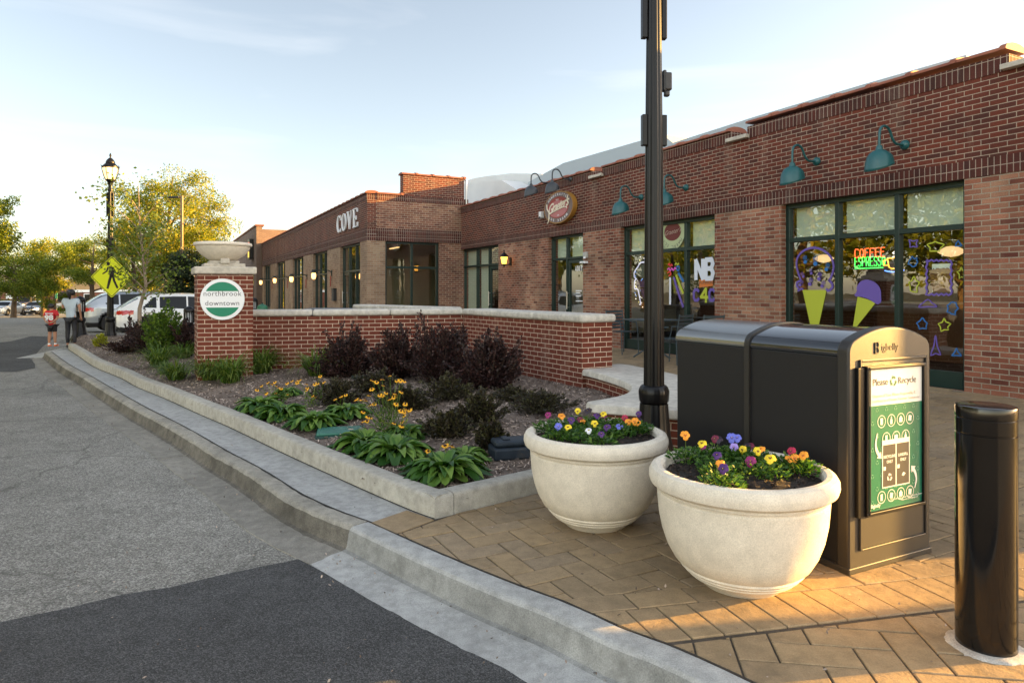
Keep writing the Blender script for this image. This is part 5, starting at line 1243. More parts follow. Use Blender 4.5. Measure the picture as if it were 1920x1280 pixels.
# valve lids and boxes
X, Y = P(641, 808, .13); r = empty('valve_box_lid', (X, Y, bz(X, Y)-.022), R(14), 'green plastic valve box lid lying in the mulch near the kerb', 'lid'); ml = mat('lid_green', (.03, .14, .10), .5); setn(ml, None, bump(ml, noise(ml, 120, 1), .6, .002))
b = MB(); b.box(-.235, .235, -.16, .16, .012, .042); b.build('lid', ml, r, bev=.012, uv=False); b = MB(); b.box(-.25, .25, -.175, .175, -.03, .014); b.build('rim', mat('rim_green', (.012, .05, .04), .5), r, bev=.01, uv=False)
X, Y = P(962, 852, .14); r = empty('utility_box', (X, Y, bz(X, Y)-.01), R(16), 'weathered dark blue plastic utility box in the mulch behind the left planter', 'box'); mb_ = concrete('box_blue', (.022, .032, .045), .3, .4, rough=.5, dirt=(.07, .06, .05))
b = MB(); b.box(-.19, .19, -.12, .12, 0, .10); b.build('base', mb_, r, bev=.02, uv=False); b = MB(); b.box(-.175, .175, -.105, .105, .102, .155); b.build('lid', mb_, r, bev=.03, seg=3, uv=False); b = MB(); b.box(-.10, -.04, -.06, .06, .156, .166); b.build('handle', mb_, r, bev=.004, uv=False)
X, Y, z = gpt(677, 716); r = empty('sprinkler_box', (X, Y, z), R(5), 'tiny dark green box half hidden below the first purple bush', 'box'); b = MB(); b.box(-.13, .13, -.06, .06, .05, .09); b.build('lid', M['green'], r, bev=.01, uv=False); b = MB(); b.box(-.10, .02, -.05, .05, -.02, .05); b.build('base', M['dark'], r, uv=False)
# ---------------------------------------------------------------- trees
def tree(name, x, y, z, Ht, th, R_, nl, leaf, m, label, seed, cat='tree', limbs=11, cz=None, bark='bark', tr=.16, lay=.9, sub=7, flat_=.8, group=None, top=1.0, low=.25, asp=.55):
    r = empty(name, (x, y, z), 0, label, cat, group); rn_ = np.random.default_rng(seed); rg = random.Random(seed); b = MB(); tips = []
    tp = [Vector((0, 0, -.3)), Vector((rg.uniform(-.1, .1), rg.uniform(-.1, .1), th*.6)), Vector((rg.uniform(-.2, .2), rg.uniform(-.2, .2), th))]
    lead = tp+[Vector((rg.uniform(-.3, .3)*R_*.3, rg.uniform(-.3, .3)*R_*.3, th+(Ht-th)*.5)), Vector((rg.uniform(-.3, .3)*R_*.3, rg.uniform(-.3, .3)*R_*.3, Ht*.93))]
    b.tube(lead, [tr*1.2, tr, tr*.8, tr*.4, tr*.08], n=8, cap=False); tips.append((lead[-1], R_*.25))
    for k in range(limbs):
        f_ = k/(limbs-1); z0 = th*.75+(Ht*.75-th*.75)*f_**1.1; prof = math.sin(math.pi*min(1, (low+(1-low)*(1-f_*.75))*.62+.12))
        a = k*2.4+rg.uniform(-.4, .4); L_ = R_*prof*rg.uniform(.75, 1.15)*(1 if f_ < .85 else .7)
        i0 = min(len(lead)-2, next((i for i in range(len(lead)-1) if lead[i+1].z > z0), len(lead)-2)); p0 = lead[i0].lerp(lead[i0+1], max(0, min(1, (z0-lead[i0].z)/(lead[i0+1].z-lead[i0].z+1e-6))))
        d = Vector((math.cos(a), math.sin(a), 0)); rise_ = (Ht-z0)*rg.uniform(.25, .6)*(.4+.6*f_)
        pts = [p0+d*(L_*t)+Vector((0, 0, rise_*t**.8))+Vector((rg.uniform(-.1, .1), rg.uniform(-.1, .1), rg.uniform(-.1, .1)))*L_*.2*t for t in (0, .3, .6, 1)]
        w_ = tr*.5*(1-.5*f_); b.tube(pts, [w_, w_*.7, w_*.4, w_*.1], n=6, cap=False)
        for j in range(sub):
            t = rg.uniform(.3, 1); q = pts[0].lerp(pts[-1], t) if t > .99 else pts[int(t*3)].lerp(pts[min(3, int(t*3)+1)], t*3-int(t*3)); a2 = a+rg.uniform(-1.5, 1.5); l2 = R_*rg.uniform(.18, .42)
            e = q+Vector((math.cos(a2)*l2, math.sin(a2)*l2, l2*rg.uniform(-.15, .8))); b.tube([q, q.lerp(e, .5)+Vector((0, 0, l2*.1)), e], [w_*.25, w_*.15, w_*.05], n=4, cap=False); tips.append((e, R_*rg.uniform(.12, .26))); tips.append((q.lerp(e, .5), R_*.14))
    b.build('trunk', M[bark], r, smooth=True, ang=0)
    w_ = np.array([t[1]**2 for t in tips]); idx = rn_.choice(len(tips), size=nl, p=w_/w_.sum()); T = np.array([tuple(t[0]) for t in tips]); S = np.array([t[1] for t in tips])
    g_ = rn_.normal(size=(nl, 3)); g_ /= (np.linalg.norm(g_, axis=1)[:, None]**.55); C = T[idx]+g_*S[idx][:, None]*np.array([1, 1, flat_])*lay
    C = C[C[:, 2] > th*.55] if len(C) else C
    quads('crown', leafquads(C, leaf, rn_, up=.3, asp=asp), M[m], r); return r
def treepx(px, pyt, Y, wpx, **k): # crown centre column, top row, depth
    X = QX(px, Y); z = gz(X, Y); return X, Y, z, QZ(pyt, Y)-z, wpx/2*Y/F
X, Y, z, h_, r_ = treepx(262, 345, 17.6, 120)
tree('young_tree', X, Y, .15, h_+.1, 1.5, .78, 2100, .08, 'young', 'slim young tree with sparse light leaves growing in the bed behind the crossing sign', 11, bark='barkL', tr=.05, limbs=16, sub=5, lay=1.25, low=.5, flat_=1.1, asp=.8)
X, Y, z, h_, r_ = treepx(325, 308, 40, 215)
tree('honey_locust', X, Y, z, h_, 3.2, r_*.80, 42000, .125, 'gold', 'large airy sunlit yellow green tree behind the parked cars', 12, limbs=15, sub=8, tr=.22, lay=.85)
X, Y, z, h_, r_ = treepx(250, 400, 46, 100)
tree('honey_locust', X, Y, z, h_, 2.6, r_*1.1, 20000, .13, 'gold', 'smaller golden tree left of the large sunlit tree, behind the lamp post', 13, limbs=11, tr=.16)
X, Y, z, h_, r_ = treepx(345, 462, 36, 76)
tree('evergreen_tree', X, Y, z, h_, .6, r_*1.0, 14000, .12, 'dkgreen', 'dark evergreen tree just left of the sign pillar', 14, limbs=18, sub=6, tr=.12, low=1.0)
X, Y, z, h_, r_ = treepx(172, 440, 58, 125)
tree('honey_locust', X, Y, z, h_, 3.0, r_*1.0, 24000, .15, 'lgreen', 'green tree with forked trunk behind the woman', 15, limbs=10, tr=.2, flat_=.6)
X, Y, z, h_, r_ = treepx(82, 448, 62, 130)
tree('honey_locust', X, Y, z, h_, 2.6, r_*1.0, 24000, .15, 'gold', 'spreading yellow green tree above the boy', 16, limbs=11, tr=.2, flat_=.6)
X, Y, z, h_, r_ = treepx(25, 470, 58, 110)
tree('street_tree', X, Y, z, h_, 1.8, r_*1.15, 24000, .15, 'lgreen', 'dense green tree at the left edge behind the two parked cars', 17, limbs=12, tr=.2)
X, Y, z, h_, r_ = treepx(-52, 335, 36, 130)
tree('street_tree', X, Y, z, h_, 3.4, r_*.95, 32000, .14, 'lgreen', 'tall dark green tree reaching in from the left edge of the picture', 18, limbs=14, tr=.25)
X, Y, z, h_, r_ = treepx(300, 478, 70, 150)
tree('street_tree', X, Y, z, h_+2.5, 1.5, r_*.9, 13000, .24, 'gold', 'low golden trees glowing behind the roofs of the parked cars', 19, limbs=12, tr=.2)
X, Y, z, h_, r_ = treepx(418, 440, 60, 90)
tree('street_tree', X, Y, z, h_+.6, 2.5, r_*.9, 10000, .22, 'gold', 'distant tree top peeping over the stone bowl', 20, limbs=10, tr=.2)
X, Y, z, h_, r_ = treepx(102, 545, 57, 44)
tree('small_tree', X, Y, z, h_+1.3, .6, r_*1.3, 5000, .15, 'lgreen', 'small round green tree by the flag, in front of the brick hall', 21, limbs=8, tr=.1)
# shade trees across the street, seen in the shop windows
src = tree('shade_tree', -19.5, 9.5, -.2, 9.5, 2.6, 4.4, 15000, .26, 'lgreen', 'large shade tree across the street, mirrored in the shop windows', 31, group='trees across the street', limbs=13, tr=.25)
for i, (x, y, s_, rz_) in enumerate(((-21, 16.5, 1.05, 1), (-18.5, 2.5, .95, 2.2), (-29, 24, 1.1, 4), (-26, 6, 1.25, 5), (-40, 34, 1.2, .5), (-20, -4.5, 1.0, 3))):
    c_ = copy_tree(src); c_['label'] = 'large shade tree across the street, mirrored in the shop windows'; c_.location = (x, y, -.2); c_.scale = (s_, s_, s_); c_.rotation_euler = (0, 0, rz_)
    if i in (0, 3, 4):
        for ch in c_.children:
            if ch.name.startswith('crown'): ch.data = ch.data.copy(); ch.data.materials[0] = M['gold']
# ---------------------------------------------------------------- fittings on the shop fronts
def shopmap(x, y, z): 
    v = Matrix.Rotation(RZ, 4, 'Z')@Vector((x, y, 0)); return (FA.x+v.x, FA.y+v.y, .25+z)
def gooseneck(px, py, label, m='teal', sc_=1.0, group=None):
    x = tF(px); z = zF(FA, x, py); r = empty('gooseneck_lamp', shopmap(x, 0, z), RZ, label, 'wall lamp', group)
    b = MB(); b.lathe([(.065, 0), (.065, .02), (.045, .05), (.02, .06)], 20); b.mp = None
    b.v = [(v[0], -v[2], v[1]) for v in b.v]; b.build('wall_plate', M[m], r, smooth=True, uv=False)
    pts = [Vector(p) for p in ((0, -.05), (0, 0), )]
    pth = [(0, -.02, 0), (0, -.10, -.005), (0, -.20, .0), (0, -.27, .06), (0, -.32, .15), (0, -.38, .20), (0, -.45, .205), (0, -.51, .17), (0, -.535, .10), (0, -.54, -.06)]
    V2 = smoothline([Vector((p[1], p[2])) for p in pth], .02); b = MB(); b.tube([(0, p.x, p.y) for p in V2], .0165, n=10); b.build('arm', M[m], r, smooth=True, uv=False)
    cy, cz_ = -.54, -.06; b = MB()
    prof = [(.028, .0), (.038, -.03), (.042, -.06), (.075, -.075), (.12, -.105), (.15, -.15), (.165, -.20), (.172, -.26), (.178, -.285)]
    rings = []
    for k, (rr, zz) in enumerate(prof):
        ring = []
        for j in range(28):
            t = 2*math.pi*j/28; ex = max(0, (k-4)/4); dy = rr*math.sin(t); dz = zz+ex*(-.06*(-math.sin(t))*1.0-.02) if False else zz+ex*.07*math.sin(t)
            ring.append(b.pt((rr*math.cos(t), cy+dy, cz_+dz)))
        rings.append(ring)
    for k in range(len(rings)-1):
        for j in range(28): b.f.append([rings[k][j], rings[k][(j+1) % 28], rings[k+1][(j+1) % 28], rings[k+1][j]]); b.m.append(0)
    b.f.append(rings[0]); b.m.append(0); o = b.build('shade', M[m], r, smooth=True, uv=False, ang=50)
    so = o.modifiers.new('solid', 'SOLIDIFY'); so.thickness = .004
    for v in o.data.vertices: pass
    return r
gooseneck(1532, 303, 'teal gooseneck wall lamp at the left end of the coffee window')
gooseneck(1697, 272, 'teal gooseneck wall lamp over the middle of the coffee window, nearest and largest')
gooseneck(1203, 370, 'teal gooseneck wall lamp just left of the tall lamp post')
gooseneck(1287, 352, 'teal gooseneck wall lamp just right of the tall lamp post')
M['dgrey'] = mat('dark_grey_enamel', (.03, .035, .04), .45)
gooseneck(1030, 343, 'dark grey gooseneck wall lamp above the oval sign, left one', 'dgrey'); gooseneck(1071, 336, 'dark grey gooseneck wall lamp above the oval sign, right one', 'dgrey')
# oval sign
x = tF(1055.5); zc = zF(FA, x, 389.5); hx = .70; hz = .40
r = empty('oval_sign', shopmap(x, 0, zc), RZ, 'oval ice cream sign with pale script lettering on a red and pink ground', 'sign')
def oval(b, a, c, y0, y1, m=0, n=48): b.prism([(a*math.cos(2*math.pi*k/n), c*math.sin(2*math.pi*k/n)) for k in range(n)][::-1], y0, y1, m, ax='y')
b = MB(); oval(b, hx, hz, -.14, -.02); b.build('body', mat('sign_gold', (.35, .17, .03), .4), r, uv=False)
b = MB(); oval(b, hx*.955, hz*.94, -.146, -.139); b.build('face_ring', mat('sign_taupe', (.17, .12, .11), .5), r, uv=False)
b = MB(); oval(b, hx*.72, hz*.66, -.150, -.145); b.build('face_red', mat('sign_face_red', (.30, .045, .03), .5), r, uv=False)
b = MB(); oval(b, hx*.66, hz*.52, -.153, -.149); b.v = [(v[0], v[1], v[2]-.035) for v in b.v]; b.build('face_pink', mat('sign_face_pink', (.45, .16, .16), .5), r, uv=False)
b = MB(); arctext(b, 'HANDCRAFTED', .085, 0, 0, hx*.80, hz*.80, R(143), R(37), -.150, flip=-1, off=.002, ext=.002); arctext(b, 'ICE CREAM', .085, 0, 0, hx*.80, hz*.80, R(225), R(318), -.150, flip=1, off=.002, ext=.002)
addtext(b, 'SINCE', .05, fm(-.02, .20) if 0 else (lambda X, Y, Z: (X-.02, -.156-Z, Y+.19)), ext=.001); addtext(b, '1870', .05, lambda X, Y, Z: (X+.02, -.156-Z, Y-.20), ext=.001)
b.build('lettering', M['white'], r, uv=False)
b = MB(); addtext(b, "Graeter's", .30, lambda X, Y, Z: (X+.03, -.165-Z, Y*1.15+.03+X*.16), shear=.45, ext=.006, off=.004, space=.86)
b.tube([(-.48, -.165, -.36), (-.42, -.165, -.30), (-.40, -.165, -.10), (-.50, -.165, .0), (-.52, -.165, .12)], .016, n=6); b.tube([(-.30, -.165, -.12), (0, -.165, -.06), (.25, -.165, -.02), (.42, -.165, -.03), (.45, -.165, -.07)], .014, n=6)
b.build('script', mat('script_cream', (.80, .72, .58), .4), r, uv=False)
# small wall things
def wallbox(px, py, w_, h_, d_, name, label, cat, m, bev=.01):
    x = tF(px); z = zF(FA, x, py); r = empty(name, shopmap(x, 0, z), RZ, label, cat); b = MB(); b.box(-w_/2, w_/2, -d_, -.002, -h_/2, h_/2); b.build('body', m, r, bev=bev, uv=False)
    b = MB(); b.box(-w_*.3, w_*.3, -d_-.006, -d_+.001, -h_*.62, -h_*.30); b.build('cover', M['dark'] if m is M['white'] else M['white'], r, uv=False); return r
wallbox(1018, 403, .12, .17, .10, 'security_camera', 'small white box on the brick left of the oval sign', 'camera', M['white'])
wallbox(1100, 478, .15, .14, .06, 'wall_box', 'small grey box on the brick right of the door marked 1317', 'box', mat('box_grey', (.4, .4, .38), .5))
wallbox(1098, 492, .22, .05, .10, 'door_sensor', 'thin pale bar below the grey box right of the door', 'sensor', M['white'], .004)
# lit carriage lantern
x = tF(958); z = zF(FA, x, 490); r = empty('wall_lantern', shopmap(x, 0, z), RZ, 'black carriage lantern glowing amber on the brick between the two doors', 'wall lamp')
b = MB(); b.box(-.05, .05, -.03, -.002, -.12, .10); b.tube([(0, -.02, -.05), (0, -.12, -.12), (0, -.22, -.10)], .014); b.build('bracket', M['black'], r, uv=False)
b = MB(); b.lathe([(.06, -.08), (.085, .05), (.10, .12)], 6, c=(0, -.22)); b.build('glass', mat('amber_glass', (1, .6, .1), .4, emit=(1, .42, .05), es=.8), r, uv=False)
b = MB(); b.lathe([(.135, .12), (.125, .14), (.08, .20), (.03, .24), (.012, .27), (.025, .30), (.005, .34)], 12, c=(0, -.22)); b.lathe([(.02, -.16), (.03, -.12), (.068, -.10), (.068, -.08)], 12, c=(0, -.22)); b.build('cap', M['black'], r, uv=False)
# house lamps on the far shop front
pxs = ((706, 0), (0, 0))
def cove_lamp(px_w, px_l, py, label, sc_=1):
    x = uF(px_w); z = zF(CO, x, py); v = Matrix.Rotation(RZ, 4, 'Z')@Vector((x, 0, 0)); r = empty('arm_lamp', (CO.x+v.x, CO.y+v.y, .25+z), RZ, label, 'wall lamp', 'lit arm lamps along the far shop')
    b = MB(); b.tube([(0, 0, .02), (0, -.12, .10), (0, -.75, .10)], .02); b.box(-.03, .03, -.03, -.002, -.12, .12); b.lathe([(.11, 0), (.11, .03), (.05, .09), (.02, .12)], 16, c=(0, -.68)); b.build('arm', M['green'], r, uv=False)
    b = MB(); b.lathe([(.02, -.24), (.06, -.22), (.085, -.14), (.08, -.03), (.06, 0)], 16, c=(0, -.68)); b.build('globe', M['bulb'], r, smooth=True, uv=False); 
    b = MB(); b.tube([(0, -.05, -.1), (.01, -.06, -.5)], .018, n=5); b.build('cord', mat('cord_red', (.25, .03, .02), .6), r, uv=False)
for i, (pw1, py1, lb) in enumerate(((622.5, 512, 'nearest glowing arm lamp on the pier of the COVE shop'), (576, 519, 'second nearest glowing arm lamp of the COVE shop'), (541, 522, 'third glowing arm lamp of the COVE shop'), (512, 526, 'fourth glowing arm lamp of the COVE shop'), (481.5, 528, 'farthest glowing arm lamp, beside the sign pillar'))): cove_lamp(pw1, 0, py1, lb)
x = uF(629.5); z = zF(CO, x, 552); v = Matrix.Rotation(RZ, 4, 'Z')@Vector((x, 0, 0)); r = empty('mailbox', (CO.x+v.x, CO.y+v.y, .25+z), RZ, 'small dark box on the pier left of the COVE shop door', 'box'); b = MB(); b.box(-.17, .17, -.12, -.002, -.24, .20); b.build('body', M['dark'], r, bev=.01, uv=False); b = MB(); b.box(-.18, .18, -.14, -.002, .201, .23); b.build('lid', M['black'], r, uv=False)

# ---------------------------------------------------------------- paint and signs on the windows
def wx(px): return tF(px)
def wz(px, py): return zF(FA, tF(px), py)
PA_ = {'violet': mat('paint_violet', (.12, .075, .33), .6), 'lime': mat('paint_lime', (.38, .43, .03), .6), 'blue': mat('paint_blue', (.015, .13, .38), .6), 'white': mat('paint_white', (.62, .66, .74), .6), 'orange': mat('paint_orange', (.55, .16, .03), .6), 'red': mat('paint_red', (.6, .03, .03), .6), 'pink': mat('paint_pink', (.65, .10, .45), .6), 'grey': mat('paint_grey', (.10, .11, .10), .6), 'plum': mat('paint_plum', (.09, .04, .10), .6)}
YP = .142
def wline(root, name, pts, w_, m, close=False, y=YP, catm=True):
    pl = [Vector((wx(a), wz(a, c))) for a, c in pts]
    if close: pl = closed([(p.x, p.y) for p in pl], .03); pl.append(pl[0])
    elif catm: pl = smoothline(pl, .03)
    n = normals(pl); b = MB(); 
    for i in range(len(pl)-1):
        b.face([(pl[i].x-n[i].x*w_, y, pl[i].y-n[i].y*w_), (pl[i].x+n[i].x*w_, y, pl[i].y+n[i].y*w_), (pl[i+1].x+n[i+1].x*w_, y, pl[i+1].y+n[i+1].y*w_), (pl[i+1].x-n[i+1].x*w_, y, pl[i+1].y-n[i+1].y*w_)])
    return b.build(name, m, root, uv=False)
def wfill(root, name, pts, m, y=YP, sm=False):
    pl = [(wx(a), wz(a, c)) for a, c in pts]
    if sm: pl = [(p.x, p.y) for p in closed(pl, .03)]
    b = MB(); b.face([(p[0], y, p[1]) for p in pl]); return b.build(name, m, root, uv=False)
def wart(label, cat='window painting', name='window_painting'): return empty(name, (FA.x, FA.y, .25), RZ, label, cat)
# big cone with handprints
r = wart('painted purple dome full of handprints on a yellow cone, left pane of the coffee window')
wline(r, 'outline', [(1490, 526), (1482, 500), (1484, 482), (1496, 469), (1514, 464), (1532, 469), (1546, 482), (1551, 500), (1546, 520), (1541, 527)], .017, PA_['violet'])
wline(r, 'ruffle', [(1490, 526), (1483, 529), (1482, 536), (1486, 541), (1484, 545), (1491, 541), (1494, 543)], .018, PA_['violet']); wline(r, 'ruffle', [(1541, 525), (1547, 530), (1549, 537), (1545, 543), (1540, 545), (1537, 541)], .018, PA_['violet'])
b = MB(); q = [(wx(a), wz(a, c)) for a, c in ((1493, 543.5), (1538, 543.5), (1523, 612), (1508, 612))]; b.face([(p[0], YP, p[1]) for p in q]); b.build('cone', PA_['lime'], r, uv=False)
def hand(px, py, s_, m, rot=0):
    b = MB(); cx_, cz_ = wx(px), wz(px, py); c_, q_ = math.cos(rot), math.sin(rot); T = lambda a, e: (cx_+(a*c_-e*q_)*s_, YP-.001, cz_+(a*q_+e*c_)*s_)
    b.face([T(.5*math.cos(t), .45*math.sin(t)-.2) for t in np.linspace(0, 2*math.pi, 11)[:-1]])
    for k, (fx, fl) in enumerate(((-.38, .75), (-.13, .95), (.13, .95), (.38, .78))): b.face([T(fx-.07, .35), T(fx+.07, .35), T(fx*1.25+.07, .35+fl), T(fx*1.25-.07, .35+fl)])
    b.face([T(.5, -.1), T(.62, .05), T(.95, .3), T(.85, .38)]); return b.build('handprint', m, r, uv=False)
for px, py, s_, mm, ro in ((1498, 489, .07, 'blue', .1), (1517, 492, .08, 'blue', 0), (1538, 503, .07, 'blue', -.4), (1509, 511, .05, 'violet', .2), (1524, 521, .07, 'violet', -.2), (1494, 517, .05, 'violet', .5), (1489, 533, .06, 'violet', -.6), (1507, 531, .07, 'violet', -.3), (1530, 535, .06, 'violet', -.4)): hand(px, py, s_, PA_[mm], ro)
# small cone
r = wart('painted purple scoop on a leaning yellow cone, middle pane of the coffee window')
wfill(r, 'cone', [(1596, 556), (1614, 561), (1629.5, 568), (1594, 613), (1587, 613)], PA_['lime'])
sc1 = wfill(r, 'scoop', [(1595, 546), (1590, 553), (1593, 556), (1600, 556), (1615, 560), (1628, 568), (1634, 571), (1640, 567), (1640, 555), (1638, 540), (1628, 529), (1613, 524), (1600, 529), (1594, 540)], PA_['violet'], y=YP-.002, sm=True)
for v in sc1.data.vertices: pass
# neon
r = wart('glowing neon COFFEE ESPRESSO sign with a steaming cup, behind the middle pane', 'neon sign', 'neon_sign')
def neon(c, s_): return mat('neon', c, .4, emit=c, es=s_)
x0, x1 = wx(1583), wx(1642); zc_, ze = wz(1610, 474), wz(1610, 491)
b = MB(); n6 = (x1-x0)/6; strokes(b, 'COFFEE', x0, zc_-.055, n6*.72, .125, .235, .0065, gap=.38); b.build('coffee_tubes', neon((1, .10, .025), .65), r, uv=False)
b = MB(); n8 = (x1-x0)/8.0; strokes(b, 'ESPRESSO', x0, ze-.055, n8*.72, .13, .235, .006, gap=.38); b.tube([(x0, .235, ze-.085), (x1-.05, .235, ze-.085)], .007); b.build('espresso_tubes', neon((.05, 1, .10), .42), r, uv=False)
cxn, czn = wx(1656.5), wz(1656.5, 495); b = MB(); b.tube([(cxn-.10, .235, czn+.09), (cxn-.075, .235, czn-.04), (cxn-.03, .235, czn-.06), (cxn+.05, .235, czn-.06), (cxn+.08, .235, czn-.03), (cxn+.10, .235, czn+.09), (cxn-.10, .235, czn+.09)], .008); b.tube([(cxn-.10, .235, czn+.07), (cxn-.16, .235, czn+.06), (cxn-.15, .235, czn-.01), (cxn-.09, .235, czn-.01)], .008); b.build('cup_tubes', neon((1, .42, .03), .5), r, uv=False)
b = MB(); b.tube([(cxn-.14, .235, czn-.085), (cxn-.05, .235, czn-.105), (cxn+.06, .235, czn-.105), (cxn+.14, .235, czn-.085)], .008); b.build('saucer_tube', neon((.10, .25, 1), .6), r, uv=False)
b = MB(); b.tube([(cxn-.02, .235, czn+.10), (cxn+.03, .235, czn+.13), (cxn-.02, .235, czn+.16), (cxn+.02, .235, czn+.19)], .009); b.build('steam_tube', neon((1, .9, .8), .35), r, uv=False)
# blobs in the right pane
rg = random.Random(9)
def blob(px, py, wpx, hpx, colr, pts, label):
    r = wart(label, 'window painting', 'painted_outline'); n = len(pts); pts = [(a_*rg.uniform(.72, 1.12), c_*rg.uniform(.72, 1.12)) for a_, c_ in pts]; wline(r, 'outline', [(px+a*wpx/2, py+c*hpx/2) for a, c in pts], .0085, PA_[colr], close=True)
star = [(1.0*(1 if k % 2 == 0 else .62)*math.cos(2*math.pi*k/10-1.57), (1 if k % 2 == 0 else .62)*math.sin(2*math.pi*k/10-1.57)) for k in range(10)]
tri = [(1.0*(1 if k % 2 == 0 else .45)*math.cos(2*math.pi*k/6+.5), (1 if k % 2 == 0 else .45)*math.sin(2*math.pi*k/6+.5)) for k in range(6)]
cloud = [((1 if k % 2 == 0 else .78)*math.cos(2*math.pi*k/14), (1 if k % 2 == 0 else .78)*math.sin(2*math.pi*k/14)) for k in range(14)]
xx = [(1 if k % 2 == 0 else .45, 2*math.pi*k/8+.785) for k in range(8)]; xx = [(a*math.cos(t), a*math.sin(t)) for a, t in xx]
for a in ((1700, 456, 24, 22, 'violet', xx, 'purple painted splat in the top left of the right coffee pane'), (1741, 462, 38, 26, 'lime', star, 'yellow green painted splat at the top of the right coffee pane'), (1784, 457, 16, 18, 'blue', tri, 'blue painted splat in the top right of the right coffee pane'),
    (1700, 491, 22, 20, 'blue', cloud, 'blue painted outline left of the cold brew poster'), (1701, 534, 22, 38, 'lime', star, 'yellow green painted crown shape above the round reflection in the pane'), (1790, 512, 15, 24, 'lime', star, 'yellow green painted splat right of the cold brew poster'),
    (1773, 578, 22, 30, 'blue', cloud, 'blue painted drop in the right coffee pane, low right'), (1717, 609, 26, 26, 'blue', star, 'blue painted star above the bin lid'), (1758, 611, 24, 26, 'lime', star, 'yellow green painted star in the lower right coffee pane'),
    (1742, 655, 22, 48, 'violet', tri[::-1], 'tall purple painted splat just right of the bin'), (1781, 663, 22, 22, 'blue', tri, 'blue painted splat lowest at the right of the coffee pane'), (1728, 570, 44, 20, 'violet', tri, 'wide purple painted splat below the cold brew poster')): blob(*a)
r = wart('COLD BREW Coffee poster inside a wavy purple painted frame', 'poster', 'window_poster')
L_ = []
for k in range(40):
    t = k/40*4; s_ = t % 1; w_ = 1.4*(1 if k % 2 else -1)
    L_.append({0: (1725+46*s_, 488+w_), 1: (1771+w_, 488+64*s_), 2: (1771-46*s_, 552+w_), 3: (1725+w_, 552-64*s_)}[int(t)])
wline(r, 'painted_frame', L_, .013, PA_['violet'], close=True)
b = MB(); xa, xb = wx(1733), wx(1767.5); za, zb = wz(1750, 547), wz(1750, 494); b.box(xa, xb, .170, .174, za, zb); po2 = b.build('poster', mat('poster_mint', (.72, .80, .74), .6), r, uv=False)
b = MB(); w_ = xb-xa; addtext(b, 'COLD BREW', .085, lambda X, Y, Z: ((xa+xb)/2+X, .169-Z, zb-.09+Y), ext=.0005, off=.002, space=.95); addtext(b, 'Coffee', .085, lambda X, Y, Z: ((xa+xb)/2+X, .169-Z, zb-.17+Y), ext=.0005, shear=.4); b.build('poster_lettering', mat('poster_ink', (.06, .02, .02), .6), po2, uv=False)
b = MB(); cm = (xa+xb)/2; b.face([(cm-.16, .1685, za+.27), (cm+.16, .1685, za+.27), (cm+.11, .1685, za+.0), (cm-.11, .1685, za+.0)]); b.face([(cm+.16*math.cos(t), .1683, za+.27+.035*math.sin(t)) for t in np.linspace(0, 2*math.pi, 16)[:-1]], 1)
for k in range(9): a, e = rg.uniform(-.1, .1), rg.uniform(.08, .26); b.face([(cm+a+.03*math.cos(t), .1680, za+e+.022*math.sin(t)) for t in np.linspace(0, 2*math.pi, 7)[:-1]], 1)
b.build('cup_picture', [mat('cup_brown', (.13, .045, .015), .5), mat('cup_cream', (.42, .28, .18), .5)], po2, uv=False)
# window 2
r = wart('white outlined ice cream cone neon sign in the left pane behind the lamp post', 'sign', 'cone_sign')
wline(r, 'outline', [(1187.5, 572), (1182, 543), (1176, 541), (1176, 526), (1180, 523), (1176, 520), (1175, 511), (1179, 504), (1182, 500), (1186, 493), (1194, 491), (1202, 494), (1205, 502), (1209, 507), (1209, 516), (1205, 520), (1207, 525), (1206, 540), (1200, 543), (1196.5, 570), (1193.5, 575)], .017, neon((.75, .72, .95), .10), y=.20, catm=True)
wfill(r, 'scoop', [(1179, 509), (1184, 500), (1194, 494), (1202, 502), (1206, 511), (1200, 519), (1193, 522), (1184, 518)], PA_['grey'], y=.21, sm=True); wfill(r, 'label_plate', [(1180, 526), (1204, 525), (1204, 538), (1180, 539)], PA_['plum'], y=.208); wfill(r, 'cone', [(1184, 541), (1200, 541), (1194, 566)], PA_['plum'], y=.211)
r = wart('small red and pink painted scribble above long coloured streamers, beside the lamp post', 'window painting')
wline(r, 'streamer', [(1246, 520), (1246, 571)], .028, PA_['white'], catm=False); wline(r, 'streamer', [(1252.5, 519), (1261, 548), (1270.5, 576)], .028, PA_['violet']); wline(r, 'streamer', [(1257, 515), (1264, 534), (1270.5, 550)], .028, PA_['lime']); wline(r, 'streamer', [(1261, 511), (1271, 528)], .028, PA_['blue'])
b = MB(); 
for nm, colr, L_ in (('red_scribble', 'red', [(1242, 497), (1245, 494), (1246, 499), (1249, 495), (1250, 499)]), ('pink_scribble', 'pink', [(1241, 506), (1244, 502), (1246, 508), (1249, 502), (1252, 507), (1255, 501), (1257, 505)]), ('yellow_scribble', 'lime', [(1255, 497), (1257, 493), (1260, 496), (1262, 493)]), ('blue_scribble', 'blue', [(1258, 500), (1263, 499), (1262, 507), (1259, 506), (1258, 500)]), ('red_blot', 'red', [(1241, 512), (1245, 509), (1248, 514), (1243, 517)])): wline(r, nm, L_, .016, PA_[colr])
r = wart('large white painted letters NB above an orange patch and C4C, right pane', 'window painting')
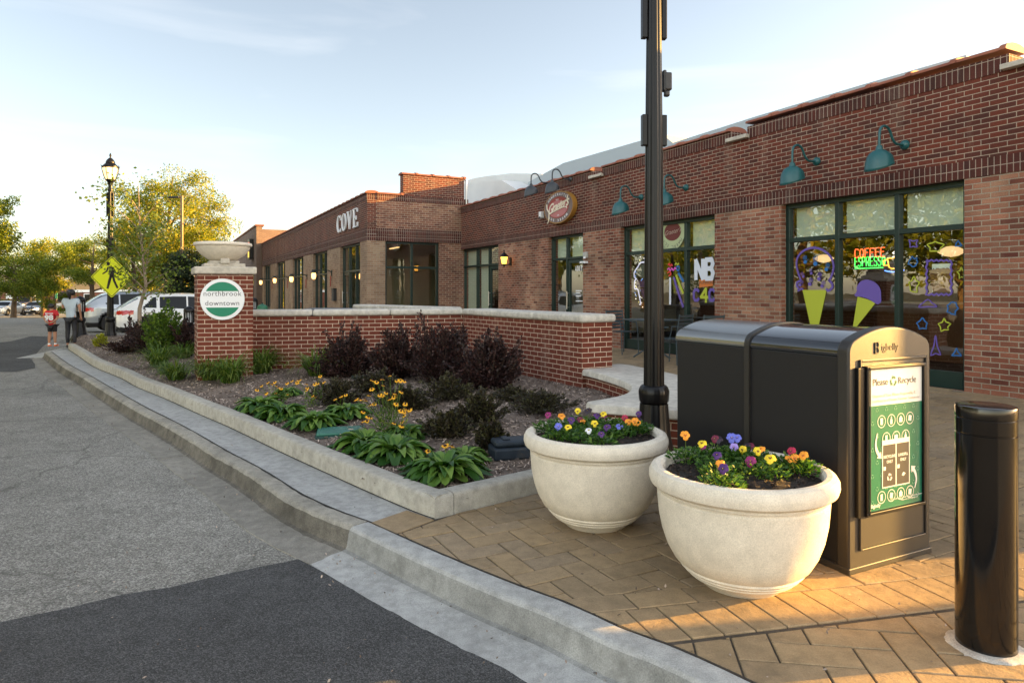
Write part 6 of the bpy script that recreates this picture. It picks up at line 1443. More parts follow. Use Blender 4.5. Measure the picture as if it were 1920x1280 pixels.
def bigtext(r, s, px0, px1, py0, py1, m, name='lettering', th=.03, gap=.3, y=YP):
    xa, xb = wx(px0), wx(px1); za, zb = wz((px0+px1)/2, py1), wz((px0+px1)/2, py0); n = len(s); w_ = (xb-xa)/(n+gap*(n-1)); b = MB()
    for i, ch in enumerate(s):
        for pl in STROKES[ch]:
            V = [Vector((xa+i*w_*(1+gap)+p[0]*w_, za+p[1]*(zb-za))) for p in pl]; nn = normals(V)
            for k in range(len(V)-1):
                d = (V[k+1]-V[k]).normalized(); p_ = Vector((-d.y, d.x))*th; e = d*th*.5; b.face([(q.x, y+.0003*k, q.y) for q in (V[k]-p_-e, V[k]+p_-e, V[k+1]+p_+e, V[k+1]-p_+e)])
    return b.build(name, m, r, uv=False)
bigtext(r, 'NB', 1294, 1326, 487, 522, PA_['white'], th=.045, gap=.45); bigtext(r, 'C', 1290, 1299, 543, 563, PA_['violet'], th=.028); bigtext(r, '4', 1303, 1316, 541, 566, PA_['lime'], th=.028); bigtext(r, 'C', 1319, 1328, 543, 563, PA_['violet'], th=.028)
wfill(r, 'orange_patch', [(1300, 524), (1326, 521), (1326, 536), (1300, 539)], PA_['orange'], y=YP+.002)
b = MB(); xx_, zz_ = wx(1313), wz(1313, 530); addtext(b, 'PUMPKIN', .085, lambda X, Y, Z: (xx_+X, YP-.001, zz_+Y), ext=.0005); b.build('patch_lettering', PA_['grey'], r, uv=False)
# round hanging sign in the upper pane of window 2
r = wart('round green edged ice cream sign hanging in the upper pane, right of the lamp post', 'sign', 'round_sign'); cx_, cz_ = wx(1251), wz(1251, 434)
def disc(b, rr, y, sz=1, n=40, m=0, dz=0): b.face([(cx_+rr*math.cos(2*math.pi*k/n), y, cz_+dz+rr*sz*math.sin(2*math.pi*k/n)) for k in range(n)], m)
b = MB(); disc(b, .36, .136); b.build('disc', mat('disc_sage', (.40, .46, .26), .6), r, uv=False); b = MB(); disc(b, .25, .135, .72); b.build('oval', mat('disc_red', (.13, .025, .02), .6), r, uv=False)
b = MB(); arctext(b, 'ICE CREAM', .09, cx_, cz_, .30, .30, R(215), R(325), .1345, flip=1, ext=.0005); b.build('lettering', PA_['grey'], r, uv=False); b = MB(); addtext(b, "Graeter's", .13, lambda X, Y, Z: (cx_+X, .1340, cz_+Y+X*.12), shear=.4, ext=.0004); b.build('script', mat('disc_cream', (.6, .5, .4), .5), r, uv=False)
# lamps inside
def pendant(x, y, z, label, s_=1.0):
    p = shopmap(x, y, z); r = empty('pendant_lamp', p, RZ, label, 'lamp', 'pendant lamps inside the shops'); b = MB(); b.lathe([(.03, .12), (.10, .11), (.24, .03), (.23, 0), (.12, -.07), (.01, -.09)], 24); b.v = [(v[0]*s_, v[1]*s_, v[2]*s_) for v in b.v]
    b.build('shade', M['pend'], r, smooth=True, uv=False); b = MB(); b.tube([(0, 0, .12*s_), (0, 0, 3.0-z-.01)], .008, n=5); b.build('cord', M['dark'], r, uv=False)
M['pend'] = mat('pendant_glass', (.9, .8, .6), .5, emit=(1, .62, .30), es=.20)
hx_, hz_ = hidF(1784, 473, 1.0); pendant(hx_, 1.0, hz_, 'glowing schoolhouse pendant lamp inside the right coffee pane', .72)
hx_, hz_ = hidF(1545, 486, 1.2); pendant(hx_, 1.2, hz_, 'glowing pendant lamp inside the left coffee pane', .66)
for i, (px, yy) in enumerate(((1240, 2.0), (1320, 2.6), (1190, 3.2), (1640, 4.0), (1700, 4.4))): pendant(tF(px)-.4, yy, 2.1, 'glowing pendant lamp deeper inside the near shop', .6)
for i, (px, yy, zz) in enumerate(((1530, .8, 2.62), (1580, .9, 2.62), (1592, 1.3, 2.5), (1700, .9, 2.55))):
    pass
# strings of light behind window 2
r = wart('string of tiny coloured fairy lights behind the left pane of the NB window', 'fairy lights', 'fairy_lights'); rg = random.Random(4)
for nm, cc in (('yellow_lights', (1, .8, .2)), ('blue_lights', (.2, .4, 1)), ('white_lights', (1, .9, .8))):
    b = MB()
    for k in range(22):
        x = rg.uniform(W2[0]+.1, W2[0]+(W2[1]-W2[0])*.33); z = rg.uniform(.9, 2.0); b.box(x-.006, x+.006, .3, .312, z-.006, z+.006)
    b.build(nm, mat('fairy', cc, .5, emit=cc, es=.5), r, uv=False)
# counters inside
r = empty('shop_counter', shopmap(-1.0, 3.4, 0), RZ, 'dim wooden serving counter seen deep inside the coffee window', 'counter'); b = MB(); b.box(-2.5, 2.5, 0, .7, 0, 1.02); b.build('body', mat('counter_wood', (.16, .07, .03), .5), r, uv=False); b = MB(); b.box(-2.6, 2.6, -.05, .75, 1.021, 1.06); b.build('top', M['stone'], r, uv=False)
b = MB(); b.box(-2.2, 2.2, 1.6, 1.64, 1.5, 2.3); b.build('menu_board', mat('menu', (.25, .10, .03), .5), r, uv=False)
# ---------------------------------------------------------------- tables and chairs
def chair(label):
    r = empty('patio_chair', (0, 0, 0), 0, label, 'chair', 'patio chairs by the shop windows'); m = M['pchair']
    b = MB()
    for sx in (-.22, .22): b.tube([(sx, -.22, 0), (sx, -.20, .45), (sx, -.16, .64), (sx, .05, .65)], .012, n=6); b.tube([(sx, .22, 0), (sx, .20, .45), (sx, .27, .88)], .012, n=6)
    b.build('frame', m, r, uv=False); b = MB()
    for k in range(7): b.box(-.21, .21, -.21+k*.062, -.17+k*.062, .44, .452)
    b.build('seat', m, r, uv=False); b = MB()
    for k in range(6): z = .50+k*.065; y = .205+(z-.45)*.16; b.box(-.215, .215, y-.006, y+.006, z, z+.042)
    b.build('backrest', m, r, uv=False); return r
M['pchair'] = mat('patio_metal', (.045, .065, .075), .45)
def place(o, px, py, z, rz): X, Y = P(px, py, z); o.location = (X, Y, pz(X, Y)); o.rotation_euler = (0, 0, rz)
c1 = chair('slatted dark metal chair between the wall end and the lamp post'); place(c1, 1168, 664, .22, RZ+math.pi/2+.1)
c2 = copy_tree(c1); c2['label'] = 'slatted dark metal chair whose back shows just above the twin bin, under the NB letters'; place(c2, 1318, 690, .2, RZ-math.pi/2)
c3 = copy_tree(c1); c3['label'] = 'slatted dark metal chair right of the lamp post, mostly hidden by the twin bin'; place(c3, 1262, 684, .2, RZ-math.pi/2+.3)
def table(px, py, label):
    X, Y = P(px, py, .22); r = empty('patio_table', (X, Y, pz(X, Y)), RZ, label, 'table'); b = MB(); b.box(-.42, .42, -.38, .38, .71, .735); b.build('top', M['pchair'], r, bev=.005, uv=False); b = MB(); b.tube([(0, 0, .08), (0, 0, .71)], .03)
    for k in range(4): a = math.pi/2*k+.6; b.tube([(0, 0, .16), (.18*math.cos(a), .18*math.sin(a), .12), (.36*math.cos(a), .36*math.sin(a), .0)], .016, n=6)
    b.build('pedestal', M['pchair'], r, uv=False)
table(1222, 672, 'dark metal patio table partly hidden behind the tall lamp post')
# dark trough on the far terrace
X0, X1 = QX(574, 16.2), QX(668, 16.2); r = empty('planter_trough', ((X0+X1)/2, 16.2, .15), R(-4), 'long dark grey trough standing behind the garden wall, before the COVE shop', 'trough'); b = MB(); hw = (X1-X0)/2; b.box(-hw, hw, 0, .5, 0, .88); b.build('body', mat('trough_grey', (.035, .04, .05), .5), r, bev=.01, uv=False); b = MB(); b.box(-hw-.04, hw+.04, -.04, .54, .881, .94); b.build('rim', mat('trough_rim', (.09, .10, .12), .5), r, bev=.01, uv=False)
X, Y = QX(758, 13.9), 13.9; r = empty('bare_shrub', (X, Y, .9), 0, 'wispy almost bare twigs rising behind the far garden wall', 'plant'); rn_ = np.random.default_rng(5); bushy(r, '', 'rose', 200, .5, .38, .02, rn_, tw=34)
X, Y = QX(492, 15), 15.; r = empty('green_pot', (X, Y, .98), 0, 'small green round top just above the garden wall near the pillar', 'pot'); b = MB(); b.lathe([(.1, 0), (.12, .12), (.10, .2), (.02, .24)], 16); b.build('body', mat('pot_green', (.01, .12, .06), .5), r, smooth=True, uv=False); b = MB(); b.lathe([(.02, .24), (.02, .27)], 8); b.build('knob', M['dark'], r, uv=False)
# unseen pier added off to the right to cast shade on the foreground
ps = Vector((9.6, 4.235)); r = empty('shade_pier', (ps.x, ps.y, 0), az*-1+math.pi/2, 'unseen tall brick pier added on the right to shade the foreground', 'pier'); b = MB(); b.box(-.24, .24, -.24, .24, 0, 4.6); b.build('brickwork', M['red'], r); b = MB(); b.box(-.3, .3, -.3, .3, 4.6, 4.75); b.build('cap', M['stone'], r)
# ---------------------------------------------------------------- vehicles
M['tyre'] = mat('tyre', (.012, .012, .012), .8); M['rim'] = mat('rim', (.35, .35, .36), .35, metal=.8); M['cglass'] = mat('car_glass', (.006, .008, .010), .12, spec=.22)
M['under'] = mat('underbody', (.008, .008, .008), .8); M['tail'] = mat('tail_light', (.45, .01, .015), .2, coat=1); M['head'] = mat('headlight', (.8, .8, .78), .15, coat=1); M['trim'] = mat('car_trim', (.02, .02, .022), .5)
M['headlit'] = mat('headlight_lit', (1, .9, .7), .2, emit=(1, .75, .42), es=1.5)
def ip(xs, ys, x): return float(np.interp(x, xs, ys))
def car(name, loc, rz, paint, label, cat, L=4.8, W=.95, top=None, belt=None, zb=.26, gl=None, rearwin=None, frontwin=None, wheels=(.95, 3.85), wr=.36, tails=None, heads=None, group=None, nx=96, lit=False, wrap=.80, cladding=False, plate=True):
    r = empty(name, loc, rz, label, cat, group); tx, tz = zip(*top); bx_, bzz = zip(*belt)
    xs = np.linspace(0, L, nx+1); prof = []
    for x in xs:
        e = min(x, L-x); wv = W*(1-.14*math.exp(-e/.14)-.05*math.exp(-e/.6)); zt = ip(tx, tz, x); zl = min(ip(bx_, bzz, x), zt-.015); hgt = zt-zl; zbx = zb+.10*math.exp(-e/.12)
        wt = wv*(.93-min(.93-wrap, hgt*.32)); pts = [(0, zbx), (wv*.90, zbx), (wv*.985, zbx+.10), (wv, zbx+(zl-zbx)*.45), (wv*.985, zl-.10), (wv*.955, zl), (wt+.02, zl+hgt*.80), (wt*.93, zt-hgt*.06), (wt*.6, zt-.004), (0, zt+.012)]
        seg = [1, 2, 6, 6, 4, 12, 4, 3, 3]; P_ = []
        for k, n in enumerate(seg):
            for j in range(n): t = j/n; P_.append((pts[k][0]+(pts[k+1][0]-pts[k][0])*t, pts[k][1]+(pts[k+1][1]-pts[k][1])*t))
        P_.append(pts[-1]); prof.append(P_)
    NV = len(prof[0]); verts = {}
    cats = {'body': MB(), 'window': MB(), 'arch': MB(), 'rear_window': MB(), 'windscreen': MB(), 'tail_light': MB(), 'headlight': MB(), 'cladding': MB()}
    for i in range(nx):
        for sgn_ in (1, -1):
            for j in range(NV-1):
                q = [(xs[i], prof[i][j]), (xs[i+1], prof[i+1][j]), (xs[i+1], prof[i+1][j+1]), (xs[i], prof[i][j+1])]
                p = [(a, sgn_*b_[0], b_[1]) for a, b_ in q]; cx = sum(t[0] for t in p)/4; cy = abs(sum(t[1] for t in p)/4); cz = sum(t[2] for t in p)/4
                zl = ip(bx_, bzz, cx); zt = ip(tx, tz, cx); c_ = 'body'
                if any((cx-w_)**2+(cz-wr)**2 < (wr+.07)**2 for w_ in wheels) and cy > W*.6 and cz < zl-.1: continue
                if any((cx-w_)**2+(cz-wr)**2 < (wr+.115)**2 for w_ in wheels) and cy > W*.6 and cladding: c_ = 'cladding'
                elif cladding and cz < zb+.16: c_ = 'cladding'
                elif j >= 19 and j < 32 and zt-zl > .10:
                    for (a, e, s0, s1) in gl:
                        f_ = (cz-zl)/(zt-zl); lo = a+s0*max(0, f_); hi = e-s1*max(0, f_)
                        if lo < cx < hi and .05 < f_ < .80: c_ = 'window'
                if c_ == 'body' and rearwin and rearwin[0] < cx < rearwin[1] and j >= 31 and cy < prof[i][31][0]*.95: c_ = 'rear_window'
                if c_ == 'body' and frontwin and frontwin[0] < cx < frontwin[1] and j >= 31 and cy < prof[i][31][0]*.96: c_ = 'windscreen'
                if c_ == 'body' and tails and cx < tails[0] and tails[1] < cz < tails[2] and cy > W*.5: c_ = 'tail_light'
                if c_ == 'body' and heads and cx > L-heads[0] and heads[1] < cz < heads[2] and cy > W*.52: c_ = 'headlight'
                b = cats[c_]; b.face(p if sgn_ < 0 else p[::-1])
    for xe_, pr, fl in ((0, prof[0], 1), (L, prof[-1], -1)):     # end panels in strips
        for j in range(NV-1):
            (y0, z0), (y1, z1) = pr[j], pr[j+1]
            if abs(z1-z0) < 1e-4: continue
            zm = (z0+z1)/2
            for (ya, yb, nm) in ((-1, -.52, 'o'), (-.52, .52, 'c'), (.52, 1, 'o')):
                c_ = 'body'
                if nm == 'o' and fl == 1 and tails and tails[1] < zm < tails[2]: c_ = 'tail_light'
                if nm == 'o' and fl == -1 and heads and heads[1] < zm < heads[2]: c_ = 'headlight'
                if fl == -1 and nm == 'c' and heads and heads[1]-.22 < zm < heads[2]-.02: c_ = 'cladding'
                if zm < zb+.16: c_ = 'cladding'
                p = [(xe_, y0*ya, z0), (xe_, y0*yb, z0), (xe_, y1*yb, z1), (xe_, y1*ya, z1)]; cats[c_].face(p[::-1] if fl > 0 else p)
    def fin(nm, m, par, ang=40):
        b = cats[nm]
        if not b.f: return None
        o = b.build(nm, m, par, uv=False); bm = bmesh.new(); bm.from_mesh(o.data); bmesh.ops.remove_doubles(bm, verts=bm.verts, dist=1e-4); bmesh.ops.recalc_face_normals(bm, faces=bm.faces) if nm == 'body' else None; bm.to_mesh(o.data); bm.free()
        o.data.polygons.foreach_set('use_smooth', [True]*len(o.data.polygons)); o.data.set_sharp_from_angle(angle=R(ang)); return o
    bo = fin('body', paint, r); fin('window', M['cglass'], r); fin('rear_window', M['cglass'], r); fin('windscreen', M['cglass'], r)
    fin('tail_light', M['tail'], r); fin('headlight', M['headlit'] if lit else M['head'], r); o = fin('cladding', M['trim'], r)
    if o: o.name = 'lower_trim'
    b = MB(); b.box(.15, L-.15, -W*.78, W*.78, .22, .62); b.build('underbody', M['under'], r, uv=False)
    for xw in wheels:
        for s_ in (1, -1):
            t = MB(); prof_ = [(wr*.62, -.11), (wr*.96, -.11), (wr, -.07), (wr, .07), (wr*.96, .11), (wr*.62, .11)]; t.lathe(prof_, 32); t.v = [(v[0]+xw, v[2]+s_*(W-.14), v[1]+wr) for v in t.v]
            tw_ = t.build('wheel', M['tyre'], r, uv=False, smooth=True, ang=40)
            t = MB(); t.lathe([(wr*.62, .06), (wr*.60, .085), (wr*.52, .075)], 32, cap=False)
            for k in range(10):
                a = 2*math.pi*k/10; t.tube([(.03*math.cos(a), .03*math.sin(a), .08), (wr*.58*math.cos(a+.12), wr*.58*math.sin(a+.12), .07)], .018, n=4)
            t.lathe([(.05, .07), (.05, .095), (.03, .10)], 12); t.v = [(v[0]+xw, s_*(W-.14+v[2]+.02), v[1]+wr) for v in t.v]; t.build('rim', M['rim'], tw_, uv=False)
    if len(gl) > 1 or True:
        b = MB(); xm = gl[-1][1]-.25; zl = ip(bx_, bzz, xm)
        for s_ in (1, -1):
            b = MB(); b.box(xm-.08, xm+.08, min(s_*W*.95, s_*(W+.2)), max(s_*W*.95, s_*(W+.2)), zl+.0, zl+.13); b.build('mirror', paint, r, bev=.04, uv=False)
    b = MB(); zp = .82 if tails else .8
    b.box(-.02, -.004, -.26, .26, zp-.08, zp+.08)
    if tails: b.build('licence_plate', M['white'], r, uv=False)
    if heads: b = MB(); b.box(L+.004, L+.02, -.25, .25, .42, .54); b.build('licence_plate', M['white'], r, uv=False)
    for (a, e, s0, s1) in gl[:2]: # door seams
        b = MB(); zl = ip(bx_, bzz, a)
        for s_ in (1, -1): b.tube([(e+.06, s_*W*1.0, zl-.12), (e+.06, s_*W*1.002, zb+.2)], .006, n=4)
        b.build('door_seam', M['under'], r, uv=False)
        b = MB()
        for s_ in (1, -1): b.box(a+.15, a+.33, min(s_*W*.99, s_*(W+.012)), max(s_*W*.99, s_*(W+.012)), zl-.16, zl-.13)
        b.build('door_handle', M['rim'], r, uv=False)
    return r
suv_top = [(0, .98), (.04, 1.05), (.12, 1.12), (.42, 1.36), (.70, 1.53), (.90, 1.59), (1.3, 1.635), (1.8, 1.66), (2.3, 1.66), (2.8, 1.625), (3.1, 1.56), (3.45, 1.40), (4.0, 1.10), (4.25, 1.05), (4.6, .97), (4.82, .86), (4.92, .72)]
suv_belt = [(0, .96), (.5, 1.12), (1.2, 1.08), (2.5, 1.01), (4.0, .97), (4.9, .74)]
def corner(px, Y, h, W=.95): X = QX(px, Y); c = Vector((X, Y)); return c+Vector((-math.sin(h), math.cos(h)))*W
M['silver'] = mat('silver_paint', (.30, .33, .36), .28, metal=.6, coat=1); M['whitep'] = mat('white_paint', (.72, .73, .72), .3, coat=1); M['blackp'] = mat('black_paint_car', (.012, .012, .014), .2, coat=1); M['bronzep'] = mat('bronze_paint', (.05, .04, .03), .3, metal=.2, coat=1)
h1 = R(38); c = corner(156, 26.5, h1)
car('parked_car', (c.x, c.y, -.15), h1, M['silver'], 'silver grey sport utility car parked with its rear to the street, farther of two', 'car', L=4.92, W=.98, top=suv_top, belt=suv_belt, gl=[(.72, 1.22, .42, 0), (1.30, 2.15, 0, 0), (2.22, 3.55, 0, .70)], rearwin=(.14, .68), frontwin=(3.1, 4.0), tails=(.35, .86, 1.0), heads=(.4, .72, .86), wheels=(.98, 3.95), wr=.38, cladding=True)
h2 = R(34); c = corner(219, 23.0, h2)
wt_ = [(x, z*.955) for x, z in suv_top]; wb_ = [(x, z*.955) for x, z in suv_belt]
car('parked_car', (c.x, c.y, -.15), h2, M['whitep'], 'white sport utility car with red tail light, partly behind the sign pillar', 'car', L=4.85, W=.95, top=wt_, belt=wb_, gl=[(.74, 1.22, .46, 0), (1.30, 2.15, 0, 0), (2.22, 3.55, 0, .70)], rearwin=(.14, .68), frontwin=(3.1, 4.0), tails=(.50, .84, .99), heads=(.4, .72, .86), wheels=(.98, 3.92), wr=.36, cladding=True)
sed_top = [(0, .92), (.1, .98), (.9, 1.02), (1.5, 1.38), (2.2, 1.44), (2.9, 1.38), (3.6, 1.0), (4.5, .82), (4.7, .62)]; sed_belt = [(0, .88), (1, .93), (3.6, .90), (4.7, .62)]
def facing(px, Y, rz, L): X = QX(px, Y); d = Vector((math.cos(rz), math.sin(rz))); return (X-d.x*L, Y-d.y*L, gz(X, Y))
car('driving_car', facing(52, 70, R(-78), 4.7), R(-78), M['blackp'], 'black saloon car with lit headlights coming down the street', 'car', L=4.7, W=.92, top=sed_top, belt=sed_belt, zb=.2, gl=[(1.35, 2.2, .3, 0), (2.3, 3.2, 0, .4)], rearwin=(.95, 1.5), frontwin=(2.95, 3.6), tails=(.2, .7, .85), heads=(.35, .60, .74), wheels=(.9, 3.75), wr=.33, nx=50, lit=True)
pk_top = [(0, 1.1), (.05, 1.12), (1.6, 1.12), (1.7, 1.75), (2.2, 1.86), (3.2, 1.84), (3.9, 1.28), (5.0, 1.15), (5.3, .95)]; pk_belt = [(0, 1.08), (3.9, 1.18), (5.3, .95)]
car('pickup_truck', facing(26, 77, R(-80), 5.3), R(-80), M['bronzep'], 'bronze pickup truck coming down the street behind the black saloon', 'truck', L=5.3, W=1.0, top=pk_top, belt=pk_belt, zb=.38, gl=[(1.75, 2.4, 0, 0), (2.5, 3.5, 0, .4)], frontwin=(3.25, 3.9), tails=(.1, .8, 1.0), heads=(.3, .78, .98), wheels=(1.1, 4.3), wr=.4, nx=50, lit=True)
car('driving_car', facing(-14, 66, R(-80), 4.7), R(-80), M['silver'], 'grey car cut off by the left edge of the picture', 'car', L=4.7, W=.92, top=sed_top, belt=sed_belt, zb=.2, gl=[(1.35, 2.2, .3, 0), (2.3, 3.2, 0, .4)], rearwin=(.95, 1.5), frontwin=(2.95, 3.6), tails=(.2, .7, .85), heads=(.35, .60, .74), wheels=(.9, 3.75), wr=.33, nx=40)
# ---------------------------------------------------------------- people
def skinned(name, nodes, edges, m, parent, root='pelvis', sub=1):
    keys = list(nodes); me = bpy.data.meshes.new(name); me.from_pydata([nodes[k][:3] for k in keys], [(keys.index(a), keys.index(b)) for a, b in edges], []); me.materials.append(m)
    o = bpy.data.objects.new(name, me); col.objects.link(o); o.parent = parent
    sk_ = o.modifiers.new('skin', 'SKIN'); sk_.use_smooth_shade = True
    if not me.skin_vertices:
        bm = bmesh.new(); bm.from_mesh(me); bm.verts.layers.skin.verify(); bm.to_mesh(me); bm.free()
    for i, k in enumerate(keys):
        sv = me.skin_vertices[0].data[i]; rr = nodes[k][3]; sv.radius = (rr, nodes[k][4] if len(nodes[k]) > 4 else rr); sv.use_root = (k == root)
    s_ = o.modifiers.new('sub', 'SUBSURF'); s_.levels = sub; s_.render_levels = sub
    dg = bpy.context.evaluated_depsgraph_get(); dg.update(); nm = bpy.data.meshes.new_from_object(o.evaluated_get(dg)); o.modifiers.clear(); o.data = nm; nm.polygons.foreach_set('use_smooth', [True]*len(nm.polygons)); return o
def fingers(N, E, hand, side, dirv, curl, s_):
    """four unequal fingers and a thumb leaving the side of the palm"""
    h = Vector(N[hand][:3]); d = Vector(dirv).normalized(); lat = d.cross(Vector(curl)).normalized(); c = Vector(curl).normalized()
    for k, (o_, ln) in enumerate(((-.022, .062), (-.008, .072), (.007, .068), (.021, .052))):
        a = h+lat*(o_*s_)+d*(.028*s_); m_ = a+d*(ln*.55*s_)+c*(.012*s_); e = m_+d*(ln*.3*s_)+c*(ln*.35*s_)
        for nm, p in (('a', a), ('b', m_), ('c', e)): N['%s_f%d%s' % (hand, k, nm)] = (p.x, p.y, p.z, .0085*s_)
        E += [(hand, '%s_f%da' % (hand, k)), ('%s_f%da' % (hand, k), '%s_f%db' % (hand, k)), ('%s_f%db' % (hand, k), '%s_f%dc' % (hand, k))]
    a = h-lat*(.028*s_)*side+d*(.0); e = a-lat*(.02*s_)*side+d*(.035*s_)+c*(.01*s_)
    N[hand+'_t'] = (a.x, a.y, a.z, .010*s_); N[hand+'_u'] = (e.x, e.y, e.z, .0085*s_); E += [(hand, hand+'_t'), (hand+'_t', hand+'_u')]
def person(name, loc, rz, S, skin, label, arms, legs, shirt, pants, hairm, shoes, pants_to, sleeve, lean=0, hair='short', headturn=0, wide=1.0, shirt_low=.50):
    """units of body height; faces +y; legs = (right, left) foot y offsets"""
    r = empty(name, loc, rz, label, 'person'); s_ = S; N = {}; E = []
    def pt(k, x, y, z, rad, r2=None): N[k] = (x*s_, y*s_, z*s_, rad*s_*wide) + ((r2*s_*wide,) if r2 else ())
    lz = lambda z: lean*max(0, z-.5)
    pt('pelvis', 0, 0, .52, .082, .06); pt('waist', lz(.62)*.6, 0, .62, .066, .052); pt('chest', lz(.74), 0, .735, .085, .060); pt('neck0', lz(.82), 0, .825, .035); pt('neck', lz(.86), .005, .865, .030); pt('head', lz(.9), .012, .915, .052, .058); pt('crown', lz(.95), .008, .955, .048, .055)
    E += [('pelvis', 'waist'), ('waist', 'chest'), ('chest', 'neck0'), ('neck0', 'neck'), ('neck', 'head'), ('head', 'crown')]
    for sd_, sg in (('R', 1), ('L', -1)):
        fo = legs[0 if sg > 0 else 1]
        pt('hip'+sd_, sg*.044, 0, .48, .050); pt('knee'+sd_, sg*.055, fo*.3+.012, .275, .036); pt('calf'+sd_, sg*.057, fo*.55-.006, .20, .033); pt('ankle'+sd_, sg*.058, fo, .045, .021); pt('toe'+sd_, sg*.066, fo+.085, .016, .020)
        E += [('pelvis', 'hip'+sd_), ('hip'+sd_, 'knee'+sd_), ('knee'+sd_, 'calf'+sd_), ('calf'+sd_, 'ankle'+sd_), ('ankle'+sd_, 'toe'+sd_)]
        el, wr_, ha, dv, cu = arms[0 if sg > 0 else 1]
        pt('sh'+sd_, sg*.105+lz(.8), 0, .80, .037); pt('elbow'+sd_, el[0]+lz(.65), el[1], el[2], .024); pt('wrist'+sd_, wr_[0]+lz(.5), wr_[1], wr_[2], .0165); pt('hand'+sd_, ha[0]+lz(.5), ha[1], ha[2], .022, .012)
        E += [('chest', 'sh'+sd_), ('sh'+sd_, 'elbow'+sd_), ('elbow'+sd_, 'wrist'+sd_), ('wrist'+sd_, 'hand'+sd_)]; fingers(N, E, 'hand'+sd_, sg, dv, cu, s_*.58)
    pt('nose', lz(.9), .078, .905, .008); E += [('head', 'nose')]
    for sg in (1, -1): pt('ear%d' % sg, sg*.058+lz(.9), .0, .905, .009); E += [('head', 'ear%d' % sg)]
    body = skinned('body', N, E, skin, r)
    def sub_(keys, infl, m, nm, extra=None, edges=None):
        n2 = {k: (N[k][0], N[k][1], N[k][2], N[k][3]+infl*s_)+((N[k][4]+infl*s_,) if len(N[k]) > 4 else ()) for k in keys}
        if extra: n2.update(extra)
        e2 = [e for e in E if e[0] in n2 and e[1] in n2]+(edges or []); return skinned(nm, n2, e2, m, r, root=keys[0])
    def lerpn(a, b, t, infl): A, B = N[a], N[b]; return tuple(A[i]+(B[i]-A[i])*t for i in range(3))+(A[3]+(B[3]-A[3])*t+infl*s_,)
    ex = {'hem': (N['pelvis'][0], N['pelvis'][1], shirt_low*s_, .088*s_*wide, .068*s_*wide)}
    for sd_ in 'RL': ex['sl'+sd_] = lerpn('sh'+sd_, 'elbow'+sd_, sleeve, .018)
    sub_(['chest', 'waist', 'pelvis', 'neck0', 'shR', 'shL'], .012, shirt, 'shirt', ex, [('pelvis', 'hem'), ('shR', 'slR'), ('shL', 'slL')])
    ex = {}
    if pants_to < 1:
        for sd_ in 'RL': ex['pt'+sd_] = lerpn('hip'+sd_, 'knee'+sd_, pants_to, .010)
        sub_(['pelvis', 'hipR', 'hipL'], .012, pants, 'shorts', ex, [('hipR', 'ptR'), ('hipL', 'ptL')])
    else:
        for sd_ in 'RL': ex['pt'+sd_] = lerpn('calf'+sd_, 'ankle'+sd_, .85, .006)
        sub_(['pelvis', 'hipR', 'hipL', 'kneeR', 'kneeL', 'calfR', 'calfL'], .005, pants, 'trousers', ex, [('calfR', 'ptR'), ('calfL', 'ptL')])
    for sd_ in 'RL':
        a, t = N['ankle'+sd_], N['toe'+sd_]; b = MB(); d = Vector((t[0]-a[0], t[1]-a[1], 0)); rings = []
        for k, (f_, w_, h_) in enumerate(((-.35, .018, .03), (-.2, .026, .05), (.2, .028, .05), (.7, .030, .032), (1.1, .026, .022), (1.25, .012, .014))):
            c = Vector((a[0], a[1], 0))+d*f_; q = Vector((-d.y, d.x, 0)).normalized(); rings.append([b.pt((c.x+q.x*w_*s_*math.cos(u), c.y+q.y*w_*s_*math.cos(u), max(.002, h_*s_*(.5+.5*math.sin(u))))) for u in [2*math.pi*j/10 for j in range(10)]])
        for k in range(5):
            for j in range(10): b.f.append([rings[k][j], rings[k][(j+1) % 10], rings[k+1][(j+1) % 10], rings[k+1][j]]); b.m.append(0)
        b.f.append(rings[0]); b.m.append(0); b.f.append(rings[-1]); b.m.append(0); b.build('shoe', shoes, r, smooth=True, uv=False)
        if hair == 'short': b = MB(); b.lathe([(.026*s_, .035*s_), (.026*s_, .075*s_)], 12, c=(a[0], a[1])); b.build('sock', M['white'], r, smooth=True, uv=False)
    # hair: shell over the back and top of the head
    hb = MB(); hc = Vector((lz(.93)*s_, -.004*s_, .928*s_)); 
    for i in range(9):
        ring = []
        for j in range(18):
            ph = math.pi*.5-(math.pi*.70)*i/8; th = 2*math.pi*j/18; rr = 1+.03*math.sin(j*5+i*3); x = math.cos(ph)*math.cos(th)*.066*rr; y = math.cos(ph)*math.sin(th)*.073*rr; z = math.sin(ph)*.066*rr
            if y > .03 and z < .02: y = .03+(y-.03)*.1
            ring.append(hb.pt(hc+Vector((x, y, z))*s_))
        if i: 
            for j in range(18): hb.f.append([prev_[j], prev_[(j+1) % 18], ring[(j+1) % 18], ring[j]]); hb.m.append(0)
        prev_ = ring
    ho = hb.build('hair', hairm, r, smooth=True, uv=False)
    if hair == 'tail': hb = MB(); hb.tube([tuple((hc+Vector(p))*1) for p in ((0, -.06*s_, .02*s_), (.012*s_, -.105*s_, .01*s_), (.018*s_, -.105*s_, -.05*s_), (.02*s_, -.085*s_, -.11*s_))], [.022*s_, .03*s_, .026*s_, .008*s_], n=10); hb.build('ponytail', hairm, r, smooth=True, uv=False)
    for sg in (1, -1): b = MB(); b.lathe([(.006*s_, 0), (.004*s_, .003*s_)], 8); b.v = [(v[0]+sg*.02*s_+lz(.9)*s_, v[2]+.066*s_, v[1]+.915*s_) for v in b.v]; b.build('eye', M['black'], r, uv=False)
    b = MB(); b.box((-.015+lz(.9))*s_, (.015+lz(.9))*s_, .064*s_, .070*s_, .882*s_, .886*s_); b.build('mouth', mat('lips', (.35, .08, .07), .5), r, uv=False)
    return r, N
